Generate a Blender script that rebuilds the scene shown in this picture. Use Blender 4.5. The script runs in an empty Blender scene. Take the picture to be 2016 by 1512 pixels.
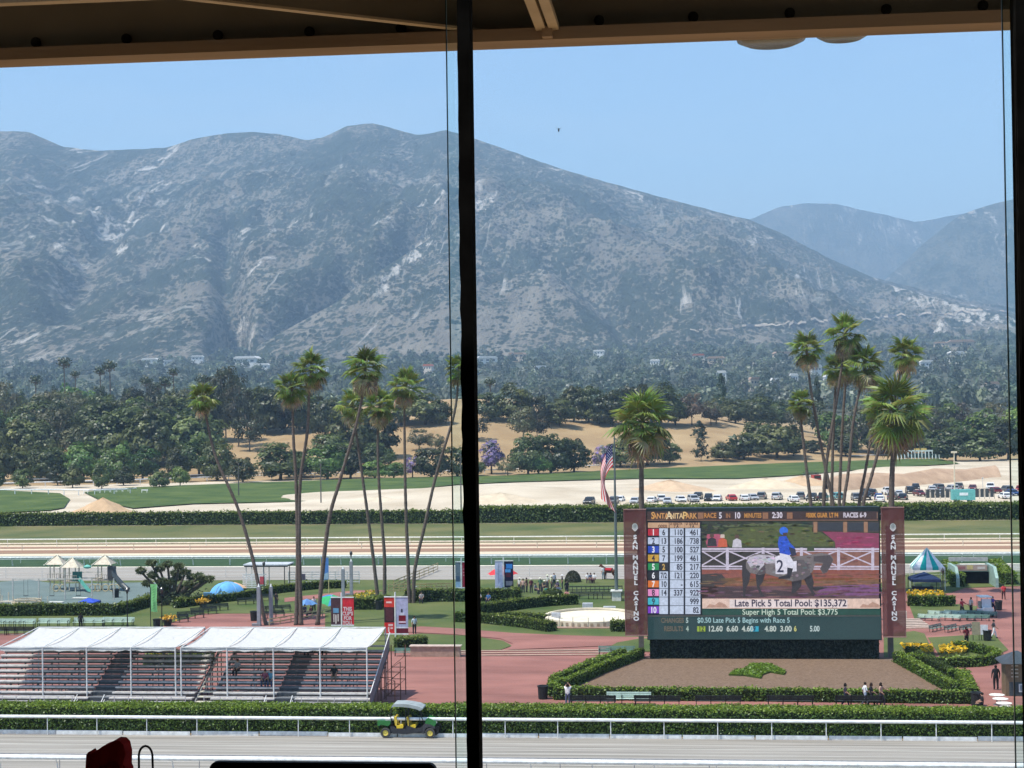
import bpy, bmesh, math, random
import numpy as np
from mathutils import Vector, Matrix
random.seed(7)
rng = np.random.default_rng(7)
R_ = math.radians
scn = bpy.context.scene
col0 = scn.collection
# ---------------------------------------------------------------- camera
FOC = 3200.0; EYE = 22.0                      # focal length in photo pixels (2016 wide), eye height over the track
PSI, PITCH, ROLL = R_(6), math.atan(44/3200), R_(.8)
fw = np.array([-math.sin(PSI)*math.cos(PITCH), math.cos(PSI)*math.cos(PITCH), math.sin(PITCH)])
_r = np.array([math.cos(PSI), math.sin(PSI), 0.0]); _u = np.cross(_r, fw)
RT = _r*math.cos(ROLL) - _u*math.sin(ROLL); UP = _u*math.cos(ROLL) + _r*math.sin(ROLL)
CAM = np.array([0, 0, EYE])
cd = bpy.data.cameras.new('camera'); cam = bpy.data.objects.new('camera', cd); col0.objects.link(cam)
cd.sensor_width = 36; cd.lens = 36*FOC/2016; cd.clip_start = .05; cd.clip_end = 40000
M = Matrix.Identity(4)
for i in range(3):
    M[i][0], M[i][1], M[i][2], M[i][3] = RT[i], UP[i], -fw[i], CAM[i]
cam.matrix_world = M; scn.camera = cam
# ---------------------------------------------------------------- sky, sun, exposure
SUN_EL, SUN_AZ = R_(64), R_(241)
w = bpy.data.worlds.new('World'); scn.world = w; w.use_nodes = True
nt = w.node_tree; sky = nt.nodes.new('ShaderNodeTexSky'); sky.sky_type = 'NISHITA'; sky.sun_disc = False
sky.sun_elevation = SUN_EL; sky.sun_rotation = SUN_AZ; sky.altitude = 150; sky.air_density = 1.25; sky.dust_density = .5; sky.ozone_density = 6.0
tcw = nt.nodes.new('ShaderNodeTexCoord'); mpw = nt.nodes.new('ShaderNodeMapping'); mpw.inputs['Scale'].default_value = (1.6, 1.6, 7); nzw = nt.nodes.new('ShaderNodeTexNoise'); nzw.inputs['Scale'].default_value = 2.2; nzw.inputs['Detail'].default_value = 7; nzw.inputs['Distortion'].default_value = .8     # thin high cirrus all round
nt.links.new(tcw.outputs['Generated'], mpw.inputs[0]); nt.links.new(mpw.outputs[0], nzw.inputs[0]); mrw = nt.nodes.new('ShaderNodeMapRange'); mrw.inputs[1].default_value = .48; mrw.inputs[2].default_value = .78; mrw.inputs[3].default_value = 0; mrw.inputs[4].default_value = .22; nt.links.new(nzw.outputs[0], mrw.inputs[0])
mxw = nt.nodes.new('ShaderNodeMix'); mxw.data_type = 'RGBA'; mxw.inputs[7].default_value = (4.6, 5.2, 5.8, 1); nt.links.new(mrw.outputs[0], mxw.inputs[0]); nt.links.new(sky.outputs[0], mxw.inputs[6]); nt.links.new(mxw.outputs[2], nt.nodes['Background'].inputs[0]); nt.nodes['Background'].inputs[1].default_value = .138
sl = bpy.data.lights.new('sun', 'SUN'); sl.energy = 4.4; sl.angle = R_(.53); sl.color = (1, .95, .87)
so = bpy.data.objects.new('sun', sl); col0.objects.link(so)
sdir = Vector((math.sin(SUN_AZ)*math.cos(SUN_EL), math.cos(SUN_AZ)*math.cos(SUN_EL), math.sin(SUN_EL)))
so.rotation_euler = sdir.to_track_quat('Z', 'Y').to_euler(); so.location = (0, 0, 60)
vs = scn.view_settings; vs.view_transform = 'Standard'; vs.look = 'None'; vs.exposure = 0.62; vs.gamma = 1.0; vs.use_curve_mapping = False
scn.cycles.use_denoising = True; scn.cycles.use_adaptive_sampling = True; scn.cycles.adaptive_threshold = .02; scn.cycles.max_bounces = 5; scn.cycles.diffuse_bounces = 2; scn.cycles.glossy_bounces = 2; scn.cycles.transparent_max_bounces = 12; scn.cycles.volume_bounces = 0
# ---------------------------------------------------------------- helpers
def ray(x, y): return FOC*fw + (x-1008)*RT + (756-y)*UP
def G(x, y, z=0.0):
    d = ray(x, y); p = CAM + d*(z-EYE)/d[2]; return (float(p[0]), float(p[1]), float(z))
def AT(x, y, Y):
    d = ray(x, y); p = CAM + d*Y/d[1]; return (float(p[0]), float(p[1]), float(p[2]))
def V0(u): return 800 - (u-1008)*math.tan(ROLL)
def fan(u, d): return (d*(-math.sin(PSI) + (u-1008)/FOC*math.cos(PSI)), d*(math.cos(PSI) + (u-1008)/FOC*math.sin(PSI)))
def ucol(x, y):
    x = np.asarray(x, float); y = np.asarray(y, float)
    dp = -math.sin(PSI)*x + math.cos(PSI)*y; rr = math.cos(PSI)*x + math.sin(PSI)*y
    return 1008 + FOC*rr/np.maximum(dp, 1.0)
def lin(*c):
    o = []
    for v in c:
        v /= 255.0
        o.append(v/12.92 if v <= .04045 else ((v+.055)/1.055)**2.4)
    return tuple(o)
def pnoise(x, y, seed=0):
    r = np.random.default_rng(seed); P = r.permutation(512); P = np.concatenate([P, P]); ang = r.random(512)*2*np.pi
    xi = np.floor(x).astype(int); yi = np.floor(y).astype(int); xf = x-xi; yf = y-yi
    def g(ix, iy, fx, fy):
        a = ang[P[(P[ix & 511] + iy) & 511]]; return np.cos(a)*fx + np.sin(a)*fy
    s = xf*xf*xf*(xf*(xf*6-15)+10); t = yf*yf*yf*(yf*(yf*6-15)+10)
    a = g(xi, yi, xf, yf); b = g(xi+1, yi, xf-1, yf); c = g(xi, yi+1, xf, yf-1); d = g(xi+1, yi+1, xf-1, yf-1)
    return (a+(b-a)*s) + ((c+(d-c)*s) - (a+(b-a)*s))*t
def fbm(x, y, octv=5, seed=0, ridged=False):
    o = 0; amp = 1; tot = 0
    for k in range(octv):
        n = pnoise(x*2**k, y*2**k, seed+k)
        o = o + amp*((1-np.abs(n)*2.2) if ridged else n); tot += amp; amp *= .5
    return o/tot
# ---- materials
MATS = {}
def mat(name, col, col2=None, scale=1.0, rough=.85, bump=0.0, bscale=None, metal=0.0, spec=.3, detail=5, stretch=(1, 1, 1), contrast=(.3, .7), emit=None, space='Object', distort=0.0):
    if name in MATS: return MATS[name]
    m = bpy.data.materials.new(name); m.use_nodes = True; n = m.node_tree.nodes; L = m.node_tree.links; b = n['Principled BSDF']
    b.inputs['Roughness'].default_value = rough; b.inputs['Metallic'].default_value = metal; b.inputs['Specular IOR Level'].default_value = spec
    tc = n.new('ShaderNodeTexCoord'); mp = n.new('ShaderNodeMapping'); mp.inputs['Scale'].default_value = stretch; L.new(tc.outputs[space], mp.inputs[0])
    nz = n.new('ShaderNodeTexNoise'); nz.inputs['Scale'].default_value = scale; nz.inputs['Detail'].default_value = detail; nz.inputs['Distortion'].default_value = distort; L.new(mp.outputs[0], nz.inputs[0])
    rp = n.new('ShaderNodeValToRGB'); rp.color_ramp.elements[0].position = contrast[0]; rp.color_ramp.elements[1].position = contrast[1]
    c2 = col2 or tuple(min(1, v*1.18) for v in col); c1 = col if col2 else tuple(v*.85 for v in col)
    rp.color_ramp.elements[0].color = (*c1, 1); rp.color_ramp.elements[1].color = (*c2, 1)
    L.new(nz.outputs[0], rp.inputs[0]); L.new(rp.outputs[0], b.inputs['Base Color'])
    if bump:
        nb = n.new('ShaderNodeTexNoise'); nb.inputs['Scale'].default_value = bscale or scale*6; nb.inputs['Detail'].default_value = 3; L.new(mp.outputs[0], nb.inputs[0])
        bp = n.new('ShaderNodeBump'); bp.inputs['Strength'].default_value = 1; bp.inputs['Distance'].default_value = bump; L.new(nb.outputs[0], bp.inputs['Height']); L.new(bp.outputs[0], b.inputs['Normal'])
    if emit:
        b.inputs['Emission Color'].default_value = (*emit, 1); b.inputs['Emission Strength'].default_value = 1
    MATS[name] = m; return m
def vmat(name, rough=.8, spec=.3, metal=0.0, var=.25, scale=3.0):           # paint whose colour sits on the faces, with a little grime
    if name in MATS: return MATS[name]
    m = bpy.data.materials.new(name); m.use_nodes = True; n = m.node_tree.nodes; L = m.node_tree.links; b = n['Principled BSDF']
    b.inputs['Roughness'].default_value = rough; b.inputs['Specular IOR Level'].default_value = spec; b.inputs['Metallic'].default_value = metal
    at = n.new('ShaderNodeAttribute'); at.attribute_name = 'Col'; tc = n.new('ShaderNodeTexCoord')
    nz = n.new('ShaderNodeTexNoise'); nz.inputs['Scale'].default_value = scale; nz.inputs['Detail'].default_value = 5; L.new(tc.outputs['Object'], nz.inputs[0])
    mr = n.new('ShaderNodeMapRange'); mr.inputs[1].default_value = .3; mr.inputs[2].default_value = .7; mr.inputs[3].default_value = 1-var; mr.inputs[4].default_value = 1+var*.4; L.new(nz.outputs[0], mr.inputs[0])
    vm = n.new('ShaderNodeVectorMath'); vm.operation = 'SCALE'; L.new(at.outputs['Color'], vm.inputs[0]); L.new(mr.outputs[0], vm.inputs['Scale'])
    L.new(vm.outputs[0], b.inputs['Base Color']); MATS[name] = m; return m
def leafmat(name='leaf', trans=.3):
    if name in MATS: return MATS[name]
    m = bpy.data.materials.new(name); m.use_nodes = True; n = m.node_tree.nodes; L = m.node_tree.links; n.remove(n['Principled BSDF'])
    at = n.new('ShaderNodeAttribute'); at.attribute_name = 'Col'; d = n.new('ShaderNodeBsdfDiffuse'); t = n.new('ShaderNodeBsdfTranslucent'); mx = n.new('ShaderNodeMixShader'); mx.inputs[0].default_value = trans
    gl = n.new('ShaderNodeBsdfGlossy'); gl.inputs['Roughness'].default_value = .45; m2 = n.new('ShaderNodeMixShader'); m2.inputs[0].default_value = .035
    L.new(at.outputs[0], d.inputs[0]); L.new(at.outputs[0], t.inputs[0]); L.new(d.outputs[0], mx.inputs[1]); L.new(t.outputs[0], mx.inputs[2])
    L.new(mx.outputs[0], m2.inputs[1]); L.new(gl.outputs[0], m2.inputs[2]); L.new(m2.outputs[0], n['Material Output'].inputs[0]); MATS[name] = m; return m
def leafmat_varied(name, lo, hi, trans=.3):                    # foliage whose tone differs from plant to plant
    m = leafmat(name, trans); n = m.node_tree.nodes; L = m.node_tree.links; at = [x for x in n if x.type == 'ATTRIBUTE'][0]; oi = n.new('ShaderNodeObjectInfo')
    mr = n.new('ShaderNodeMapRange'); mr.inputs[3].default_value = lo; mr.inputs[4].default_value = hi; L.new(oi.outputs['Random'], mr.inputs[0]); hs = n.new('ShaderNodeHueSaturation'); L.new(mr.outputs[0], hs.inputs['Value'])
    m2 = n.new('ShaderNodeMath'); m2.operation = 'MULTIPLY'; m2.inputs[1].default_value = 7.31; L.new(oi.outputs['Random'], m2.inputs[0]); fr = n.new('ShaderNodeMath'); fr.operation = 'FRACT'; L.new(m2.outputs[0], fr.inputs[0]); mh = n.new('ShaderNodeMapRange'); mh.inputs[3].default_value = .475; mh.inputs[4].default_value = .525; L.new(fr.outputs[0], mh.inputs[0]); L.new(mh.outputs[0], hs.inputs['Hue'])
    for l in list(at.outputs[0].links): to = l.to_socket; L.remove(l); L.new(hs.outputs[0], to)
    L.new(at.outputs[0], hs.inputs['Color']); return m
def emat(name='lit_screen'):
    if name in MATS: return MATS[name]
    m = bpy.data.materials.new(name); m.use_nodes = True; n = m.node_tree.nodes; L = m.node_tree.links; b = n['Principled BSDF']
    at = n.new('ShaderNodeAttribute'); at.attribute_name = 'Col'; b.inputs['Base Color'].default_value = (.02, .02, .022, 1); b.inputs['Roughness'].default_value = .6
    tc = n.new('ShaderNodeTexCoord'); nz = n.new('ShaderNodeTexNoise'); nz.inputs['Scale'].default_value = 4.5; nz.inputs['Detail'].default_value = 6; nz.inputs['Roughness'].default_value = .7; L.new(tc.outputs['Object'], nz.inputs[0])
    mr = n.new('ShaderNodeMapRange'); mr.inputs[1].default_value = .3; mr.inputs[2].default_value = .7; mr.inputs[3].default_value = .72; mr.inputs[4].default_value = 1.15; L.new(nz.outputs[0], mr.inputs[0]); vm = n.new('ShaderNodeVectorMath'); vm.operation = 'SCALE'; L.new(at.outputs[0], vm.inputs[0]); L.new(mr.outputs[0], vm.inputs['Scale'])
    L.new(vm.outputs[0], b.inputs['Emission Color']); b.inputs['Emission Strength'].default_value = .62; MATS[name] = m; return m
PAINT = vmat('painted', .55); MATTE = vmat('matte_paint', .9, .1); GLOSS = vmat('gloss_paint', .25, .5, var=.12); METAL = vmat('bare_metal', .4, .5, .7, .2); CLOTH = vmat('cloth', .95, .05, var=.15); LEAF = leafmat(); LEAFT = leafmat_varied('tree_leaf', .5, 2.0); LEAFP = leafmat_varied('palm_leaf', .55, 1.55, .38)
# ---- mesh builder
class MB:
    def __init__(s): s.v = []; s.f = []; s.c = []; s.col = (.5, .5, .5)
    def add(s, vs, fs, col=None):
        o = len(s.v); s.v += [tuple(map(float, p)) for p in vs]; s.f += [tuple(i+o for i in f) for f in fs]; s.c += [col or s.col]*len(fs); return s
    def box(s, cx, cy, cz, sx, sy, sz, rz=0, col=None, taper=1.0):
        ca, sa = math.cos(rz), math.sin(rz); P = []
        for dz in (-1, 1):
            k = taper if dz > 0 else 1
            for dx, dy in ((-1, -1), (1, -1), (1, 1), (-1, 1)):
                x, y = dx*sx/2*k, dy*sy/2*k; P.append((cx+x*ca-y*sa, cy+x*sa+y*ca, cz+dz*sz/2))
        return s.add(P, [(3, 2, 1, 0), (4, 5, 6, 7), (0, 1, 5, 4), (1, 2, 6, 5), (2, 3, 7, 6), (3, 0, 4, 7)], col)
    def bar(s, p, q, w, h=None, col=None):
        p, q = Vector(p), Vector(q); h = h or w; d = (q-p).normalized(); a = Vector((0, 0, 1)) if abs(d.z) < .95 else Vector((1, 0, 0))
        x = d.cross(a).normalized()*w/2; y = x.cross(d).normalized()*h/2
        P = [p-x-y, p+x-y, p+x+y, p-x+y, q-x-y, q+x-y, q+x+y, q-x+y]
        return s.add(P, [(3, 2, 1, 0), (4, 5, 6, 7), (0, 1, 5, 4), (1, 2, 6, 5), (2, 3, 7, 6), (3, 0, 4, 7)], col)
    def tube(s, pts, rads, n=8, col=None, cap=True):
        pts = [Vector(p) for p in pts]; rads = rads if isinstance(rads, (list, tuple)) else [rads]*len(pts); P = []; F = []
        for i, p in enumerate(pts):
            d = (pts[min(i+1, len(pts)-1)] - pts[max(i-1, 0)]).normalized(); a = Vector((0, 1, 0)) if abs(d.y) < .9 else Vector((1, 0, 0))
            x = d.cross(a).normalized(); y = d.cross(x).normalized()
            for k in range(n): t = 2*math.pi*k/n; P.append(p + (x*math.cos(t) + y*math.sin(t))*rads[i])
        for i in range(len(pts)-1):
            for k in range(n): F.append((i*n+k, i*n+(k+1) % n, (i+1)*n+(k+1) % n, (i+1)*n+k))
        if cap: F += [tuple(range(n-1, -1, -1)), tuple(range((len(pts)-1)*n, len(pts)*n))]
        return s.add(P, F, col)
    def lathe(s, prof, n=16, c=(0, 0, 0), col=None, a0=0.0):
        P = []; F = []
        for r, z in prof:
            for k in range(n): t = 2*math.pi*k/n+a0; P.append((c[0]+r*math.cos(t), c[1]+r*math.sin(t), c[2]+z))
        for i in range(len(prof)-1):
            for k in range(n): F.append((i*n+k, i*n+(k+1) % n, (i+1)*n+(k+1) % n, (i+1)*n+k))
        F += [tuple(range(n-1, -1, -1)), tuple(range((len(prof)-1)*n, len(prof)*n))]
        return s.add(P, F, col)
    def prism(s, poly, z0, z1, col=None):
        n = len(poly); P = [(x, y, z0) for x, y in poly] + [(x, y, z1) for x, y in poly]
        return s.add(P, [tuple(range(n-1, -1, -1)), tuple(range(n, 2*n))] + [(k, (k+1) % n, n+(k+1) % n, n+k) for k in range(n)], col)
    def side(s, prof, y0, y1, col=None):                      # outline in x,z pushed along y
        n = len(prof); P = [(x, y0, z) for x, z in prof] + [(x, y1, z) for x, z in prof]
        return s.add(P, [tuple(range(n)), tuple(range(2*n-1, n-1, -1))] + [(n+k, n+(k+1) % n, (k+1) % n, k) for k in range(n)], col)
    def poly(s, pts, col=None): return s.add(pts, [tuple(range(len(pts)))], col)
    def mesh(s, name, mt, smooth=False):
        me = bpy.data.meshes.new(name); me.from_pydata(s.v, [], s.f)
        at = me.color_attributes.new('Col', 'FLOAT_COLOR', 'CORNER'); cnt = np.array([len(f) for f in s.f]); cc = np.ones((len(s.f), 4)); cc[:, :3] = np.array(s.c).reshape(-1, 3)
        at.data.foreach_set('color', np.repeat(cc, cnt, 0).ravel()); me.materials.append(mt)
        if smooth: me.polygons.foreach_set('use_smooth', [True]*len(s.f))
        return me
    def build(s, name, mt=None, parent=None, loc=None, rz=0, smooth=False): return link(name, s.mesh(name, mt or PAINT, smooth), parent, loc, rz)
def link(name, me, parent=None, loc=None, rz=0):
    o = bpy.data.objects.new(name, me); col0.objects.link(o); o.parent = parent
    if loc is not None: o.location = loc
    if rz: o.rotation_euler.z = rz
    return o
def thing(name, label, cat, loc=(0, 0, 0), rz=0, group=None, scale=None):
    o = bpy.data.objects.new(name, None); col0.objects.link(o); o.location = loc; o.rotation_euler.z = rz; o.empty_display_size = .2
    if scale: o.scale = scale
    return tag(o, label, cat, group)
def tag(o, label, cat, group=None):
    o['label'] = label; o['category'] = cat
    if group: o['group'] = group
    return o
def struct(o): o['kind'] = 'structure'; return o
def stuff(o): o['kind'] = 'stuff'; return o
def dup(root, loc, rz=0, label=None, scale=None, group=None):
    def cp(o, par):
        c = o.copy(); col0.objects.link(c); c.parent = par
        for ch in o.children: cp(ch, c)
        return c
    r = cp(root, None); r.location = loc; r.rotation_euler.z = rz
    if label: r['label'] = label
    if group: r['group'] = group
    if scale: r.scale = scale if isinstance(scale, (tuple, list)) else (scale,)*3
    return r
def npmesh(name, V, F, C, mt):                               # quads or triangles from arrays, colour per face
    k = F.shape[1]; me = bpy.data.meshes.new(name); me.vertices.add(len(V)); me.vertices.foreach_set('co', V.astype(np.float32).ravel())
    me.loops.add(F.size); me.loops.foreach_set('vertex_index', F.astype(np.int32).ravel()); me.polygons.add(len(F)); me.polygons.foreach_set('loop_start', np.arange(len(F), dtype=np.int32)*k)
    me.update(calc_edges=True)
    if C is not None:
        at = me.color_attributes.new('Col', 'FLOAT_COLOR', 'CORNER'); cc = np.ones((len(F), 4)); cc[:, :3] = C; at.data.foreach_set('color', np.repeat(cc, k, 0).ravel())
    me.materials.append(mt); return me
def leafquads(P, N, size, r, aspect=.6):
    n = len(P); N = N/np.maximum(np.linalg.norm(N, axis=1, keepdims=True), 1e-6); A = r.normal(size=(n, 3)); T = np.cross(N, A); T /= np.maximum(np.linalg.norm(T, axis=1, keepdims=True), 1e-6); B = np.cross(N, T)
    s = size[:, None] if np.ndim(size) else size
    V = np.stack([P+T*s, P+B*s*aspect+N*s*.18, P-T*s, P-B*s*aspect+N*s*.18], 1).reshape(-1, 3); return V, np.arange(4*n).reshape(-1, 4)
ORD = ['', 'first', 'second', 'third', 'fourth', 'fifth', 'sixth', 'seventh', 'eighth', 'ninth', 'tenth', 'eleventh', 'twelfth', 'thirteenth', 'fourteenth', 'fifteenth', 'sixteenth', 'seventeenth', 'eighteenth', 'nineteenth', 'twentieth']
def nth(k): return ORD[k] if k <= 20 else ('twenty-' + ORD[k-20] if k < 30 else ('thirtieth' if k == 30 else ('thirty-' + ORD[k-30] if k < 40 else ('fortieth' if k == 40 else 'forty-' + ORD[k-40]))))
# ================================================================ THE LAND
HU = [-900, 0, 300, 620, 880, 1000, 1130, 1280, 1400, 1560, 1700, 2016, 2900]; HZ = [13, 14, 16, 19.5, 25.5, 25, 17, 17.5, 16, 9, 4, 4, 4]
SU = [-900, 0, 1000, 2000, 2900]; SY = [455, 478, 520, 625, 680]
def terr(x, y):
    x = np.asarray(x, float); y = np.asarray(y, float); u = ucol(x, y); y0 = np.interp(u, SU, SY)
    t = np.clip((y-y0)/(715-y0), 0, 1); t = t*t*(3-2*t)
    h = np.interp(u, HU, HZ)*t*(1+.12*pnoise(x/60, y/45, 5)*(t > 0)); s = np.clip((y-725)/600, 0, 1); h = h*(1-s) + 18*s + np.clip(y-1350, 0, None)*.064     # the land dips behind the hill, then climbs to the foot of the range
    return np.where(y < 440, 0, h + t*pnoise(x/25, y/25, 9)*.8)
def hit(x, yp):                                              # where a line of sight meets the land
    d = ray(x, yp); d = d/d[1]; Y = 430.0
    if d[2] < 0 and EYE/(-d[2]) < Y: return G(x, yp)
    while Y < 3500:
        p = CAM + d*Y
        if p[2] <= float(terr(p[0], p[1])): return (float(p[0]), float(p[1]), float(terr(p[0], p[1])))
        Y += 2.0
    return None
us = np.linspace(-1700, 3700, 170); ds = np.concatenate([[-400, -150, 0.5], np.linspace(60, 440, 12), np.linspace(452, 740, 60), np.geomspace(760, 3300, 70)])
U, D = np.meshgrid(us, ds); X = D*(-math.sin(PSI)) + np.where(D > 60, D, 60)*(U-1008)/FOC*math.cos(PSI); Yw = D*math.cos(PSI) + np.where(D > 60, D, 60)*(U-1008)/FOC*math.sin(PSI)
Z = np.where(Yw > 300, terr(X, Yw), 0) - .03
nr, nc = U.shape; idx = np.arange(nr*nc).reshape(nr, nc); F = np.stack([idx[:-1, :-1], idx[:-1, 1:], idx[1:, 1:], idx[1:, :-1]], -1).reshape(-1, 4)
dry = mat('dry_grass', (.28, .18, .085), (.40, .28, .145), .05, .95, .15, 2.0, detail=9, contrast=(.3, .68))
n_ = dry.node_tree.nodes; L_ = dry.node_tree.links; sep = n_.new('ShaderNodeSeparateXYZ'); L_.new([x for x in n_ if x.type == 'TEX_COORD'][0].outputs['Object'], sep.inputs[0]); mr_ = n_.new('ShaderNodeMapRange'); mr_.inputs[1].default_value = 820; mr_.inputs[2].default_value = 1080; L_.new(sep.outputs['Y'], mr_.inputs[0])
gn = n_.new('ShaderNodeTexNoise'); gn.inputs['Scale'].default_value = .03; gn.inputs['Detail'].default_value = 6; L_.new([x for x in n_ if x.type == 'TEX_COORD'][0].outputs['Object'], gn.inputs[0]); gr = n_.new('ShaderNodeValToRGB'); gr.color_ramp.elements[0].position = .35; gr.color_ramp.elements[1].position = .72; gr.color_ramp.elements[0].color = (.04, .055, .03, 1); gr.color_ramp.elements[1].color = (.12, .115, .075, 1); L_.new(gn.outputs[0], gr.inputs[0])
mx_ = n_.new('ShaderNodeMix'); mx_.data_type = 'RGBA'; L_.new(mr_.outputs[0], mx_.inputs[0]); old = dry.node_tree.nodes['Principled BSDF'].inputs['Base Color'].links[0].from_socket; L_.new(old, mx_.inputs[6]); L_.new(gr.outputs[0], mx_.inputs[7]); L_.new(mx_.outputs[2], dry.node_tree.nodes['Principled BSDF'].inputs['Base Color'])   # the town's green gardens begin behind the hill
me = npmesh('ground', np.stack([X, Yw, Z], -1).reshape(-1, 3), F, None, dry); me.polygons.foreach_set('use_smooth', [True]*len(F)); struct(link('ground', me))
# ---------------------------------------------------------------- flat sheets
def sheet(name, pts, z, mt, holes=None):
    b = MB(); b.poly([(p[0], p[1], z) for p in pts]); o = b.build(name, mt); return struct(o)
def strip(name, y0, y1, z, mt, x0=-190, x1=110): return sheet(name, [(x0, y0), (x1, y0), (x1, y1), (x0, y1)], z, mt)
gP = lambda L: [G(*p)[:2] for p in L]
track = mat('track_dirt', (.215, .195, .165), (.35, .32, .275), 1.3, .95, .02, 8, stretch=(.05, 1.6, 1), detail=10, contrast=(.36, .64))
brick = mat('brick_paving', (.19, .08, .064), (.345, .15, .118), .22, .9, .004, 30, detail=12, stretch=(.5, 1.3, 1), contrast=(.28, .72))
lawn = mat('lawn', (.052, .088, .018), (.125, .135, .042), .16, .95, .05, 5, detail=8)
turf = mat('turf', (.034, .068, .008), (.088, .122, .022), .11, .95, .1, 1.2, detail=11, contrast=(.33, .67))
rough_grass = mat('rough_grass', (.055, .085, .022), (.17, .15, .055), .07, .95, .15, 1.5, detail=9)
sand = mat('sand', (.43, .345, .24), (.62, .53, .40), .06, .95, .1, 1, detail=9)
tan_dirt = mat('tan_dirt', (.55, .42, .28), (.68, .55, .39), .5, .95, .05, 3, stretch=(.05, 1, 1))
brown_dirt = mat('brown_dirt', (.24, .135, .085), (.34, .21, .135), .5, .95, .05, 3, stretch=(.05, 1, 1))
road = mat('pale_road', (.26, .235, .20), (.35, .315, .27), .5, .95, .01, 3, stretch=(.05, 1, 1))
rubber = mat('play_surface', (.11, .15, .14), (.15, .19, .175), .3, .95)
mulch = mat('mulch', (.125, .078, .048), (.225, .15, .10), 5, .97, .05, 14, detail=8, contrast=(.3, .7))
cream = mat('cream_stone', (.62, .54, .40), (.76, .68, .53), .8, .9)
concrete = mat('concrete', (.33, .31, .28), (.46, .43, .39), .8, .9, .01)
strip('race_track', 70, 107.6, .0, track)
for y_, w_ in ((104.35, .16), (102.6, .12), (105.6, .10), (99.4, .12), (101.1, .07)): strip('tyre_track', y_, y_+w_, .006, mat('pressed_dirt', (.40, .375, .32), (.50, .47, .41), 1.5, .9, stretch=(.2, 1, 1)))
for k_ in range(9): strip('paving_joint', 113+k_*3.4, 113.07+k_*3.4, .006, mat('joint_mortar', (.24, .12, .095), (.34, .19, .155), 2, .9, stretch=(.2, 1, 1)), -60, 40)
strip('brick_plaza', 110.4, 200, .0, brick, -110, 60)
strip('infield_grass', 172, 208, .02, lawn, -140, 12.0)
strip('service_road', 205.5, 223.2, .04, road); strip('road_edge', 222.6, 223.6, .06, cream)
strip('turf_course', 223.6, 239.4, .02, mat('turf_course_grass', (.024, .058, .022), (.042, .082, .028), .4, .95, .05, 6))
strip('dirt_course', 239.4, 262, .02, tan_dirt); strip('damp_course', 245.2, 250.6, .06, brown_dirt); strip('harrowed_course', 254, 257.2, .06, brown_dirt)
strip('grass_verge', 261, 306, .03, rough_grass)
# sand basin beyond the hedge, with a real rise of the banks
gx = np.linspace(-330, 240, 150); gy = np.linspace(304, 640, 90); GX, GY = np.meshgrid(gx, gy); uu = ucol(GX, GY)
lim = np.interp(uu, SU, SY)
bank = np.exp(-((uu-960)/270)**2)*np.exp(-((GY-395)/26)**2)*2.6*(1+.5*fbm(GX/22, GY/22, 4, 3)) + np.exp(-((uu-1800)/150)**4)*np.exp(-((GY-470)/11)**2)*3.4*(1+.3*fbm(GX/16, GY/16, 3, 4))
GZ = .05 + np.clip(bank, 0, None) + .12*fbm(GX/9, GY/9, 3, 6); GZ = np.where((GY > lim-6), -.6, GZ)
idx = np.arange(GX.size).reshape(GX.shape); F = np.stack([idx[:-1, :-1], idx[:-1, 1:], idx[1:, 1:], idx[1:, :-1]], -1).reshape(-1, 4)
me = npmesh('sand_basin', np.stack([GX, GY, GZ], -1).reshape(-1, 3), F, None, sand); me.polygons.foreach_set('use_smooth', [True]*len(F)); struct(link('sand_basin', me))
def mound_sheet(name, px, z, mt, seed=1):                    # grassed ground drawn as a polygon on the flat
    return sheet(name, gP(px), z, mt)
mound_sheet('turf_bend', [(-300, 962), (0, 967), (118, 973), (138, 985), (126, 1002), (98, 1007), (0, 1012), (-300, 1025)], .32, turf)
mound_sheet('turf_bank', [(165, 971), (250, 962), (480, 953), (700, 945), (1000, 938), (1240, 926), (1550, 913), (1700, 908), (1845, 904), (1890, 914), (1720, 924), (1560, 938), (1450, 944), (1250, 944), (1000, 951), (900, 956), (720, 976), (640, 986), (590, 990), (480, 992), (380, 994), (262, 1003), (228, 996), (195, 986)], .34, turf)
# infield patches
sheet('play_area', gP([(-160, 1215), (-60, 1150), (60, 1142), (110, 1150), (300, 1147), (352, 1152), (300, 1178), (225, 1200), (150, 1206)]), .05, rubber)
sheet('left_lawn', gP([(-200, 1206), (190, 1206), (340, 1180), (520, 1152), (640, 1150), (700, 1152), (690, 1165), (600, 1168), (520, 1176), (440, 1195), (380, 1214), (330, 1228), (300, 1245), (-200, 1250)]), .045, lawn)
sheet('curved_path', gP([(560, 1178), (700, 1163), (760, 1163), (690, 1172), (560, 1186)]), .05, brick)
sheet('middle_lawn', gP([(640, 1262), (640, 1200), (720, 1190), (840, 1182), (1000, 1178), (1240, 1175), (1400, 1175), (1400, 1255), (1230, 1258), (1120, 1254), (1000, 1250), (900, 1243), (820, 1240), (760, 1262)]), .045, lawn)
sheet('brick_path', gP([(800, 1236), (830, 1234), (900, 1238), (1010, 1247), (1130, 1252), (1300, 1256), (1300, 1268), (1000, 1280), (1010, 1268), (985, 1258), (900, 1250), (800, 1245)]), .05, brick)
sheet('path_lawn', gP([(700, 1262), (830, 1248), (930, 1253), (990, 1262), (1008, 1272), (985, 1280), (640, 1284)]), .049, lawn)
sheet('corner_lawn', gP([(1190, 1280), (1215, 1266), (1260, 1258), (1300, 1258), (1300, 1285)]), .06, lawn)
sheet('tunnel_lawn', gP([(1690, 1165), (1780, 1130), (1860, 1126), (1900, 1126), (2100, 1122), (2100, 1150), (1985, 1155), (1900, 1158), (1870, 1168)]), .045, lawn)
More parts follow.
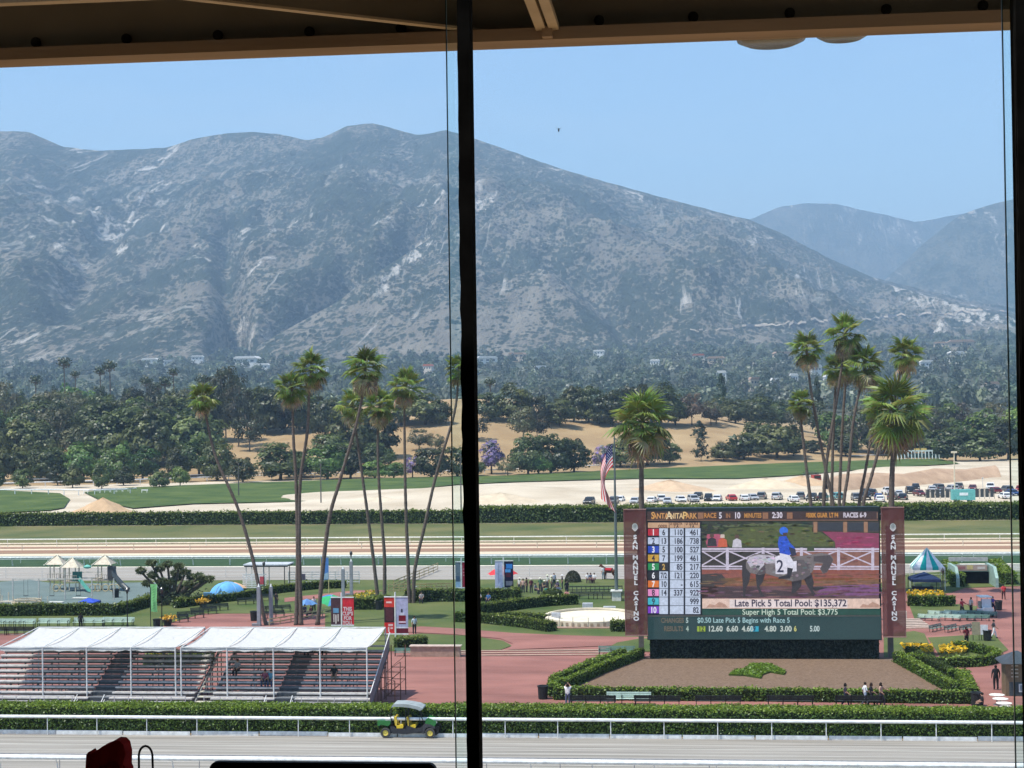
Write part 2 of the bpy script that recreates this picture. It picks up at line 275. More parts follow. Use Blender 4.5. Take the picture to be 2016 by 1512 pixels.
sheet('bed_lawn', gP([(1790, 1192), (1890, 1190), (1925, 1194), (1915, 1212), (1800, 1218)]), .045, lawn)
sheet('terrace_lawn', gP([(1740, 1250), (1800, 1243), (1820, 1248), (1845, 1300), (1740, 1310)]), .045, lawn)
sheet('picnic_lawn', gP([(1826, 1256), (1955, 1248), (1985, 1280), (1950, 1296), (1850, 1292)]), .047, lawn)
sheet('mulch_bed', gP([(1262, 1296), (1775, 1296), (1900, 1366), (1895, 1376), (1110, 1370), (1100, 1362)]), .08, mulch)
step_m = mat('step_stone', (.36, .24, .17), (.46, .33, .25), 1.2, .9)
for v_ in (1279, 1283.5, 1288): sheet('kerb_step', gP([(890, v_+2.4), (1262, v_), (1262, v_+1.5), (890, v_+3.9)]), .053, step_m)
# ---------------------------------------------------------------- mountains
def range_mesh(name, crest, D0, D1, u0, u1, nu, nd, seed, mt, foot=700.0, valley=None, amp=120):
    cu, cv = zip(*crest); us = np.linspace(u0, u1, nu); ts = np.concatenate([np.linspace(0, 1, nd), [1.06, 1.15, 1.3]])
    U, T = np.meshgrid(us, ts); D = D0 + (D1-D0)*T; Xm = D*(-math.sin(PSI) + (U-1008)/FOC*math.cos(PSI)); Ym = D*(math.cos(PSI) + (U-1008)/FOC*math.sin(PSI))
    v0 = 800 - (U-1008)*math.tan(ROLL); vc = np.interp(U, cu, cv) + 2.5*fbm(U/28, U*0+.3, 4, seed+40); zc = EYE + D1*(v0-vc)/FOC; zb = EYE + D0*(v0-foot)/FOC
    tt = np.clip(T, 0, 1); g = .55*tt + .45*tt**1.9
    wx = Xm/900 + .25*fbm(Xm/700, Ym/700, 3, seed+9); rid = fbm(wx + T*.35, T*1.1 + Xm/5000, 5, seed, True); rid2 = fbm(Xm/230, Ym/330, 5, seed+20, True)
    env = np.sin(np.pi*np.clip(tt, 0, 1)**1.1)
    Zm = zb + (zc-zb)*g + env*amp*(rid*1.9-.75) + env*amp*.6*(rid2-.5) + env*22*fbm(Xm/60, Ym/110, 4, seed+30)
    if valley:
        for (pts, dep, wid) in valley:
            py, pxs = zip(*sorted((p[1], p[0]) for p in pts)); vrow = v0 - FOC*(Zm-EYE)/D; uc = np.interp(vrow, py, pxs); k = np.clip((vrow-py[0])/40, 0, 1)*np.clip((py[-1]+40-vrow)/40, 0, 1)
            Zm -= dep*k*np.exp(-((U-uc)/wid)**2)
    # keep the skyline where it is: nothing in front may stick out over the crest
    cap = EYE + D*(v0-vc)/FOC - 4; Zm = np.where(T < .97, np.minimum(Zm, cap-(1-T)*30), Zm); Zm = np.where(T > 1.01, zc - (T-1)*1800, Zm)
    idx = np.arange(U.size).reshape(U.shape); F = np.stack([idx[:-1, :-1], idx[:-1, 1:], idx[1:, 1:], idx[1:, :-1]], -1).reshape(-1, 4)
    me = npmesh(name, np.stack([Xm, Ym, Zm], -1).reshape(-1, 3), F, None, mt); me.polygons.foreach_set('use_smooth', [True]*len(F)); o = struct(link(name, me)); return o, (us, ts, Xm, Ym, Zm)
def chaparral(name, dark, mid, soil, rock, s=1.0):
    m = bpy.data.materials.new(name); m.use_nodes = True; n = m.node_tree.nodes; L = m.node_tree.links; b = n['Principled BSDF']; b.inputs['Roughness'].default_value = .95; b.inputs['Specular IOR Level'].default_value = .1
    tc = n.new('ShaderNodeTexCoord')
    def noise(scale, det=6, stretch=(1, 1, 1), dist=0):
        mp = n.new('ShaderNodeMapping'); mp.inputs['Scale'].default_value = stretch; L.new(tc.outputs['Object'], mp.inputs[0]); z = n.new('ShaderNodeTexNoise'); z.inputs['Scale'].default_value = scale*s; z.inputs['Detail'].default_value = det; z.inputs['Roughness'].default_value = .62; z.inputs['Distortion'].default_value = dist; L.new(mp.outputs[0], z.inputs[0]); return z.outputs[0]
    def ramp(src, a, c, ca=(0, 0, 0), cb=(1, 1, 1)):
        r = n.new('ShaderNodeValToRGB'); r.color_ramp.elements[0].position = a; r.color_ramp.elements[1].position = c; r.color_ramp.elements[0].color = (*ca, 1); r.color_ramp.elements[1].color = (*cb, 1); L.new(src, r.inputs[0]); return r.outputs[0]
    def mix(fac, a, c):
        x = n.new('ShaderNodeMix'); x.data_type = 'RGBA'; L.new(fac, x.inputs[0])
        for s_, i in ((a, 6), (c, 7)):
            if isinstance(s_, tuple): x.inputs[i].default_value = (*s_, 1)
            else: L.new(s_, x.inputs[i])
        return x.outputs[2]
    def mul(a, c):
        x = n.new('ShaderNodeMath'); x.operation = 'MULTIPLY'; L.new(a, x.inputs[0]); L.new(c, x.inputs[1]); return x.outputs[0]
    big = noise(.0026, 8, (1, .35, 1)); clump = noise(.06, 4, (1, .3, 1)); mid_n = noise(.013, 8, (1, .3, .55), .8)
    def math2(op, a, c):
        x = n.new('ShaderNodeMath'); x.operation = op
        for s_, i in ((a, 0), (c, 1)):
            if isinstance(s_, float): x.inputs[i].default_value = s_
            else: L.new(s_, x.inputs[i])
        return x.outputs[0]
    vo = n.new('ShaderNodeTexVoronoi'); vo.inputs['Scale'].default_value = .12*s; sq = n.new('ShaderNodeMapping'); sq.inputs['Scale'].default_value = (1, .3, 1.0); L.new(tc.outputs['Object'], sq.inputs[0]); wob = n.new('ShaderNodeVectorMath'); wob.operation = 'ADD'; nw = n.new('ShaderNodeTexNoise'); nw.inputs['Scale'].default_value = .05*s; L.new(tc.outputs['Object'], nw.inputs[0])
    ws = n.new('ShaderNodeVectorMath'); ws.operation = 'SCALE'; ws.inputs['Scale'].default_value = 6/s; L.new(nw.outputs['Color'], ws.inputs[0]); L.new(sq.outputs[0], wob.inputs[0]); L.new(ws.outputs[0], wob.inputs[1]); L.new(wob.outputs[0], vo.inputs['Vector'])
    bush = mix(ramp(noise(.02, 5, (1, .3, 1)), .35, .65), dark, mid)
    ground = mix(ramp(noise(.012, 8, (1, .3, 1)), .35, .7), soil, tuple(min(1, c*1.7) for c in soil))
    # bushiness: broad patches and gully streaks; a bush stands where its cell is nearer than the local cover allows
    cover = math2('ADD', math2('ADD', math2('MULTIPLY', ramp(big, .38, .64, (1, 1, 1), (0, 0, 0)), .42), math2('MULTIPLY', ramp(mid_n, .34, .68, (1, 1, 1), (0, 0, 0)), .42)), .22)
    sr = n.new('ShaderNodeSeparateColor'); L.new(vo.outputs['Color'], sr.inputs[0])
    d = math2('ADD', math2('MULTIPLY', vo.outputs['Distance'], .55), math2('ADD', math2('MULTIPLY', sr.outputs[0], .42), math2('MULTIPLY', clump, .30))); gap = math2('SUBTRACT', d, cover)
    c1 = mix(ramp(gap, -.02, .12), bush, ground)
    streak = mul(ramp(noise(.02, 6, (1, .03, .10), 2.5), .60, .66), ramp(noise(.0035, 4, (1, .4, 1)), .50, .60)); c1 = mix(streak, c1, tuple(c*.8 for c in rock))
    scar = mul(mul(ramp(noise(.008, 9, (1, .2, .38), 1.2), .56, .60), ramp(noise(.05, 5, (1, .3, .7)), .46, .56)), ramp(noise(.0016, 3, (1, .4, 1)), .46, .56)); c2 = mix(scar, c1, rock); L.new(c2, b.inputs['Base Color'])
    bp = n.new('ShaderNodeBump'); bp.inputs['Strength'].default_value = 1; bp.inputs['Distance'].default_value = 14/s; L.new(clump, bp.inputs['Height']); L.new(bp.outputs[0], b.inputs['Normal']); return m
mt1 = chaparral('chaparral', (.018, .027, .017), (.042, .053, .036), (.135, .118, .092), (.47, .43, .37))
mt2 = chaparral('chaparral_far', (.022, .030, .016), (.045, .055, .03), (.085, .08, .055), (.40, .36, .30))
crest1 = [(-1200, 300), (-600, 330), (-250, 275), (0, 257), (60, 258), (130, 288), (200, 296), (330, 290), (390, 271), (440, 263), (500, 258), (550, 262), (610, 275), (640, 270), (690, 247), (740, 241), (780, 252), (830, 265), (885, 255), (930, 268), (1000, 292), (1100, 328), (1200, 358), (1300, 385), (1400, 412), (1480, 432), (1540, 457), (1640, 510), (1720, 545), (1800, 565), (1900, 590), (1960, 603), (2016, 612), (2300, 640), (3400, 660)]
mo, MG = range_mesh('mountain', crest1, 2650, 5600, -1200, 3200, 520, 200, 11, mt1, 738, [([(450, 420), (452, 520), (460, 600), (445, 670)], 75, 28), ([(860, 420), (700, 520), (600, 590), (455, 668)], 90, 38), ([(1080, 480), (1180, 560), (1250, 640)], 50, 40), ([(250, 380), (180, 480), (120, 600)], 60, 50)])
range_mesh('mountain_side_ridge', [(1500, 720), (1640, 640), (1720, 572), (1770, 530), (1820, 482), (1870, 442), (1900, 421), (1960, 401), (2016, 388), (2200, 340), (3200, 300)], 5600, 7600, 1450, 3200, 150, 80, 23, mt2, 690, amp=90)
range_mesh('mountain_far_range', [(800, 560), (1300, 470), (1430, 446), (1490, 428), (1540, 406), (1590, 400), (1650, 400), (1700, 412), (1760, 425), (1810, 437), (1860, 428), (1900, 420), (2016, 420), (3400, 430)], 7700, 10000, 800, 3400, 200, 80, 31, mt2, 690, amp=120)
def on_mountain(u, v):                                       # nearest slope point seen at that place
    us, ts, Xm, Ym, Zm = MG; j = int(np.clip(np.searchsorted(us, u), 0, len(us)-1)); Dv = Ym[:, j]*math.cos(PSI) - Xm[:, j]*math.sin(PSI); vr = V0(u) - FOC*(Zm[:, j]-EYE)/Dv
    k = int(np.argmax(vr < v)); return (float(Xm[k, j]), float(Ym[k, j]), float(Zm[k, j]))
rb = MB()
def ribbon(pts, wz):
    P = []
    for i, (u, v) in enumerate(pts):
        p = on_mountain(u, v); P += [(p[0], p[1]-8, p[2]+1.0), (p[0], p[1]-8+wz*.9, p[2]+1.0+wz*(.3+.5*random.random()))]
    rb.add(P, [(2*i, 2*i+2, 2*i+3, 2*i+1) for i in range(len(pts)-1)], (.40, .34, .27))
for seg in range(13):
    k0 = seg*6+random.uniform(0, 1.5); n_ = random.randint(4, 6)
    ribbon([(1355+8*k, 655 - 40*(k/75) + 2.0*math.sin(k*.33) + random.uniform(-.8, .8)) for k in np.linspace(k0, k0+n_, 7)], random.choice((5, 7, 11, 13)))
struct(rb.build('hillside_road_cut', MATTE))
# ================================================================ VEGETATION
def crown_mesh(name, r, nclump, nleaf, size, cols, shape='round', hollow=.55, low=.12):
    """leaf clumps through a crown about 1 wide and 1 tall, base at z=0"""
    P = []; N = []; C = []; S = []
    for k in range(nclump):
        while True:
            q = r.uniform(-1, 1, 3)
            if shape == 'cone':
                z = (q[2]+1)/2; rad = (1-z)**.8*.5+.03
                if np.hypot(q[0], q[1]) < 1: c = np.array([q[0]*rad, q[1]*rad, low+z*(1-low)]); break
            else:
                l = np.linalg.norm(q)
                if hollow < l < 1: c = np.array([q[0]*.40, q[1]*.40, low + (1-low)*((.36+q[2]*.56) if q[2] > 0 else (.36+q[2]*.30))]); break
        cr = r.uniform(.09, .17)*(.7 if shape == 'cone' else 1)*(1.15 if c[2] < .6 else 1)
        d = r.normal(size=(nleaf, 3)); d /= np.linalg.norm(d, axis=1, keepdims=True); d[:, 2] = np.where(d[:, 2] < -.25, -d[:, 2], d[:, 2])
        P.append(c + d*cr*r.uniform(.55, 1.05, (nleaf, 1))); cd_ = (c-np.array([0, 0, .42]))/np.array([.45, .45, .5]); N.append(d*.7 + cd_*.75 + r.normal(size=(nleaf, 3))*.28 + np.array([0, 0, .12])); base = np.array(cols[r.integers(len(cols))])*r.uniform(.75, 1.25)
        C.append(base*r.uniform(.7, 1.3, (nleaf, 1))); S.append(np.full(nleaf, size)*r.uniform(.7, 1.3, nleaf))
    V, F = leafquads(np.concatenate(P), np.concatenate(N), np.concatenate(S), r, .65); return npmesh(name, V, F, np.concatenate(C), LEAFT)
def trunk_mesh(r, h=.45, n=4, thick=.03, col=(.10, .075, .055)):
    b = MB(); b.tube([(0, 0, -.03), (.01, 0, h*.4), (.02, .01, h*.75)], [thick, thick*.75, thick*.6], 7, col)
    for k in range(n): a = 2*math.pi*k/n+r.uniform(0, 1); b.tube([(.015, .008, h*.6), (math.cos(a)*.12, math.sin(a)*.12, h*.95), (math.cos(a)*.27, math.sin(a)*.27, h*1.35)], [thick*.6, thick*.4, thick*.12], 5, col)
    return b.mesh('trunk', MATTE, True)
OAK = [(.048, .062, .017), (.064, .080, .021), (.036, .049, .014), (.085, .096, .028)]
TREES = {}
def kind(key, n, *a, **k):
    th = k.pop('trunk', {}); TREES[key] = [(crown_mesh('crown', np.random.default_rng(hash(key) % 97 + i*7 if False else sum(map(ord, key))+i*7), *a, **k), trunk_mesh(np.random.default_rng(i), **th)) for i in range(n)]
kind('oak', 5, 52, 66, .034, OAK, low=.0)
kind('gum', 3, 40, 50, .028, [(.066, .074, .030), (.052, .062, .024), (.088, .086, .040)], low=.16, trunk=dict(h=.6, thick=.022, col=(.22, .19, .15)))
kind('green', 3, 46, 60, .034, [(.07, .12, .022), (.055, .10, .02), (.095, .135, .03)], low=.02)
kind('purple', 2, 30, 60, .034, [(.22, .17, .36), (.29, .23, .42), (.14, .15, .14)], trunk=dict(h=.6))
kind('cone', 2, 60, 40, .030, [(.025, .045, .022), (.035, .055, .022)], shape='cone', trunk=dict(h=.3, thick=.02))
kind('brown', 2, 36, 50, .030, [(.12, .085, .055), (.085, .07, .045)], low=.2, trunk=dict(h=.55, thick=.02))
TN = {'oak': ('oak_tree', 'dark green oak tree'), 'gum': ('gum_tree', 'open grey-green gum tree'), 'green': ('leafy_tree', 'bright green leafy tree'), 'purple': ('jacaranda_tree', 'purple flowering jacaranda tree'), 'cone': ('conifer_tree', 'dark pointed conifer'), 'brown': ('dry_tree', 'brownish sparse tree')}
tree_count = {}
def tree(k, u, vb, vt, wpx, where, extra=''):
    p = hit(u, vb)
    if p is None: return
    if p[1] > 735:                                           # foot hidden behind the hill: stands just over its brow
        Y_ = 735+random.uniform(0, 45); q_ = AT(u, vt, Y_); z_ = float(terr(q_[0], Y_)); p = (q_[0], Y_, z_); vb = vt+(q_[2]-z_)*FOC/Y_
    s = p[1]/FOC*1.005; h = (vb-vt)*s*1.04; wd = wpx*s*(1.36 if k in ('oak', 'green') else 1.18); cm, tm = random.choice(TREES[k]); nm, lb = TN[k]
    key = (k, where); tree_count.setdefault(key, []).append((u, None))
    o = thing(nm, lb, 'tree', (p[0], p[1], p[2]-.15), random.uniform(0, 6.28), where); o.scale = (wd, wd, h); link('crown', cm, o); link('trunk', tm, o); tree_count[key][-1] = (u, o, extra)
# hillside and foot of the hill: column, foot, top, width
HILL = 'trees on the dry hillside'
for k, u, vb, vt, wp in [('oak', 552, 945, 868, 95), ('oak', 592, 940, 880, 70), ('oak', 512, 852, 760, 80), ('oak', 560, 852, 748, 95), ('oak', 603, 850, 770, 60), ('oak', 640, 860, 775, 60), ('oak', 655, 915, 850, 75), ('green', 645, 944, 862, 75), ('oak', 700, 905, 800, 95), ('oak', 745, 905, 812, 75), ('oak', 690, 942, 875, 70),
    ('oak', 745, 925, 870, 62), ('oak', 790, 838, 778, 70), ('oak', 838, 836, 772, 75), ('oak', 866, 836, 785, 40), ('green', 738, 942, 904, 48), ('green', 775, 942, 908, 48), ('purple', 812, 940, 898, 40), ('oak', 850, 940, 876, 62), ('oak', 900, 938, 874, 60), ('gum', 825, 888, 843, 52), ('gum', 858, 890, 852, 36),
    ('oak', 478, 950, 898, 52), ('gum', 492, 888, 800, 66), ('gum', 470, 880, 735, 62), ('purple', 968, 933, 866, 58), ('gum', 1000, 936, 900, 44), ('oak', 1040, 934, 856, 62), ('oak', 1085, 932, 848, 74), ('oak', 1130, 930, 862, 60), ('green', 1060, 934, 884, 46), ('gum', 1030, 868, 798, 58), ('gum', 1058, 866, 812, 46),
    ('oak', 1100, 838, 782, 56), ('oak', 1130, 832, 758, 50), ('oak', 1158, 832, 756, 54), ('oak', 965, 828, 768, 54), ('oak', 1012, 832, 757, 60), ('oak', 1055, 834, 775, 46), ('oak', 1205, 838, 764, 62), ('oak', 1250, 838, 752, 74), ('oak', 1300, 838, 756, 74), ('oak', 1330, 838, 775, 46), ('purple', 1184, 927, 874, 34), ('oak', 1222, 920, 858, 64),
    ('oak', 1275, 917, 838, 78), ('oak', 1318, 914, 862, 42), ('cone', 1377, 862, 832, 30), ('cone', 1380, 908, 856, 34), ('brown', 1362, 838, 776, 54), ('gum', 1410, 836, 782, 52), ('oak', 1448, 834, 786, 56), ('brown', 1400, 838, 800, 42), ('oak', 1425, 908, 868, 46), ('oak', 1465, 905, 856, 60), ('oak', 1500, 880, 825, 66), ('oak', 1530, 902, 828, 84), ('oak', 1562, 898, 852, 40), ('oak', 1490, 834, 778, 60),
    ('oak', 1530, 840, 784, 60), ('gum', 1575, 850, 796, 58), ('gum', 1610, 862, 790, 66), ('oak', 1602, 892, 866, 36), ('oak', 935, 936, 900, 40), ('gum', 940, 868, 812, 44), ('cone', 1420, 822, 745, 30), ('cone', 1608, 828, 752, 28), ('oak', 1180, 836, 790, 44)]: tree(k, u, vb, vt, wp, HILL)
RIGHT = 'trees right of the car park palms'
for k, u, vb, vt, wp in [('green', 1650, 884, 800, 70), ('gum', 1690, 892, 800, 66), ('green', 1725, 890, 790, 74), ('oak', 1665, 898, 850, 52), ('oak', 1745, 896, 838, 70), ('oak', 1795, 896, 836, 66), ('green', 1790, 866, 792, 70), ('oak', 1835, 900, 846, 60), ('oak', 1880, 908, 842, 82), ('green', 1855, 868, 786, 74), ('green', 1905, 888, 812, 62), ('green', 1950, 890, 804, 74), ('oak', 1930, 908, 848, 70),
    ('oak', 1985, 905, 826, 74), ('green', 2010, 884, 800, 70), ('oak', 2045, 905, 826, 70), ('gum', 1830, 850, 790, 54), ('gum', 1960, 855, 788, 50), ('oak', 2095, 905, 800, 90), ('brown', 1890, 862, 794, 46)]: tree(k, u, vb, vt, wp, RIGHT)
LEFT = 'trees of the wood on the left'
lr = np.random.default_rng(3)
for row, (vb, n, hh) in enumerate([(800, 11, 34), (822, 12, 52), (848, 13, 72), (880, 13, 88), (918, 13, 100), (948, 12, 76), (960, 10, 44)]):
    for i in range(n):
        u = -50 + i*(545-row*6)/n + lr.uniform(-14, 14)
        if row in (3, 4) and u > 425: continue
        if row == 5 and u > 450: continue
        if row == 6 and u > 400: continue
        k = lr.choice(['oak', 'oak', 'oak', 'gum', 'green', 'gum'] if row < 5 else ['oak', 'oak', 'green', 'oak'])
        h = hh*lr.uniform(.8, 1.2); tree(k, u, vb + lr.uniform(-6, 6) - u*.012, vb-h-u*.012, h*lr.uniform(.72, .98), LEFT)
for u, vb, vt, wp, k in [(445, 872, 712, 64, 'gum'), (425, 870, 730, 56, 'gum'), (120, 800, 752, 60, 'green'), (160, 800, 750, 70, 'green'), (10, 850, 745, 60, 'gum')]: tree(k, u, vb, vt, wp, LEFT)
for (k, where), L in tree_count.items():
    L.sort(key=lambda t: t[0]); n_ = len(L)
    tail = {HILL: 'on the dry hillside', RIGHT: 'beyond the car park', LEFT: 'in the left wood'}[where]
    for i, (u, o, e) in enumerate(L): o['label'] = f'{TN[k][1]} {tail}, {nth(i+1)} such tree from left' if n_ > 1 else f'{TN[k][1]} {tail}, the only one there'
# ---------------------------------------------------------------- the wooded town below the mountain: too many trees to count
fr = np.random.default_rng(21); Vs = []; Fs = []; Cs = []; off = 0
protos = []
for i in range(8):
    n = 76; d = fr.normal(size=(n, 3)); d /= np.linalg.norm(d, axis=1, keepdims=True); d[:, 2] = np.abs(d[:, 2])*1.0 - .15
    P = d*np.array([.5, .5, .62])*fr.uniform(.6, 1.05, (n, 1)) + np.array([0, 0, .36]); V, F = leafquads(P, d+fr.normal(size=(n, 3))*.4, fr.uniform(.08, .15, n), fr, .75); protos.append((V, F))
pal = np.array([(.06, .085, .05), (.085, .11, .06), (.05, .07, .042), (.12, .145, .085), (.14, .15, .11), (.16, .18, .10)])
NT = 8000
for i in range(NT):
    u = fr.uniform(-500, 2600); d = 1120 + 2330*fr.random()**1.25
    x, y = fan(u, d); z = float(terr(x, y)); s = fr.uniform(6, 12)*(1+.9*fr.random()**3); hh = s*fr.choice([.75, .95, 1.2, 1.9], p=[.35, .35, .2, .1]); hh = min(hh, 20)
    if d > 2600:                                          # sparse groves climbing onto the first slopes
        z = max(z, float(np.interp(d, [2600, 3300], [z, z])))
    V, F = protos[i % 8]; a = fr.uniform(0, 6.28); ca, sa = math.cos(a), math.sin(a)
    W = np.stack([(V[:, 0]*ca - V[:, 1]*sa)*s + x, (V[:, 0]*sa + V[:, 1]*ca)*s + y, V[:, 2]*hh + z], 1); Vs.append(W); Fs.append(F+off); off += len(W)
    c = pal[fr.integers(6)]*fr.uniform(.55, 1.5); Cs.append(c*fr.uniform(.7, 1.3, (len(F), 1)))
stuff(link('town_trees', npmesh('town_trees', np.concatenate(Vs), np.concatenate(Fs), np.concatenate(Cs), LEAF))); bpy.data.objects['town_trees']['label'] = 'far green tree canopy of the town below the mountain'; bpy.data.objects['town_trees']['category'] = 'trees'
# houses that show between the trees
hs = [(490, 724, 60, 'w'), (520, 735, 34, 'w'), (392, 716, 30, 'w'), (300, 722, 40, 'w'), (335, 726, 26, 'w'), (775, 702, 44, 't'), (845, 738, 24, 'r'), (640, 742, 22, 'w'), (1065, 742, 28, 'w'), (1020, 712, 40, 't'), (960, 722, 50, 'w'), (1375, 716, 30, 'r'), (1410, 722, 40, 't'), (1540, 712, 44, 't'), (1420, 755, 24, 'w'), (1485, 770, 26, 't'), (1525, 772, 20, 'w'), (1562, 762, 20, 'w'), (1632, 765, 28, 'w'), (1655, 772, 26, 'w'), (1890, 692, 60, 't'), (1850, 690, 30, 't'), (1880, 712, 36, 'w'), (1950, 782, 30, 't'), (1822, 732, 30, 'w'), (1605, 742, 26, 'w'), (200, 812, 20, 'w'), (1180, 706, 26, 'w'), (1290, 728, 22, 'w')]
hc = {'w': ((.75, .74, .70), (.45, .43, .42)), 't': ((.62, .50, .38), (.38, .26, .19)), 'r': ((.7, .6, .5), (.45, .14, .09))}
for i, (u, v, wp, c) in enumerate(sorted(hs)):
    p = hit(u, v)
    if p is None: p = on_mountain(u, v)
    s = p[1]/FOC; wd = wp*s*.8; h = max(5.5, wd*.22); zz = p[2]+5.5; o = thing('house', '', 'house', (p[0], p[1]-8, zz), random.uniform(-.4, .4), 'houses below the mountain')
    o['label'] = f'{ {"w": "white", "t": "tan", "r": "red-roofed"}[c]} house among the far trees, {nth(i+1)} house from the left'
    wc, rc = hc[c]; b = MB(); b.box(0, 0, h/2-3, wd, wd*.5, h+6, col=wc); b.build('wall', MATTE, o)
    b = MB(); b.side([(-wd*.54, h), (wd*.54, h), (wd*.40, h*1.45), (-wd*.40, h*1.45)], -wd*.30, wd*.30, rc if c != 'w' else (.7, .68, .64)); b.build('roof', MATTE, o)
    for q in range(3): b = MB(); b.box((q-1)*wd*.3, -wd*.25-.05, h*.55, wd*.14, .12, h*.35, col=(.06, .07, .08)); b.build('window', GLOSS, o)
# ---------------------------------------------------------------- hedges
HR = np.random.default_rng(5)
def hedge(label, path, width, height, dens=45, size=.10, cols=None, z=0.0, name='hedge', closed=False, group='clipped hedges'):
    cols = cols or [(.115, .19, .022), (.085, .15, .02), (.15, .225, .03), (.06, .11, .018)]
    o = thing(name, label, 'hedge', (path[0][0], path[0][1], z), 0, group); P0 = np.array(path[0]); pts = [np.array(p)-P0 for p in path]; b = MB(); LP = []; LN = []
    if closed: pts.append(pts[0])
    core = []
    for i, p in enumerate(pts):
        d1 = pts[min(i+1, len(pts)-1)] - pts[max(i-1, 0)] if not (closed and i in (0, len(pts)-1)) else pts[1]-pts[-2]
        d1 = d1/np.linalg.norm(d1); nrm = np.array([-d1[1], d1[0]]); core.append((p-nrm*width*.46, p+nrm*width*.46))
    for i in range(len(pts)-1):
        a0, a1 = core[i]; b0, b1 = core[i+1]; h = height*.96
        b.add([(*a0, -.05), (*b0, -.05), (*b1, -.05), (*a1, -.05), (*a0, h), (*b0, h), (*b1, h), (*a1, h)], [(0, 1, 5, 4), (1, 2, 6, 5), (2, 3, 7, 6), (3, 0, 4, 7), (4, 5, 6, 7)], (.018, .026, .008))
        L = np.linalg.norm(pts[i+1]-pts[i])
        for (q0, q1, r0, r1, nz, area) in ((a0, b0, a0, b0, (0, 0), L*height), (a1, b1, a1, b1, (0, 0), L*height), (a0, b0, a1, b1, None, L*width)):
            n = int(area*dens); s = HR.random(n)[:, None]; t = HR.random(n)[:, None]
            if nz is None: pos = (q0*(1-s)+q1*s)*(1-t) + (r0*(1-s)+r1*s)*t; zz = np.full((n, 1), height) + HR.normal(size=(n, 1))*size*.7; nn = np.tile([0, 0, 1.0], (n, 1))
            else:
                pos = q0*(1-s)+q1*s; zz = t*height; side = (q0 - (a0+a1)/2); side = side/np.linalg.norm(side); pos = pos + side*HR.normal(size=(n, 1))*size*.8 + side*.02; nn = np.tile([side[0], side[1], -.05], (n, 1))
            LP.append(np.concatenate([pos, zz], 1)); LN.append(nn + HR.normal(size=(n, 3))*.55)
    for e, sgn in ((0, -1), (-1, 1)):
        if closed: break
        c0, c1 = core[e]; n = int(width*height*dens); t = HR.random(n)[:, None]; d1 = (pts[1]-pts[0]) if e == 0 else (pts[-1]-pts[-2]); d1 = d1/np.linalg.norm(d1)*sgn
        LP.append(np.concatenate([c0*(1-t)+c1*t + d1*np.abs(HR.normal(size=(n, 1)))*size*.6, HR.random(n)[:, None]*height], 1)); LN.append(np.tile([d1[0], d1[1], .3], (n, 1)) + HR.normal(size=(n, 3))*.5)
    b.build('core', MATTE, o); P = np.concatenate(LP); n = len(P); cc = np.array(cols)[HR.integers(len(cols), size=n)]*HR.uniform(.75, 1.3, (n, 1))
    P[:, 2] += (P[:, 2]/height)**3*size*1.8*fbm(P[:, 0]/1.7+3, P[:, 1]/1.7, 3, 8)*1.6; thin = fbm(P[:, 0]/3.1, P[:, 1]/3.1+9, 3, 12); topm = (P[:, 2:3] > height*.9); cc = np.where(topm, cc*np.array([1.4, 1.25, 1.0]), cc*np.array([.8, .85, .95])); patch = 1 + .5*fbm(P[:, 0]/2.3, P[:, 1]/2.3 + P[:, 2], 3, 2)[:, None]; V, F = leafquads(P, np.concatenate(LN), HR.uniform(.7, 1.4, n)*size, HR, .6)  # side leaves coloured darker for shade, top leaves brighter for sun and new growth
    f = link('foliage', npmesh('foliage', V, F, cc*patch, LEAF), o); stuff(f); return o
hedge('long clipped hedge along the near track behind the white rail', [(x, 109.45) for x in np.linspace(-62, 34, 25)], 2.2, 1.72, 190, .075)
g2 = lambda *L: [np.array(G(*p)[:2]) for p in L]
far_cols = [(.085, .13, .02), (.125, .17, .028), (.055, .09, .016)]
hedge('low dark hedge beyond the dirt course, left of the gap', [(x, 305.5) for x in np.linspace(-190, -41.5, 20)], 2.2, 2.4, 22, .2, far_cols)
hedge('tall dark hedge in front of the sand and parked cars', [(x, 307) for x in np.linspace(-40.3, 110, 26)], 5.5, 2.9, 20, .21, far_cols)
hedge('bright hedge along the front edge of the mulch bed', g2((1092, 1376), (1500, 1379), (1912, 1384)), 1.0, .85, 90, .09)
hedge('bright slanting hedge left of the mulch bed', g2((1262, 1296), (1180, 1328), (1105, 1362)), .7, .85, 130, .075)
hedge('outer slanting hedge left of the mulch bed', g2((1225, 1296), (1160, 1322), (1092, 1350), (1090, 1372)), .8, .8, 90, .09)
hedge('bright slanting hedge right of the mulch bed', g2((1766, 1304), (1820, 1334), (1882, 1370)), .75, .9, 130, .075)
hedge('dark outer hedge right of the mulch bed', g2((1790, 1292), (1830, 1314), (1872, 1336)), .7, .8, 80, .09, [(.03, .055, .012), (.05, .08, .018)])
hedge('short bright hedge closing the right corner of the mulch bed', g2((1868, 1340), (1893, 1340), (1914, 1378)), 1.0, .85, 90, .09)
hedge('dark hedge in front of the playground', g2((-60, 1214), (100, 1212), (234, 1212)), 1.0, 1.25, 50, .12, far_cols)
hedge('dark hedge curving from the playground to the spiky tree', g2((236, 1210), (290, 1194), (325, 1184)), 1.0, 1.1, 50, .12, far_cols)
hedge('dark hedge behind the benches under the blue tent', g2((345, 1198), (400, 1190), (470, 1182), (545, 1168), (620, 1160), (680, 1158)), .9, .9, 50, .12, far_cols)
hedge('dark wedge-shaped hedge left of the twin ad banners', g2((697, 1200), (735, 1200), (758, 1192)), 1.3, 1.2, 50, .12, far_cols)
hedge('dark hedge behind the window post', g2((800, 1184), (910, 1184), (1024, 1182)), 1.4, 1.3, 50, .12, far_cols)
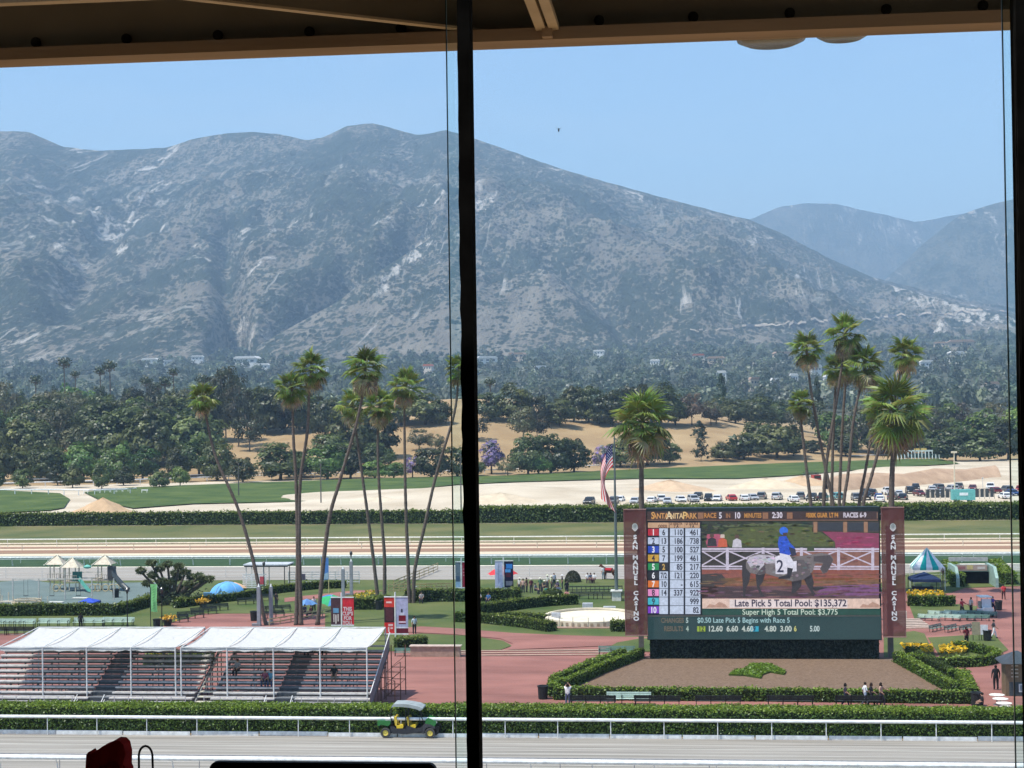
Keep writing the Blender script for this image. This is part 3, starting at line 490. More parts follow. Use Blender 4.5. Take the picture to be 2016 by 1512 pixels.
hedge('long low hedge left of the cream fountain', g2((900, 1224), (960, 1227), (1040, 1236), (1086, 1244)), 1.3, .95, 60, .1, far_cols)
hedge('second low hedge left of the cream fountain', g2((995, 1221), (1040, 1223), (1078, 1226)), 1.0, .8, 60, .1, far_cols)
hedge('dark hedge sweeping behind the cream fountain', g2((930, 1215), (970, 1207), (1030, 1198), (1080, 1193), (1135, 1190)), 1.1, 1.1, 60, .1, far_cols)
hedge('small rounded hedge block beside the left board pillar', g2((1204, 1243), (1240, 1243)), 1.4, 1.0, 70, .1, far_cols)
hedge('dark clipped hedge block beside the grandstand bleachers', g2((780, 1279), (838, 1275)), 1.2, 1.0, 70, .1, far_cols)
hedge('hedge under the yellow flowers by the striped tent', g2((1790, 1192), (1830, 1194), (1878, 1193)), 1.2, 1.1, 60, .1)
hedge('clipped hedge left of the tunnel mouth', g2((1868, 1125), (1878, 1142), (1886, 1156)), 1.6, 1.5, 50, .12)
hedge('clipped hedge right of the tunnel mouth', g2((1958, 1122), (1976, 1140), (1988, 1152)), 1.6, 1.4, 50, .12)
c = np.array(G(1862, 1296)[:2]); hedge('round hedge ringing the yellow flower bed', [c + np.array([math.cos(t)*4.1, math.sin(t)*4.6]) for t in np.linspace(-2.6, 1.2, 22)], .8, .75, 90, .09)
# planted emblem in the mulch bed
b = MB(); em = [(815, 170), (840, 150), (880, 146), (900, 126), (935, 124), (985, 124), (1012, 138), (1050, 156), (1040, 168), (985, 158), (955, 168), (946, 183), (905, 176), (880, 172)]
em = [G(1040+x*.484, 1250+y*.484)[:2] for x, y in em]; b.prism(em, 0, .12, (.06, .10, .014)); o = b.build('topiary_emblem', LEAF, None, (0, 0, .08)); tag(o, 'low clipped green plant emblem in the middle of the mulch bed', 'topiary')
P = []; a = np.array(em); lo, hi = a.min(0), a.max(0)
def inside(p, poly):
    c_ = False; j = len(poly)-1
    for i in range(len(poly)):
        if (poly[i][1] > p[1]) != (poly[j][1] > p[1]) and p[0] < (poly[j][0]-poly[i][0])*(p[1]-poly[i][1])/(poly[j][1]-poly[i][1])+poly[i][0]: c_ = not c_
        j = i
    return c_
while len(P) < 900:
    q = HR.uniform(lo, hi)
    if inside(q, em): P.append((*q, .13+HR.uniform(-.03, .06)))
P = np.array(P); V, F = leafquads(P, np.tile([0, 0, 1.0], (len(P), 1))+HR.normal(size=(len(P), 3))*.5, .12, HR); f = link('foliage', npmesh('foliage', V, F, np.array([(.12, .20, .02)])*HR.uniform(.6, 1.5, (len(P), 1)), LEAF), o); stuff(f)
# flowers
def flowers(label, poly, z, n=260, col=(.75, .48, .02), name='flower_bed'):
    poly = [tuple(p) for p in poly]; a = np.array(poly); lo, hi = a.min(0), a.max(0); P = []; k = 0
    while len(P) < n and k < n*40:
        k += 1; q = HR.uniform(lo, hi)
        if inside(q, poly): P.append((*q, z+HR.uniform(.1, .45)))
    P = np.array(P); P0 = P[0].copy(); P = P-P0; P[:, 2] += P0[2]-z; V, F = leafquads(P, np.tile([0, 0, 1.0], (len(P), 1))+HR.normal(size=(len(P), 3))*.6, HR.uniform(.1, .22, len(P)), HR, .8)
    cc = np.where(HR.random((len(P), 1)) < .8, np.array([col]), np.array([(.06, .11, .02)]))*HR.uniform(.75, 1.2, (len(P), 1)); o = link(name, npmesh(name, V, F, cc, LEAF), None, (P0[0], P0[1], z)); tag(o, label, 'flowers', 'yellow flower beds'); return o
flowers('left wedge of yellow flowers in the round hedge bed', gP([(1770, 1277), (1835, 1279), (1838, 1290), (1795, 1291)]), .15, 420)
flowers('right wedge of yellow flowers in the round hedge bed', gP([(1850, 1281), (1905, 1273), (1912, 1280), (1900, 1292), (1848, 1292)]), .15, 420)
flowers('yellow flowers on the hedge by the striped tent', gP([(1786, 1186), (1850, 1187), (1864, 1193), (1788, 1195)]), 1.0, 260)
flowers('yellow flower bed behind the red ad banner', gP([(690, 1178), (735, 1168), (745, 1172), (705, 1184)]), .1, 160, (.55, .42, .03))
flowers('yellow flowers seen under the left canopy', gP([(285, 1299), (400, 1297), (415, 1303), (290, 1306)]), .5, 300)
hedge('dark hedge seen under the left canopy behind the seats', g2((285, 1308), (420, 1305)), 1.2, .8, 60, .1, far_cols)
# dome shrub
o = thing('dome_shrub', 'rounded dome shrub in front of the crowd', 'shrub', G(1088, 1180)); r = np.random.default_rng(4); d = r.normal(size=(900, 3)); d /= np.linalg.norm(d, axis=1, keepdims=True); d[:, 2] = np.abs(d[:, 2])
V, F = leafquads(d*np.array([1.45, 1.0, 1.25]), d+r.normal(size=d.shape)*.4, .13, r); link('foliage', npmesh('foliage', V, F, np.array([(.06, .09, .02)])*r.uniform(.6, 1.4, (900, 1)), LEAF), o)
b = MB(); b.lathe([(.9, 0), (1.3, .4), (1.0, .9), (.3, 1.15)], 14, col=(.02, .03, .01)); b.build('core', MATTE, o)
b = MB()
o = thing('dome_shrub', 'dark rounded bush on the lawn behind the crowd', 'shrub', G(1128, 1146)); V, F = leafquads(d*np.array([1.0, .8, 1.4]), d+r.normal(size=d.shape)*.4, .14, r); link('foliage', npmesh('foliage', V, F, np.array([(.055, .06, .03)])*r.uniform(.5, 1.4, (900, 1)), LEAF), o)
# ---------------------------------------------------------------- palms
def frond_mesh(nm, col, seed, droop=.25):
    r = random.Random(seed); b = MB(); b.tube([(0, 0, 0), (.5, 0, .07), (1.0, 0, 0)], [.035, .025, .018], 4, (.16, .17, .05)); n = 17
    for i in range(n):
        a = (i-(n-1)/2)/(n-1)*R_(230); da = R_(230)/(n-1)*.5; L = .98*(1-.22*abs(a)/2.0)*r.uniform(.82, 1.12); f = .05*(1 if i % 2 else -1)
        q = lambda ang, rad, z: (1.0+math.cos(ang)*rad, math.sin(ang)*rad, z)
        c1 = tuple(x*r.uniform(.8, 1.2) for x in col); k = droop*r.uniform(.7, 1.5)
        b.add([(1, 0, 0), q(a-da*.9, L*.55, -.03), q(a, L*.55, .06), q(a+da*.9, L*.55, -.03), q(a+r.uniform(-.04, .04), L*1.08, -k)], [(0, 1, 2), (0, 2, 3), (1, 4, 2), (2, 4, 3)], c1)
    return b.mesh(nm, LEAFP)
FG = [frond_mesh('frond', (.19, .25, .055), i, .06+.14*i) for i in range(3)]; FD = [frond_mesh('dead_frond', (.42, .33, .18), 9+i, .5) for i in range(2)]
bark = mat('palm_bark', (.085, .068, .055), (.16, .13, .105), 3, .95, .03, 6, stretch=(1, 1, 4))
def palm(label, path, Y, sc, seed, dead=14, green=40, group='tall fan palms', r0=.26):
    r = random.Random(seed); P = [Vector(AT(u, v, Y)) for u, v in path]; base = P[-1].copy(); base.z = 0; dlt = P[-1]-P[-2]
    if P[-1].z > .2: base = P[-1] + dlt*(P[-1].z/max(.1, -dlt.z)); base.y = Y
    pts = P + ([base] if P[-1].z > .2 else []); pts = pts[::-1]; o = thing('palm_tree', label, 'palm', (base.x, base.y, 0), 0, group); b = MB(); loc = [p-Vector((base.x, base.y, 0)) for p in pts]; loc[0].z = -.1
    fine = []                                                # smooth bend
    for i in range(len(loc)-1):
        for t in range(12):
            p0, p1, p2, p3 = loc[max(i-1, 0)], loc[i], loc[i+1], loc[min(i+2, len(loc)-1)]; k = t/12
            fine.append(.5*((2*p1) + (p2-p0)*k + (2*p0-5*p1+4*p2-p3)*k*k + (3*p1-p0-3*p2+p3)*k**3))
    fine.append(loc[-1]); n = len(fine); rad = [r0*(1.25 - .55*min(1, i/(n-1)*1.2))*(1.05 if i % 2 else .95)*r.uniform(.96, 1.04) for i in range(n)]; rad[0] *= 1.35; b.tube(fine, rad, 9); b.build('trunk', bark, o, smooth=True)
    top = loc[-1]
    for i in range(green):
        el = R_(82) - (i/(green-1))**.9*R_(140) + r.uniform(-.2, .2); az = i*2.39996 + r.uniform(-.3, .3); c = link('frond', r.choice(FG), o, top + Vector((0, 0, .1))); c.rotation_mode = 'XYZ'
        c.rotation_euler = (r.uniform(-.5, .5), -el, az); s = sc*r.uniform(.85, 1.12); c.scale = (s, s, s)
    for i in range(dead):
        el = R_(-35) - i/dead*R_(42) + r.uniform(-.15, .15); az = i*2.39996 + r.uniform(-.4, .4); c = link('dead_frond', r.choice(FD), o, top + Vector((0, 0, -.25-.5*r.random()*sc))); c.rotation_euler = (r.uniform(-.6, .6), -el, az); s = sc*r.uniform(.7, 1.0); c.scale = (s, s, s*.8)
    return o
PL = [('leaning palm farthest left, bending over the playground path', [(399, 786), (404, 812), (425, 900), (468, 1000), (500, 1110), (520, 1215), (526, 1240)], 163, .80, 8),
 ('palm of the touching pair, shorter left one', [(574, 765), (576, 800), (578, 870), (583, 950), (586, 1100), (583, 1235)], 163, .86, 8), ('palm of the touching pair, taller right one', [(613, 728), (609, 765), (605, 850), (591, 950), (589, 1080), (593, 1235)], 163, .92, 8),
 ('leaning palm with a large shaggy brown skirt', [(719, 728), (715, 770), (700, 840), (668, 950), (645, 1040), (625, 1235)], 163, 1.05, 34), ('short palm crossing behind the shaggy leaning palm', [(694, 800), (698, 830), (708, 900), (722, 1000), (735, 1100), (744, 1176)], 186, .92, 12),
 ('short palm with pale dead fronds right of the shaggy palm', [(748, 800), (744, 835), (745, 930), (752, 1030), (757, 1100), (757, 1178)], 185, .98, 26), ('straight tall palm left of the window post', [(797, 762), (796, 795), (797, 900), (799, 1000), (803, 1100), (806, 1190)], 181, 1.05, 12),
 ('palm leaning right with its crown against the window post', [(904, 728), (902, 755), (893, 820), (860, 930), (835, 1040), (817, 1120), (814, 1186)], 181, .88, 6),
 ('large-crowned palm right of the flag', [(1264, 832), (1263, 880), (1263, 1000), (1263, 1225)], 166, 1.62, 10),
 ('leftmost tall palm of the right cluster', [(1588, 688), (1590, 715), (1597, 770), (1613, 860), (1627, 930), (1643, 1010), (1660, 1190)], 186, 1.0, 12), ('lowest left palm of the right cluster', [(1576, 796), (1577, 828), (1585, 900), (1597, 1000), (1612, 1190)], 186, .82, 10),
 ('tallest palm of the right cluster', [(1664, 658), (1662, 685), (1650, 770), (1635, 860), (1623, 960), (1618, 1190)], 186, 1.08, 10), ('small palm left below the tallest palm', [(1646, 727), (1645, 755), (1640, 870), (1637, 1000), (1634, 1190)], 192, .85, 22),
 ('small palm right below the tallest palm', [(1670, 722), (1665, 750), (1658, 850), (1652, 1000), (1648, 1190)], 195, .78, 18), ('shaggy palm right of the tallest palm', [(1703, 718), (1697, 748), (1680, 830), (1670, 930), (1660, 1000), (1645, 1190)], 186, 1.15, 30),
 ('rightmost tall palm behind the big crown', [(1782, 698), (1775, 724), (1762, 780), (1740, 850), (1715, 940), (1698, 1000), (1672, 1190)], 186, 1.0, 10), ('half-hidden palm left behind the big crown', [(1726, 806), (1718, 840), (1705, 920), (1690, 1000), (1668, 1190)], 190, .9, 10),
 ('large low palm with the biggest crown behind the right pillar', [(1763, 812), (1760, 865), (1757, 920), (1755, 1000), (1754, 1225)], 166, 1.75, 16)]
for i, (lb, path, Y, sc, dd) in enumerate(PL): palm(lb, path, Y, sc*1.2, 30+i, dd, 25 if sc < 1.4 else 30, r0=.18 if sc < 1.4 else .27)
# far palms above the wood: trunk and crown only
fb = []
for i in range(2):
    r = np.random.default_rng(60+i); n = 130; d = r.normal(size=(n, 3)); d /= np.linalg.norm(d, axis=1, keepdims=True); d[:, 2] = d[:, 2]*.8+.15; V, F = leafquads(d*r.uniform(.5, 1.6, (n, 1)), d+r.normal(size=(n, 3))*.5, .42, r, .35)
    fb.append(npmesh('crown', V, F, np.where(d[:, 2:3] < -.25, np.array([(.12, .09, .05)]), np.array([(.045, .065, .02)]))*r.uniform(.6, 1.4, (n, 1)), LEAF))
for i, (u, vt, vb, s) in enumerate(sorted([(70, 738, 810, 1.1), (126, 704, 800, 1.3), (148, 726, 790, .95), (197, 720, 790, 1.1), (216, 710, 785, 1.3), (288, 740, 800, 1.2), (310, 750, 800, 1.0), (325, 742, 800, 1.3), (341, 722, 795, 1.0), (398, 738, 800, 1.3), (436, 728, 810, 1.1), (470, 752, 830, 1.1), (112, 790, 880, 1.3), (232, 802, 880, 1.5), (312, 836, 905, 1.7), (340, 840, 905, 1.2), (965, 742, 800, .9), (1455, 870, 905, 2.0), (485, 762, 830, 1.0)])):
    p = hit(u, vb) or (0, 800, 0)
    if p[1] > 735: Y = 742+(i*37 % 60); q = AT(u, vt+12, Y); p = (q[0], Y, float(terr(q[0], Y)))
    Y = p[1]; t = AT(u, vt+12, Y); o = thing('far_palm_tree', f'small distant palm standing above the trees, {nth(i+1)} distant palm from the left', 'palm', p, 0, 'distant palms'); b = MB(); hgt = t[2]-p[2]; b.tube([(0, 0, -.3), (.2, 0, hgt*.5), (t[0]-p[0], 0, hgt)], [.35, .28, .25], 6); b.build('trunk', bark, o)
    c = link('crown', fb[i % 2], o, (t[0]-p[0], 0, hgt)); c.scale = (s*1.8,)*3
# spiky branching tree beside the playground
o = thing('spiky_tree', 'large many-stemmed spiky tree beside the green banner', 'tree', G(338, 1190)); r = random.Random(4); b = MB(); heads = []
for i, (u, v) in enumerate([(278, 1126), (300, 1134), (315, 1122), (330, 1113), (298, 1110), (352, 1117), (348, 1140), (365, 1128), (378, 1138), (392, 1136), (400, 1144), (412, 1142), (372, 1152), (318, 1146), (335, 1148), (290, 1150), (358, 1160), (385, 1156), (345, 1130), (322, 1160)]):
    q = Vector(AT(u, v, G(338, 1190)[1] + r.uniform(-1.6, 1.6))) - o.location; heads.append(q); m_ = Vector((q.x*.45, q.y*.4, q.z*.45)); b.tube([(q.x*.12, q.y*.1, -.05), m_, q], [.22, .17, .12], 6, (.10, .085, .07))
b.build('stems', MATTE, o); rr = np.random.default_rng(8); P = []; N = []
for q in heads:
    d = rr.normal(size=(110, 3)); d /= np.linalg.norm(d, axis=1, keepdims=True); d[:, 2] = d[:, 2]*.6+.25; P.append(np.array(q)+d*.5); N.append(np.cross(d, rr.normal(size=d.shape)))
P = np.concatenate(P); xb_ = rr.normal(size=(900, 3))*np.array([1.7, .8, .45])+np.array([0, -.2, .55]); xb_[:, 2] = np.abs(xb_[:, 2]); P = np.concatenate([P, xb_]); N.append(rr.normal(size=(900, 3))+np.array([0, 0, .6])); V, F = leafquads(P, np.concatenate(N), .34, rr, .24); link('crown', npmesh('crown', V, F, np.array([(.15, .18, .085)])*rr.uniform(.5, 1.4, (len(P), 1)), LEAF), o)
# ================================================================ RAILS AND FENCES
WH = (.80, .80, .78)
def rail(label, name, y, x0, x1, step, h, r=.05, col=WH, lean=0.0, z2=None, post=.05, arm=None, first=0.0, cat='rail', group='track rails', wire=()):
    o = thing(name, label, cat, (x0, y, 0), 0, group); L = x1-x0; b = MB(); b.tube([(0, 0, h), (L, 0, h)], r, 8, col); b.build('top_rail', PAINT, o)
    for z in wire: b = MB(); b.tube([(0, 0, z), (L, 0, z)], r*.6, 6, col); b.build('lower_rail', PAINT, o)
    b = MB(); b.tube([(0, lean, -.05), (0, lean*.4, h*.7), (0, arm or 0, h)], [post, post*.9, post*.8], 6, col); me = b.mesh('post', PAINT); n = int((L-first)/step)
    for i in range(n+1): link('post', me, o, (first+i*step, 0, 0))
    return o
x_ = lambda u, v, z=0: G(u, v, z)[0]
rail('thick white rail in front of the near hedge', 'track_rail', 107.55, -62, 34, 4.27*.82, 1.22, .11, WH, 0, post=.035, first=.9)
rail('white rail nearest the camera along the bottom edge', 'track_rail', 95.0, -56, 30, 3.6, 1.2, .15, WH, .45, post=.045, arm=-.1)
rail('slim grey cable rail just behind the nearest white rail', 'track_rail', 96.6, -56, 30, 4.4, 1.05, .03, (.30, .30, .31), 0, post=.03)
o = thing('track_kerb', 'low white kerb boards under the near hedge rail', 'kerb', (-62, 107.75, 0)); b = MB(); b.box(2.35, 0, .14, 4.66, .12, .28, col=WH); me = b.mesh('board', PAINT)
for i in range(20): c = link('board', me, o, (i*4.74, random.uniform(-.05, .05), random.uniform(-.05, 0))); c.rotation_euler.z = random.uniform(-.01, .01)
rail('long white rail between service road and turf course', 'track_rail', 225.4, -150, 80, 5.35, 1.25, .10, (.82, .84, .80), .5, post=.07, arm=-.25, wire=(1.02,))
rail('second rail row on the turf course edge', 'track_rail', 229.9, -160, 80, 10.5, 1.0, .05, (.45, .55, .50), 0, post=.06)
rail('tan-topped rail inside the dirt course', 'track_rail', 250.9, -170, 85, 9.2, 1.1, .13, (.72, .62, .47), 0, post=.07)
rail('white rail along the far edge of the dirt course', 'track_rail', 258.2, -170, 85, 8.4, 1.2, .10, (.80, .80, .72), .2, post=.07)
# post and wire fence in front of the service road
o = rail('thin wire fence along the edge of the lawn', 'wire_fence', 208.4, -140, 45, 5.0, 1.45, .03, (.62, .61, .58), 0, post=.035, wire=(1.0, .55, .2), cat='fence', group=None)
# curved far rail on the turf bend
def railpath(label, pts, h, r, step, col=WH, name='track_rail'):
    P = [Vector((*p, 0)) for p in pts]; o = thing(name, label, 'rail', P[0], 0, 'track rails'); b = MB(); b.tube([p-P[0]+Vector((0, 0, h)) for p in P], r, 6, col); b.build('top_rail', PAINT, o); b = MB(); b.tube([(0, 0, -.1), (0, 0, h)], r*.8, 6, col); me = b.mesh('post', PAINT); d = 0; nxt = 0
    for i in range(len(P)-1):
        s = (P[i+1]-P[i]).length; t = 0
        while nxt < d+s: q = P[i]+(P[i+1]-P[i])*((nxt-d)/s); link('post', me, o, q-P[0]); nxt += step
        d += s
railpath('far white rail sweeping along the foot of the wood and hill', gP([(-200, 968), (0, 960), (250, 953), (480, 945), (700, 938), (1000, 932), (1240, 920), (1450, 911), (1700, 903), (1850, 899)]), 1.3, .16, 7)
railpath('grey outer rail behind the far white rail', gP([(-200, 956), (0, 953), (250, 947), (480, 940), (700, 934), (1000, 926), (1240, 915), (1450, 907), (1700, 899)]), 1.3, .12, 12, (.35, .37, .38))
railpath('short white rail on the left turf bend', gP([(-100, 975), (0, 975), (60, 975), (110, 975), (175, 976), (250, 974), (268, 972)]), 1.5, .18, 5)
# broken white barrier sections
for i, (u, v) in enumerate([(170, 973), (192, 973), (212, 972), (222, 971), (236, 971), (246, 970), (285, 972)]):
    p = G(u, v); o = thing('barrier', f'small white barrier on the left turf bend, {nth(i+1)} from left', 'barrier', p, random.uniform(-.5, .5), 'white barriers'); b = MB(); b.box(0, 0, 1.0, 2.0, .12, .3, col=WH); b.build('board', PAINT, o)
    for s in (-.8, .8): b = MB(); b.bar((s, -.3, 0), (s, 0, 1.1), .12, col=WH); b.build('leg', PAINT, o)
# sand piles
def pile(label, u, v, r, h, col, seed):
    p = G(u, v); n = 22; rr = np.random.default_rng(seed); b = MB(); P = []; F = []
    for j in range(6):
        t = j/5
        for k in range(n): a = 2*math.pi*k/n; rad = r*(1-t)**.85*(1+.12*math.sin(k*1.7+seed)+rr.uniform(-.05, .05)); P.append((rad*math.cos(a), rad*math.sin(a)*.8, h*t**1.1-.1+rr.uniform(-.05, .05)*h))
    for j in range(5):
        for k in range(n): F.append((j*n+k, j*n+(k+1) % n, (j+1)*n+(k+1) % n, (j+1)*n+k))
    b.add(P, F, col); o = b.build('sand_pile', mat('pile_' + str(seed), tuple(c*.85 for c in col), tuple(min(1, c*1.1) for c in col), .6, .95, .1, 3), None, p, smooth=True); tag(o, label, 'sand pile', 'sand piles'); return o
pile('tan sand pile at the gap in the left hedge', 202, 1012, 7.2, 3.6, (.50, .34, .20), 1)
pile('pale sand pile left of the window post', 745, 990, 9, 1.6, (.60, .50, .36), 2); pile('wide sand pile right of the window post', 985, 992, 13, 2.6, (.58, .47, .33), 3)
pile('brownish sand pile beyond the flag', 1320, 968, 12, 3.0, (.55, .39, .25), 4); pile('pale cone of sand beyond the screen', 1510, 960, 11, 2.6, (.62, .50, .35), 5); pile('low brown heap beside the red truck', 1580, 955, 9, 2.6, (.52, .36, .22), 6)
def bankmesh(label, path, w, h, col):
    P = [Vector(G(*p)) for p in path]; o_ = P[0]; V = []; F = []
    for i, p in enumerate(P):
        for k, (dy, z) in enumerate(((-w, -.1), (-w*.45, h*.8), (0, h), (w*.5, h*.7), (w, -.1))): V.append((p.x-o_.x, p.y-o_.y+dy, z*(.75+.3*random.random()) if 0 < k < 4 else -.1))
    for i in range(len(P)-1):
        for k in range(4): F.append((i*5+k, (i+1)*5+k, (i+1)*5+k+1, i*5+k+1))
    b = MB(); b.add(V, F, col); o = b.build('earth_bank', mat('bank_earth', (.36, .235, .15), (.50, .34, .22), .3, .95, .1, 2), None, o_, smooth=True); tag(o, label, 'earth bank')
bankmesh('long brown earth bank behind the car park', [(1625, 966), (1660, 962), (1720, 957), (1780, 953), (1840, 949), (1900, 944), (1960, 940)], 10, 3.6, (.4, .26, .17))
# ================================================================ THE SCREEN
YS = 140.6
def S(zx, zy, k=0):                                          # a spot on the face of the board, k layers proud of it
    p = AT(1216+zx*.2897, 980+zy*.2896, YS); return (p[0], YS-.03*k, p[2])
board = thing('tote_board', 'giant lit race screen on a dark base between two red banner pillars', 'screen', (6.65, YS, 0)); BO = Vector(board.location)
def loc(p): return Vector(p)-BO
xl, xr = S(195, 500)[0], S(1788, 500)[0]; zt, zb = S(1000, 68)[2], S(1000, 968)[2]
b = MB(); b.box((xl+xr)/2-BO.x, .75, (zt+zb)/2, xr-xl, 1.4, zt-zb, col=(.018, .03, .032)); b.build('cabinet', PAINT, board)
b = MB(); b.box((xl+xr)/2-BO.x, 1.0, zb/2-.02, xr-xl-.4, 1.2, zb, col=(.010, .016, .010)); b.build('base', MATTE, board)
n = 1600; P = np.stack([HR.uniform(xl-BO.x+.2, xr-BO.x-.2, n), np.full(n, .36), HR.uniform(0, zb-.1, n)], 1); V, F = leafquads(P, np.tile([0, -1, .3], (n, 1))+HR.normal(size=(n, 3))*.5, .12, HR); stuff(link('climbing_ivy', npmesh('climbing_ivy', V, F, np.array([(.012, .022, .010)])*HR.uniform(.5, 1.7, (n, 1)), LEAF), board))
for zx in (150, 1862):
    x = S(zx, 500)[0]-BO.x; b = MB(); b.box(x, 1.6, 5.6, .45, .45, 11.4, col=(.14, .13, .12)); b.build('support_post', PAINT, board)
for i, z in enumerate(np.linspace(2.2, 12.4, 9)):
    for zx in (196, 1786): b = MB(); b.bar((S(zx, 500)[0]-BO.x-.3*(1 if zx < 900 else -1), .3, z), (S(zx, 500)[0]-BO.x, .3, z), .08, col=(.5, .5, .5)); b.build('bracket', PAINT, board)
EM = emat(); scr = MB(); PICC = {}
def q4(x0, y0, x1, y1, k, c, t=None): (t or scr).poly([loc(S(x0, y1, k)), loc(S(x1, y1, k)), loc(S(x1, y0, k)), loc(S(x0, y0, k))], lin(*c))
def pg(pts, k, c, t=None): (t or scr).poly([loc(S(x, y, k)) for x, y in pts], lin(*c))
# header strip and lower panel
q4(200, 92, 1770, 155, 2, (58, 36, 32)); q4(200, 148, 1770, 156, 3, (120, 88, 70)); q4(205, 160, 570, 795, 2, (22, 26, 40)); q4(205, 800, 1790, 962, 2, (30, 62, 62)); q4(205, 798, 1785, 806, 3, (86, 84, 80))
for x in (545, 985, 1150): q4(x, 100, x+38, 142, 3, (150, 105, 75))
q4(1760, 98, 1766, 140, 3, (140, 110, 90)); scr.build('lit_panel', EM, board); tab = MB()
for x0, x1 in ((206, 340), (352, 448), (458, 550)): q4(x0, 168, x1+8, 204, 3, (205, 165, 130), tab)
cc = [(190, 30, 50), (196, 206, 232), (35, 70, 190), (205, 160, 55), (30, 145, 80), (30, 32, 36), (225, 120, 40), (240, 150, 205), (70, 190, 210), (130, 60, 200)]
for i in range(10):
    y0 = 210+i*58.6; q4(206, y0, 280, y0+46, 4, cc[i], tab); q4(283, y0-3, 342, y0+52, 3, (200, 212, 236) if i != 4 else (34, 34, 38), tab); q4(356, y0-3, 448, y0+52, 3, (200, 212, 236), tab); q4(460, y0-3, 562, y0+52, 3, (200, 212, 236), tab)
tab.build('odds_table', EM, board)
# the picture of the paddock
pic = MB(); K = 3
q4(572, 160, 1775, 345, K, (52, 62, 42), pic); pg([(700, 250), (760, 205), (1050, 190), (1330, 200), (1475, 300), (1475, 330), (760, 330)], K+1, (84, 92, 46), pic); pg([(572, 165), (1320, 165), (1330, 195), (1050, 185), (760, 200), (640, 235), (572, 240)], K+1, (44, 52, 38), pic); pg([(640, 190), (1000, 172), (1300, 178), (1290, 186), (900, 190), (660, 204)], K+2, (92, 104, 66), pic)
q4(1320, 162, 1775, 232, K+1, (70, 62, 60), pic)
for x in (1330, 1532, 1672): q4(x, 162, x+26, 235, K+2, (158, 118, 92), pic)
for x0, x1 in ((1362, 1528), (1562, 1668), (1702, 1774)): q4(x0, 168, x1, 222, K+2, (46, 52, 62), pic)
pg([(1390, 228), (1775, 240), (1775, 348), (1480, 346), (1476, 300)], K+1, (140, 58, 90), pic); pg([(585, 248), (690, 245), (740, 300), (700, 335), (610, 335)], K+2, (178, 84, 110), pic)
q4(572, 345, 1775, 490, K, (58, 52, 46), pic); q4(1180, 350, 1775, 490, K+1, (142, 96, 84), pic); q4(572, 488, 1775, 560, K, (146, 84, 72), pic); q4(572, 545, 1775, 600, K, (126, 92, 66), pic); q4(572, 596, 1775, 684, K, (110, 78, 84), pic); pg([(1400, 600), (1775, 585), (1775, 660), (1330, 668)], K+1, (126, 80, 128), pic); pg([(572, 520), (700, 510), (750, 570), (660, 620), (700, 650), (572, 680)], K+1, (62, 54, 52), pic)
pg([(572, 600), (900, 610), (1200, 640), (1500, 648), (1480, 676), (930, 678), (572, 684)], K+1, (70, 52, 56), pic)
FW = (206, 196, 218)
for y0, y1 in ((332, 345), (350, 357), (452, 463), (470, 478)): pg([(572, y0+8), (1775, y0+10), (1775, y1+10), (572, y1+8)], K+2, FW, pic)
for x in (735, 978, 1238, 1490, 1722): pg([(x, 338), (x+20, 338), (x+20, 490), (x, 490)], K+3, FW, pic)
for x0 in (572, 755, 998, 1258, 1510):
    for a, c_ in ((362, 458), (458, 362)): pg([(x0, a-5), (x0+225 if x0 > 572 else 735, c_-5), (x0+225 if x0 > 572 else 735, c_+5), (x0, a+5)], K+2, FW, pic)
for x, c_, h in ((640, (46, 40, 46), 300), (712, (206, 96, 62), 305), (810, (205, 200, 214), 308)): pg([(x-32, h+28), (x-26, h-20), (x, h-34), (x+28, h-20), (x+34, h+28)], K+4, c_, pic); pg([(x-13, h-58), (x+13, h-58), (x+15, h-34), (x-15, h-34)], K+5, (210, 190, 180) if x == 712 else (90, 64, 56), pic)
HG, HD = (120, 112, 114), (50, 45, 49)
for L in ([(868, 455), (905, 490), (893, 570), (872, 612), (866, 668), (884, 674), (852, 674), (850, 600), (846, 545)], [(935, 505), (1004, 505), (986, 570), (962, 600), (985, 652), (1002, 672), (972, 670), (945, 605)], [(1178, 540), (1250, 540), (1246, 600), (1206, 642), (1178, 652), (1184, 600)], [(1255, 530), (1312, 500), (1332, 575), (1322, 620), (1346, 658), (1322, 654), (1288, 600)]): pg(L, K+6, HD, pic)
pg([(846, 430), (868, 440), (874, 520), (850, 580), (844, 520)], K+5, (52, 46, 50), pic)                                     # tail
pg([(870, 440), (888, 402), (930, 380), (990, 378), (1050, 388), (1180, 398), (1250, 392), (1300, 385), (1385, 372), (1445, 385), (1466, 418), (1440, 470), (1420, 506), (1392, 512), (1372, 480), (1392, 446), (1342, 444), (1322, 500), (1262, 552), (1190, 566), (1110, 545), (1005, 512), (960, 522), (898, 508), (872, 476)], K+7, HG, pic)
pg([(1200, 420), (1262, 420), (1300, 470), (1310, 520), (1262, 552), (1190, 566), (1185, 500)], K+8, (96, 88, 92), pic); pg([(1330, 395), (1440, 388), (1462, 420), (1440, 470), (1418, 504), (1394, 510), (1376, 480), (1396, 440), (1330, 430)], K+8, (78, 70, 74), pic); pg([(878, 430), (895, 400), (960, 385), (1060, 392), (1075, 440), (1000, 448), (960, 490), (900, 470)], K+8, (196, 190, 204), pic); pg([(960, 490), (1000, 448), (1005, 512), (940, 520)], K+9, (84, 76, 80), pic)
pg([(1068, 398), (1150, 372), (1192, 455), (1194, 498), (1130, 517), (1072, 514)], K+10, (230, 226, 242), pic); pg([(1192, 430), (1214, 425), (1214, 497), (1190, 497)], K+10, (226, 222, 238), pic)
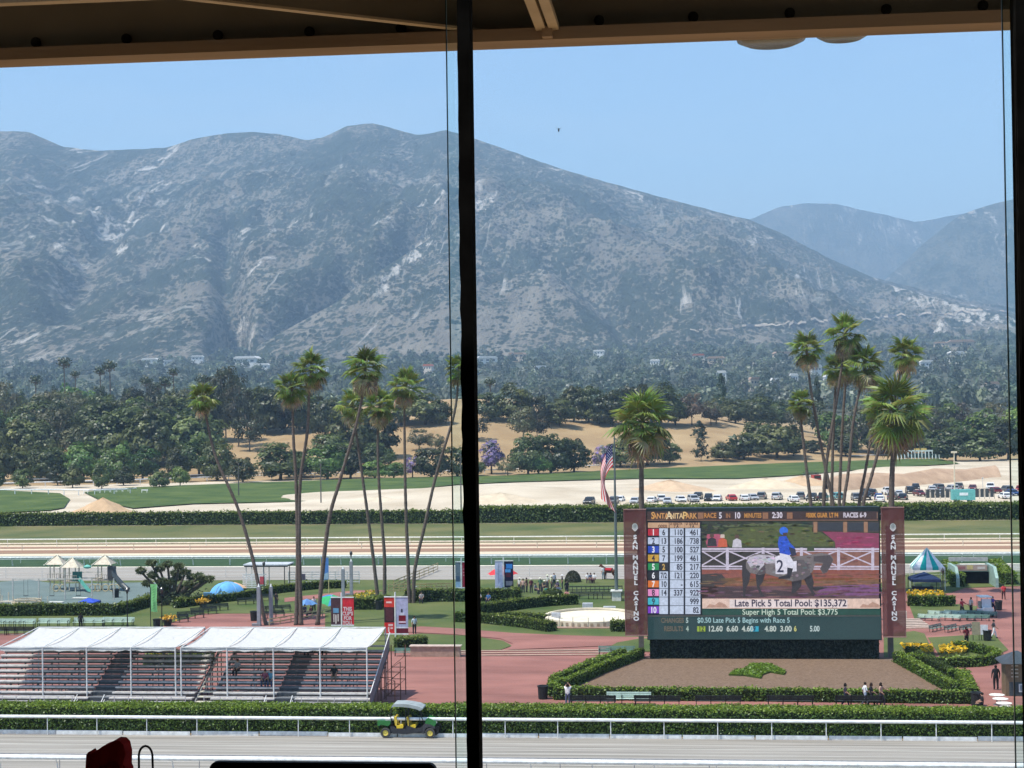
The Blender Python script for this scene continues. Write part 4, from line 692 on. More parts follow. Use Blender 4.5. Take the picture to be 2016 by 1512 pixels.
pg([(1150, 470), (1190, 478), (1170, 545), (1090, 550), (1092, 535), (1150, 520)], K+11, (36, 34, 42), pic); pg([(1095, 374), (1160, 378), (1198, 440), (1186, 470), (1150, 455), (1112, 405)], K+12, (228, 226, 244), pic)
pg([(1095, 262), (1142, 255), (1166, 300), (1200, 335), (1204, 372), (1160, 386), (1100, 372), (1086, 310)], K+13, (34, 82, 206), pic); pg([(1160, 330), (1205, 345), (1212, 385), (1180, 395)], K+14, (40, 44, 74), pic)
pg([(1126+32*math.cos(t)*.92, 222+28*math.sin(t)) for t in np.linspace(0, 6.1, 14)], K+14, (40, 108, 226), pic); pg([(1118, 236), (1150, 232), (1150, 256), (1125, 258)], K+15, (74, 50, 48), pic); pg([(1288, 330), (1330, 330), (1336, 360), (1284, 362)], K+6, (60, 74, 44), pic); pg([(1300, 605), (1425, 610), (1340, 632)], K+5, (40, 36, 40), pic)
pr = random.Random(12)
def blotch(poly, n, k, cols, sx, sy, jit=14):                 # the broken-up tones of a video frame
    xs, ys = [p[0] for p in poly], [p[1] for p in poly]; done = 0
    while done < n:
        x, y = pr.uniform(min(xs), max(xs)), pr.uniform(min(ys), max(ys))
        if not inside((x, y), poly): continue
        done += 1; c_ = pr.choice(cols); c_ = tuple(max(4, min(250, v+pr.uniform(-jit, jit))) for v in c_); a_ = pr.uniform(.4, 1.3); pg([(x+sx*a_*math.cos(t)*pr.uniform(.6, 1.1), y+sy*a_*math.sin(t)*pr.uniform(.6, 1.1)) for t in np.linspace(0, 5.3, 6)], k, c_, pic)
blotch([(572, 165), (1310, 165), (1330, 195), (1050, 185), (760, 200), (640, 240), (572, 330)], 90, K+2.3, [(36, 46, 32), (58, 70, 44), (30, 36, 30), (80, 92, 60)], 22, 7); blotch([(760, 215), (1050, 195), (1320, 205), (1460, 300), (1470, 325), (780, 325)], 110, K+1.6, [(70, 80, 40), (92, 100, 54), (56, 64, 36), (104, 110, 62)], 26, 7); blotch([(1400, 235), (1770, 246), (1770, 340), (1490, 335)], 26, K+1.6, [(150, 56, 94), (170, 66, 108), (138, 50, 84)], 40, 6, 8)
blotch([(572, 495), (1775, 495), (1775, 600), (572, 600)], 90, K+1.4, [(138, 84, 70), (120, 88, 64), (150, 96, 80), (108, 74, 58)], 60, 5, 9); blotch([(572, 600), (1775, 595), (1775, 680), (572, 680)], 90, K+1.5, [(98, 70, 74), (118, 84, 84), (80, 58, 62), (122, 84, 112)], 60, 5, 9); blotch([(572, 350), (1180, 350), (1180, 485), (572, 485)], 60, K+1.5, [(48, 46, 40), (70, 60, 50), (40, 38, 36)], 24, 8, 8); blotch([(1200, 360), (1770, 360), (1770, 480), (1200, 480)], 40, K+1.5, [(132, 90, 80), (150, 104, 90), (120, 80, 76)], 36, 7, 8)
blotch([(880, 420), (940, 390), (1180, 405), (1300, 395), (1310, 480), (1255, 540), (1190, 555), (1110, 535), (1000, 505), (900, 495)], 70, K+9.4, [(120, 113, 116), (142, 135, 140), (98, 91, 95), (80, 73, 78)], 16, 9); blotch([(885, 430), (900, 405), (1050, 395), (1066, 435), (1000, 445), (900, 465)], 26, K+9.6, [(200, 194, 208), (180, 174, 188), (214, 208, 222)], 18, 7); blotch([(1095, 268), (1140, 262), (1160, 300), (1196, 340), (1160, 380), (1100, 366)], 22, K+13.5, [(30, 74, 190), (48, 104, 226), (24, 58, 160)], 11, 7)
pic.build('race_picture', EM, board)
cap = MB(); q4(575, 684, 1780, 752, 4, (232, 200, 186), cap); q4(760, 690, 1560, 746, 5, (238, 222, 222), cap); q4(575, 756, 1785, 796, 4, (18, 72, 58), cap)
for x0 in (600, 1640): pg([(x0, 745), (x0+25, 720), (x0+60, 728), (x0+90, 706), (x0+130, 722), (x0+150, 745)], 6, (190, 150, 132), cap)
q4(540, 872, 596, 908, 4, (150, 176, 50), cap); q4(900, 872, 958, 908, 4, (40, 160, 190), cap); cap.build('caption_band', EM, board)
def text(s, size, x, z, y, parent, mt, col, name='lettering', ax='CENTER', sx=1.0, bold=0.0):
    cu = bpy.data.curves.new('t', 'FONT'); cu.body = s; cu.size = size; cu.align_x = ax; cu.align_y = 'CENTER'; cu.offset = bold; cu.resolution_u = 3; o = bpy.data.objects.new('t', cu); me = bpy.data.meshes.new_from_object(o); bpy.data.objects.remove(o); bpy.data.curves.remove(cu); me.materials.clear(); me.materials.append(mt)
    at = me.color_attributes.new('Col', 'FLOAT_COLOR', 'CORNER'); at.data.foreach_set('color', np.tile([*col, 1.0], len(me.loops)).ravel()); t = link(name, me, parent, (x, y, z)); t.rotation_euler = (R_(90), 0, 0); t.scale = (sx, 1, 1); return t
def stext(s, zx, zy, px, c, ax='CENTER', sx=.74, k=6, bold=.02):
    p = loc(S(zx, zy, k)); return text(s, px*.2897*YS/FOC*1.42, p.x, p.z, p.y, board, EM, lin(*c), ax=ax, sx=sx, bold=bold)
stext('S', 240, 122, 46, (214, 160, 84), sx=.8); stext('ANTA', 292, 124, 36, (206, 150, 84), sx=.75); stext('A', 350, 121, 50, (236, 214, 176), sx=.85); stext('NITA', 400, 124, 36, (224, 190, 140), sx=.75); stext('P', 456, 122, 48, (230, 190, 120), sx=.85); stext('ARK', 500, 124, 36, (206, 150, 84), sx=.75)
stext('RACE', 628, 121, 32, (190, 130, 62)); stext('5', 698, 121, 40, (220, 214, 230)); stext('IN', 750, 122, 28, (160, 112, 74)); stext('10', 812, 121, 40, (222, 214, 230)); stext('MINUTES', 918, 121, 30, (190, 134, 62), sx=.66); stext('2:30', 1084, 119, 38, (224, 216, 232)); stext('$500K GUAR  LT P4', 1388, 119, 30, (206, 144, 60), sx=.58); stext('RACES 6-9', 1610, 118, 32, (214, 206, 222))
stext('ODDS', 305, 194, 20, (120, 84, 60)); stext('$1 EXACTA', 398, 176, 15, (120, 84, 60)); stext('7 A', 398, 194, 20, (80, 60, 50)); stext('$1 DOUBLE', 505, 176, 15, (120, 84, 60)); stext('7 A', 505, 194, 20, (80, 60, 50))
od = ['6', '13', '5', '7', '2', '7/2', '10', '14', '', '']; d1 = ['110', '186', '100', '199', '85', '121', '-', '337', '', '']; d2 = ['461', '738', '527', '461', '217', '220', '615', '922', '999', '82']
for i in range(10):
    y = 236+i*58.6; stext(str(i+1), 243, y, 40, (240, 240, 250) if i not in (1, 3, 7, 8) else (40, 36, 60)); stext(od[i], 313, y, 38, (28, 30, 46) if i != 4 else (210, 170, 90), sx=.62 if len(od[i]) > 2 else .74) if od[i] else None
    stext(d1[i], 442, y, 38, (40, 42, 62), 'RIGHT') if d1[i] else None; stext(d2[i], 552, y, 38, (40, 42, 62), 'RIGHT')
stext('2', 1102, 466, 82, (44, 44, 74), k=16, sx=.85); stext('Late Pick 5 Total Pool: $135,372', 1172, 716, 46, (46, 34, 66), sx=.86, bold=.02); stext('Super High 5 Total Pool: $3,775', 1170, 776, 38, (206, 222, 206), sx=.9, bold=.006)
stext('CHANGES', 372, 833, 32, (104, 94, 78)); stext('5', 472, 833, 34, (176, 196, 196)); stext('$0.50 Late Pick 5 Begins with Race 5', 540, 832, 34, (170, 208, 214), 'LEFT', .86, bold=.006); stext('RESULTS', 380, 890, 32, (104, 94, 78)); stext('4', 474, 890, 34, (170, 190, 180)); stext('12', 568, 890, 34, (60, 66, 20)); stext('12.60  6.60  4.60', 612, 890, 36, (196, 206, 200), 'LEFT', .88); stext('9', 928, 890, 34, (16, 50, 80)); stext('4.80  3.00', 998, 890, 36, (196, 206, 200), 'LEFT', .88); stext('6', 1206, 890, 34, (206, 202, 120)); stext('5.00', 1338, 890, 36, (190, 206, 206))
# banner pillars, thin mesh cloth that lets a little of the view through
mm = bpy.data.materials.new('mesh_banner'); mm.use_nodes = True; n = mm.node_tree.nodes; L = mm.node_tree.links; tr = n.new('ShaderNodeBsdfTransparent'); mx = n.new('ShaderNodeMixShader'); mx.inputs[0].default_value = .13; n['Principled BSDF'].inputs['Base Color'].default_value = (.125, .036, .034, 1); n['Principled BSDF'].inputs['Roughness'].default_value = .9
L.new(n['Principled BSDF'].outputs[0], mx.inputs[1]); L.new(tr.outputs[0], mx.inputs[2]); L.new(mx.outputs[0], n['Material Output'].inputs[0])
for (ul, ut, ur, vb, ub) in ((1228, 1003, 1271, 1251, 1236), (1735, 999, 1779, 1254, 1742)):
    a = AT(ul, ut, YS-.35); c_ = AT(ur, ut, YS-.35); e = AT(ub, vb, YS-.35); wd = c_[0]-a[0]; xm = (a[0]+c_[0])/2; side_ = 'left' if ul < 1500 else 'right'
    o = thing('banner_pillar', f'tall dark red vertical banner on the {side_} of the giant screen', 'banner', (xm, YS-.35, 0), 0, 'banners beside the screen'); b = MB(); nz_ = 12; hh = a[2]-e[2]
    P = [(wd*(i-.5), .03*math.sin(j*1.3+i*2), e[2]+hh*j/nz_) for j in range(nz_+1) for i in (0, .5, 1)]; F = [(j*3+i, j*3+i+1, j*3+i+4, j*3+i+3) for j in range(nz_) for i in (0, 1)]; b.add(P, F, (.2, .06, .055)); b.build('cloth', mm, o)
    for z in (e[2], a[2]): b = MB(); b.bar((-wd/2-.05, 0, z), (wd/2+.05, 0, z), .09, col=(.35, .20, .17)); b.build('cross_bar', PAINT, o)
    for s in (-1, 1): b = MB(); b.bar((s*wd/2, .04, e[2]), (s*wd/2, .04, a[2]), .07, col=(.22, .10, .09)); b.build('side_pole', PAINT, o)
    vs_ = [1064, 1078, 1093, None, 1110, 1124, 1138, 1151, 1165, 1177, None, 1182]; letters = 'SAN MANUEL CASINO'; z0 = AT(ul, 1057, YS)[2]; z1 = AT(ul, 1217, YS)[2]; n_l = len(letters); wht = (.82, .80, .78)
    for i, ch in enumerate(letters):
        if ch != ' ': text(ch, .47, 0, z0+(z1-z0)*i/(n_l-1), -.09, o, MATTE, wht, sx=1.25, bold=.022)
    zc_ = AT(ul, 1037, YS)[2]; b = MB(); b.poly([(.24*math.cos(t), -.09, zc_+.06+.26*math.sin(t)) for t in np.linspace(0, 6.1, 14)], (.55, .58, .54)); b.poly([(-.28, -.085, zc_-.05), (-.16, -.085, zc_-.26), (0, -.085, zc_-.38), (.16, -.085, zc_-.26), (.28, -.085, zc_-.05)], (.78, .72, .68)); b.poly([(.15*math.cos(t), -.1, zc_+.1+.18*math.sin(t)) for t in np.linspace(0, 6.1, 12)], (.33, .36, .34)); b.build('crest', MATTE, o)
# ================================================================ GRANDSTAND BLEACHERS
AL, AW, AD, SC = (.62, .62, .60), (.72, .71, .68), (.10, .105, .11), (.16, .085, .06)
Y0B = 115.6
def bleacher(label, x0, x1, aisle, canopy, clabel, right_end=False, stairs_end=None):
    o = thing('bleacher', label, 'bleacher', (x0, Y0B, 0), 0, 'spectator bleachers'); Lx = x1-x0; a0, a1 = aisle[0]-x0, aisle[1]-x0; rows = 11
    pl = {}
    for i in range(rows):
        y = .5+i*.68; z = .62+i*.285
        for s0, s1 in ((0, a0), (a1, Lx)):
            if s1-s0 < .3: continue
            for k, (nm, dy, dz, dd, hh, c_) in enumerate((('seat_plank', .18, .30, .28, .10, (.58, .55, .52)), ('foot_plank', -.18, 0, .56, .06, (.40, .38, .36)))):
                key = (nm, round(s1-s0, 3))
                if key not in pl: b = MB(); b.box(0, 0, 0, s1-s0, dd, hh, col=c_); pl[key] = b.mesh(nm, METAL if False else PAINT)
                link(nm, pl[key], o, ((s0+s1)/2, y+dy, z+dz))
        for s0, s1 in ((0, a0), (a1, Lx)):
            if s1-s0 < .3: continue
            key = ('shade_strip', round(s1-s0, 3))
            if key not in pl: b = MB(); b.box(0, 0, 0, s1-s0, .03, .15, col=(.13, .125, .12)); pl[key] = b.mesh('shade_strip', PAINT)  # dark strip added per row to stand for the shade under the seats
            link('shade_strip', pl[key], o, ((s0+s1)/2, y-.44, z-.11))
        if a1-a0 > .2:
            key = ('step', 0)
            if key not in pl: b = MB(); b.box(0, 0, 0, a1-a0, .66, .06, col=(.16, .17, .18)); b.box(0, -.32, -.13, a1-a0, .03, .22, col=(.07, .075, .08)); pl[key] = b.mesh('stair_step', PAINT)  # aisle steps coloured dark to stand for the canopy's shade
            link('stair_step', pl[key], o, ((a0+a1)/2, y, z+.02))
    # frame under the seats
    me = {}
    nst = max(3, int(Lx/2.1))
    for j in range(nst+1):
        x = j*Lx/nst
        for i in range(0, rows+1, 2):
            y = .4+i*.68; z = .5+i*.285; b = MB(); b.bar((0, 0, 0), (0, 0, z), .06, col=SC); k = ('p', i)
            if k not in me: me[k] = b.mesh('frame_post', PAINT)
            link('frame_post', me[k], o, (x, y, 0))
        if 'b' not in me: b = MB(); b.bar((0, .3, .42), (0, .4+rows*.68, .5+rows*.285-.12), .07, .1, col=(.13, .12, .115)); me['b'] = b.mesh('stringer', PAINT); b = MB(); b.bar((0, .4, .1), (0, .4+10*.68, 2.6), .04, col=SC); b.bar((0, .4+10*.68, .1), (0, 3.2, 1.5), .04, col=SC); me['c'] = b.mesh('cross_brace', PAINT)
        link('stringer', me['b'], o, (x+.03, 0, 0))
        if j in (0, nst): link('cross_brace', me['c'], o, (x-.05, 0, 0))
    # front walkway, rails
    b = MB(); b.box(Lx/2, -.55, .42, Lx, 1.0, .05, col=(.45, .44, .42)); b.build('walkway', PAINT, o)
    for z in (.62, 1.0, 1.38):
        for s0, s1 in ((0, a0-.4), (a1+.4, Lx)):
            if s1-s0 > .5: b = MB(); b.bar((s0, -1.0, z), (s1, -1.0, z), .05, .055, col=AW); b.build('guard_rail', PAINT, o)
    for j in range(nst*2+1):
        x = j*Lx/nst/2
        if not (a0-.4 < x < a1+.4):
            if 'g' not in me: b = MB(); b.bar((0, -1.0, 0), (0, -1.0, 1.4), .045, col=AL); me['g'] = b.mesh('guard_post', PAINT)
            link('guard_post', me['g'], o, (x, 0, 0))
    if a1-a0 > .2:
        for xx in (a0-.2, a1+.2):
            b = MB(); b.bar((xx, -1.9, .85), (xx, -.9, 1.45), .05, col=AL); b.bar((xx, -1.9, .5), (xx, -.9, 1.1), .04, col=AL); b.bar((xx, -1.9, 0), (xx, -1.9, .85), .05, col=AL); b.build('hand_rail', PAINT, o)
        for k in range(2): b = MB(); b.box((a0+a1)/2, -1.35-.35*k, .30-.16*k, a1-a0, .34, .05, col=AW); b.build('stair_step', PAINT, o)
    # back rail
    for z in (.45, .9): b = MB(); b.bar((0, .55+rows*.68, .5+rows*.285+z), (Lx, .55+rows*.68, .5+rows*.285+z), .045, col=(.2, .19, .18)); b.build('back_rail', PAINT, o)
    if right_end:
        for xx in (Lx,):
            b = MB(); b.add([(xx+.02, -.1, .3), (xx+.02, .5+rows*.68, .35+rows*.285), (xx+.02, .5+rows*.68, 1.6+rows*.285), (xx+.02, -.1, 1.5)], [(0, 1, 2, 3)], (.17, .18, .20)); b.build('side_screen', PAINT, o)
            b = MB(); b.bar((xx+.05, -.1, 1.5), (xx+.05, .5+rows*.68, 1.6+rows*.285), .06, col=AL); b.build('side_rail', PAINT, o)
        for yy in (3.2, 5.6, 7.9):
            for xx in (Lx+.15, Lx+1.25): b = MB(); b.bar((xx, yy, 0), (xx, yy, .5+.42*yy), .07, col=SC); b.build('scaffold_post', PAINT, o)
            b = MB()
            for k in range(3): z = .3+k*.9; b.bar((Lx+.15, yy, z), (Lx+1.25, yy, z), .05, col=SC); b.bar((Lx+.15, yy, z), (Lx+1.25, yy, min(z+.9, .5+.42*yy)), .035, col=SC)
            b.build('scaffold_brace', PAINT, o)
    # canopy: its own thing
    c0, c1 = canopy; cx = (c0+c1)/2; o2 = thing('shade_canopy', clabel, 'canopy', (c0, Y0B, 0), 0, 'white bleacher canopies'); W = c1-c0; zf, zk = 4.55, 5.0; yf, yb = 1.2, 8.7; nb = 4; sk = 1.05
    for j in range(nb):
        xa, xb = W*j/nb+.012, W*(j+1)/nb-.012; b = MB(); N_ = 8; P = []; F = []
        for a in range(N_+1):
            for e in range(N_+1):
                s, t = a/N_, e/N_; x = xa+(xb-xa)*s; P.append((x+sk*0*t, yf+(yb-yf)*t, zf+(zk-zf)*t - .22*math.sin(math.pi*t) - .06*math.sin(math.pi*s)))
        for a in range(N_):
            for e in range(N_): i0 = a*(N_+1)+e; F.append((i0, i0+N_+1, i0+N_+2, i0+1))
        P += [(P[a*(N_+1)][0], P[a*(N_+1)][1]-.01, P[a*(N_+1)][2]-.2-.05*math.sin(a*2.2+j)) for a in range(N_+1)]; base_ = (N_+1)**2
        F += [(a*(N_+1), base_+a, base_+a+1, (a+1)*(N_+1)) for a in range(N_)]
        b.add(P, F, (.54, .53, .50)); b.build('canopy_panel', CANV, o2, smooth=True)
    for j in range(nb+1):
        x = W*j/nb
        b = MB(); b.tube([(x, yf, 0), (x, yf, zf)], .055, 8, AW); b.build('front_post', PAINT, o2)
        b = MB(); b.tube([(x, yb, 0), (x, yb, zk)], .055, 8, AL); b.build('rear_post', PAINT, o2)
        b = MB(); b.bar((x, yf, zf+.02), (x, yb, zk+.02), .05, col=AW); b.build('rafter', PAINT, o2)
    for yy, zz in ((yf, zf), (yb, zk)): b = MB(); b.bar((0, yy, zz+.03), (W, yy, zz+.03), .08, col=AW); b.build('edge_beam', PAINT, o2)
    return o
CANV = MATS.setdefault('canvas', None) or bpy.data.materials.new('canvas'); CANV.use_nodes = True; n = CANV.node_tree.nodes; L = CANV.node_tree.links; n.remove(n['Principled BSDF']); at = n.new('ShaderNodeAttribute'); at.attribute_name = 'Col'; d_ = n.new('ShaderNodeBsdfDiffuse'); t_ = n.new('ShaderNodeBsdfTranslucent'); mx = n.new('ShaderNodeMixShader'); mx.inputs[0].default_value = .05
for a_ in (d_, t_): L.new(at.outputs[0], a_.inputs[0])
tcc = n.new('ShaderNodeTexCoord'); nzc = n.new('ShaderNodeTexNoise'); nzc.inputs['Scale'].default_value = .9; nzc.inputs['Detail'].default_value = 5; nzc.inputs['Distortion'].default_value = 1.0; L.new(tcc.outputs['Object'], nzc.inputs[0]); bpc = n.new('ShaderNodeBump'); bpc.inputs['Distance'].default_value = .18; L.new(nzc.outputs[0], bpc.inputs['Height']); L.new(bpc.outputs[0], d_.inputs['Normal']); L.new(d_.outputs[0], mx.inputs[1]); L.new(t_.outputs[0], mx.inputs[2]); L.new(mx.outputs[0], n['Material Output'].inputs[0]); MATS['canvas'] = CANV
xb = lambda u, v, Y: AT(u, v, Y)[0]
YM = Y0B+1.2
bleacher('left white-canopied metal bleacher with a middle stair darkened for shade', xb(-50, 1330, 117), xb(384, 1330, 117), (xb(180, 1350, 117), xb(222, 1350, 117)), (xb(0, 1277, YM)-.1, xb(345, 1277, YM)), 'long white canopy over the left bleacher')
bleacher('right white-canopied metal bleacher ending in brown scaffold', xb(420, 1330, 117), xb(735, 1330, 117), (xb(545, 1350, 117), xb(585, 1350, 117)), (xb(356, 1274, YM), xb(722, 1274, YM)), 'long white canopy over the right bleacher', True)
# pale open stair between the two bleachers
xs0, xs1 = xb(386, 1330, 117)+.05, xb(420, 1330, 117)-.05; o = thing('bleacher_stair', 'pale sunlit stair between the two bleachers', 'stairs', ((xs0+xs1)/2, Y0B, 0)); me = None
for i in range(13):
    b = MB(); b.box(0, 0, 0, xs1-xs0, .42, .07, col=(.66, .62, .50)); me = me or b.mesh('stair_step', PAINT); link('stair_step', me, o, (0, .4+i*.6, .35+i*.27))
for s in (-1, 1): b = MB(); b.bar((s*(xs1-xs0)/2, 0, .2), (s*(xs1-xs0)/2, 8, 3.6), .06, .2, col=(.3, .3, .3)); b.build('stringer', PAINT, o)
for s in (-1, 1):
    for y in (.3, 7.8): b = MB(); b.bar((s*(xs1-xs0)/2, y, 0), (s*(xs1-xs0)/2, y, .3+.425*y), .06, col=SC); b.build('frame_post', PAINT, o)
# ================================================================ UTILITY VEHICLE
GRN, YEL, BLK, GRY = (.02, .16, .035), (.72, .52, .05), (.012, .012, .013), (.06, .06, .065)
p = G(759, 1453); uv = thing('utility_vehicle', 'green crew utility vehicle with yellow seats and grey roof on the track', 'utility vehicle', (p[0], p[1]+.75, 0)); HW = .72
def U2(zx, zy): return ((zx-440)*.002955, (955-zy)*.002955)
def wheel(parent, x, y, r, wdt, rim, sgn, tcol=(.03, .03, .03)):
    b = MB(); prof = [(r*.62, -wdt/2), (r*.95, -wdt/2), (r, -wdt*.3), (r, wdt*.3), (r*.95, wdt/2), (r*.62, wdt/2)]; P = []; F = []; n = 22
    for rr, yy in prof:
        for k in range(n): t = 2*math.pi*k/n; P.append((rr*math.cos(t), yy, rr*math.sin(t)))
    for i in range(len(prof)-1):
        for k in range(n): F.append((i*n+k, i*n+(k+1) % n, (i+1)*n+(k+1) % n, (i+1)*n+k))
    b.add(P, F, tcol); o = b.build('wheel', MATTE, parent, (x, y, r)); b = MB(); P = []
    for rr, yy in ((r*.63, 0), (r*.55, sgn*wdt*.38), (r*.25, sgn*wdt*.30), (.001, sgn*wdt*.42)):
        for k in range(n): t = 2*math.pi*k/n; P.append((rr*math.cos(t), yy, rr*math.sin(t)))
    b.add(P, [(i*n+k, i*n+(k+1) % n, (i+1)*n+(k+1) % n, (i+1)*n+k) for i in range(3) for k in range(n)], rim); b.build('rim', GLOSS, o); return o
for x in (0, 3.0):
    for sgn in (-1, 1): wheel(uv, x, sgn*(HW-.05), .335, .27, (.72, .56, .10), sgn, (.085, .08, .075))
b = MB(); bed = [U2(*q) for q in ((258, 690), (258, 572), (560, 572), (545, 650), (500, 690), (330, 655), (300, 690))]; b.side(bed, -HW, HW, GRN); b.build('cargo_box', GLOSS, uv)
b = MB(); b.side([U2(*q) for q in ((430, 570), (590, 520), (600, 565), (560, 575))], -HW+.08, HW-.08, (.35, .36, .34)); b.build('box_cover', PAINT, uv)
b = MB(); b.side([U2(*q) for q in ((540, 700), (610, 690), (680, 750), (890, 750), (920, 690), (960, 690), (1150, 745), (1220, 740), (1300, 660), (1340, 640), (1360, 720), (1290, 840), (1200, 830), (920, 870), (620, 860), (560, 820))], -HW+.04, HW-.04, (.035, .036, .04)); b.build('chassis', PAINT, uv)
b = MB(); b.side([U2(*q) for q in ((1345, 640), (1360, 540), (1405, 508), (1500, 535), (1585, 585), (1598, 625), (1560, 690), (1470, 650), (1400, 640))], -HW+.02, HW-.02, GRN); b.build('hood', GLOSS, uv)
b = MB(); b.side([U2(*q) for q in ((1290, 690), (1330, 630), (1420, 640), (1560, 690), (1570, 740), (1530, 745), (1440, 700), (1350, 740), (1320, 850), (1280, 850))], -HW, HW, (.05, .05, .055)); b.build('front_fender', PAINT, uv)
b = MB(); b.side([U2(*q) for q in ((1560, 690), (1660, 700), (1640, 850), (1580, 900), (1550, 860))], -HW+.1, HW-.1, BLK); b.build('front_bumper', PAINT, uv)
for x0 in (680, 965):
    for s in (-.36, .36):
        b = MB(); b.side([U2(*q) for q in ((x0, 680), (x0+150, 660), (x0+165, 690), (x0+150, 740), (x0+10, 745))], s-.27, s+.27, YEL); st = b.build('seat', CLOTH, uv)
        b = MB(); b.side([U2(*q) for q in ((x0-55, 500), (x0, 495), (x0+25, 600), (x0+10, 690), (x0-25, 680))], s-.25, s+.25, (.62, .46, .07)); b.build('backrest', CLOTH, uv)
b = MB(); b.side([U2(*q) for q in ((575, 275), (600, 225), (640, 195), (820, 190), (1000, 202), (1180, 240), (1285, 285), (1295, 305), (1225, 345), (1180, 318), (1000, 275), (820, 258), (640, 255))], -HW+.02, HW-.02, (.33, .36, .35)); b.build('roof', PAINT, uv)
for y in (-HW+.06, HW-.06):
    for (a, c) in (((600, 250), (550, 440)), ((550, 440), (600, 700)), ((900, 265), (900, 760)), ((960, 265), (985, 690)), ((1240, 330), (1270, 500)), ((1270, 500), (1330, 640))):
        b = MB(); qa, qc = U2(*a), U2(*c); b.tube([(qa[0], y, qa[1]), (qc[0], y, qc[1])], .03, 6, BLK); b.build('roll_bar', PAINT, uv)
b = MB(); b.tube([(U2(1215, 600)[0]+.05*0, -.36+.2*math.cos(t), U2(1215, 560)[1]+.2*math.sin(t)) for t in np.linspace(0, 6.28, 15)], .018, 5, BLK); b.build('steering_wheel', PAINT, uv)
for y in (-.45, .45): b = MB(); b.lathe([(.08, 0), (.07, .03), (.02, .035)], 10, col=(.7, .7, .66)); h = b.build('headlight', GLOSS, uv, (3.41, y, 1.0)); h.rotation_euler = (0, R_(90), 0)
# ================================================================ BENCHES, BINS, PLANTERS
def bench_proto(col, L=2.4):
    o = thing('park_bench', '', 'bench'); b = MB(); b.box(0, 0, 0, L, .10, .03, col=col); sl_ = b.mesh('seat_slat', PAINT); b = MB(); b.box(0, 0, 0, L, .03, .10, col=col); bs = b.mesh('back_slat', PAINT)
    for k in range(4): link('seat_slat', sl_, o, (0, -.16+k*.115, .44))
    for k in range(3): c = link('back_slat', bs, o, (0, .26+k*.03, .56+k*.125)); c.rotation_euler.x = -.18
    b = MB(); b.bar((0, -.18, 0), (0, -.18, .43), .05, col=BLK); b.bar((0, .22, 0), (0, .36, .88), .05, col=BLK); b.bar((0, -.2, .42), (0, .25, .42), .05, col=BLK); b.bar((0, -.2, .62), (0, .28, .64), .05, col=BLK); b.bar((0, -.18, .43), (0, -.2, .62), .04, col=BLK); lg = b.mesh('leg', PAINT)
    for x in ([-L/2+.1, 0, L/2-.1] if L < 3 else np.linspace(-L/2+.1, L/2-.1, 4)): link('leg', lg, o, (x, 0, 0))
    return o
TEAL, DKG = (.30, .42, .36), (.025, .035, .03)
bp = {'t': bench_proto((.46, .58, .50), 3.2), 'd': bench_proto(DKG, 3.2), 'g': bench_proto((.14, .24, .20), 3.2)}; used = set()
def bench(k, u, v, label, rz=0.0, sc=1.0, group='park benches'):
    p = G(u, v)
    if k not in used: used.add(k); o = bp[k]; o.location = p; o.rotation_euler.z = rz; o['label'] = label; o.scale = (sc,)*3
    else: o = dup(bp[k], p, rz, label, sc)
    o['group'] = group; return o
bench('t', 1238, 1387, 'pale green bench standing in front of the mulch bed hedge', 0, 1.02)
for i, u in enumerate((1168, 1294, 1414, 1556, 1690)): bench('d', u, 1392, f'dark bench just behind the near hedge, {nth(i+1)} from left', math.pi, 1.05)
bench('g', 1214, 1292, 'green bench left of the screen base', 0, 1.0); bench('g', 805, 1292, 'green bench beside the right bleacher scaffold', 0, .82)
for i, (u, v, a) in enumerate(((345, 1226, .5), (376, 1218, .5), (402, 1210, .5), (425, 1203, .5), (492, 1190, .45), (522, 1183, .4), (548, 1206, .5), (535, 1217, .5))): bench('d', u, v, f'dark bench along the curved brick path at left, {nth(i+1)} from left', a, .9)
for i, (u, v) in enumerate(((10, 1236), (38, 1236), (105, 1235), (175, 1234), (232, 1233))): bench('t', u, v, f'pale teal bench on the lawn behind the left canopy, {nth(i+1)} from left', 0, 1.05)
for i, (u, v) in enumerate(((5, 1250), (40, 1250))): bench('d', u, v, f'dark bench behind the left canopy corner, {nth(i+1)} from left', math.pi, 1.0)
for i, (u, v) in enumerate(((1150, 1180), (1195, 1180), (1232, 1180))): bench('d', u, v, f'dark bench on the brick strip by the flagpole, {nth(i+1)} from left', 0, 1.0)
for i, (u, v) in enumerate(((1828, 1222), (1848, 1215), (1868, 1222), (1880, 1214), (1898, 1222), (1912, 1214), (1925, 1222), (1940, 1216), (1845, 1242), (1875, 1243), (1905, 1243))): bench('g' if i > 3 else 't', u, v, f'green bench in the cluster below the golf cart, {nth(i+1)} as counted', [-.45, -.4, -.45, -.4, -.35, -.4, -.3, -.4, .9, .9, .9][i], .72)
for i, (u, v) in enumerate(((1828, 1222), (1848, 1215))): pass
for k in list(bp):
    if k not in used: pass
BENCHL = sorted([o for o in bpy.data.objects if o.get('label', '').startswith('green bench in the cluster')], key=lambda o: (round(o.location.y/3), o.location.x))
rowk = {}
for o in BENCHL: rowk.setdefault(round(o.location.y/3), []).append(o)
for r_i, key in enumerate(sorted(rowk)):
    for i, o in enumerate(rowk[key]): o['label'] = f'green bench below the golf cart, {["nearest", "second", "third", "fourth", "last"][min(r_i, 4)]} row, {nth(i+1)} from left'
def lathe_thing(name, label, cat, loc_, prof, col, mt=None, n=18, group=None, z=0):
    b = MB(); b.lathe(prof, n, col=col); o = b.build(name, mt or PAINT, None, (loc_[0], loc_[1], z)); return tag(o, label, cat, group)
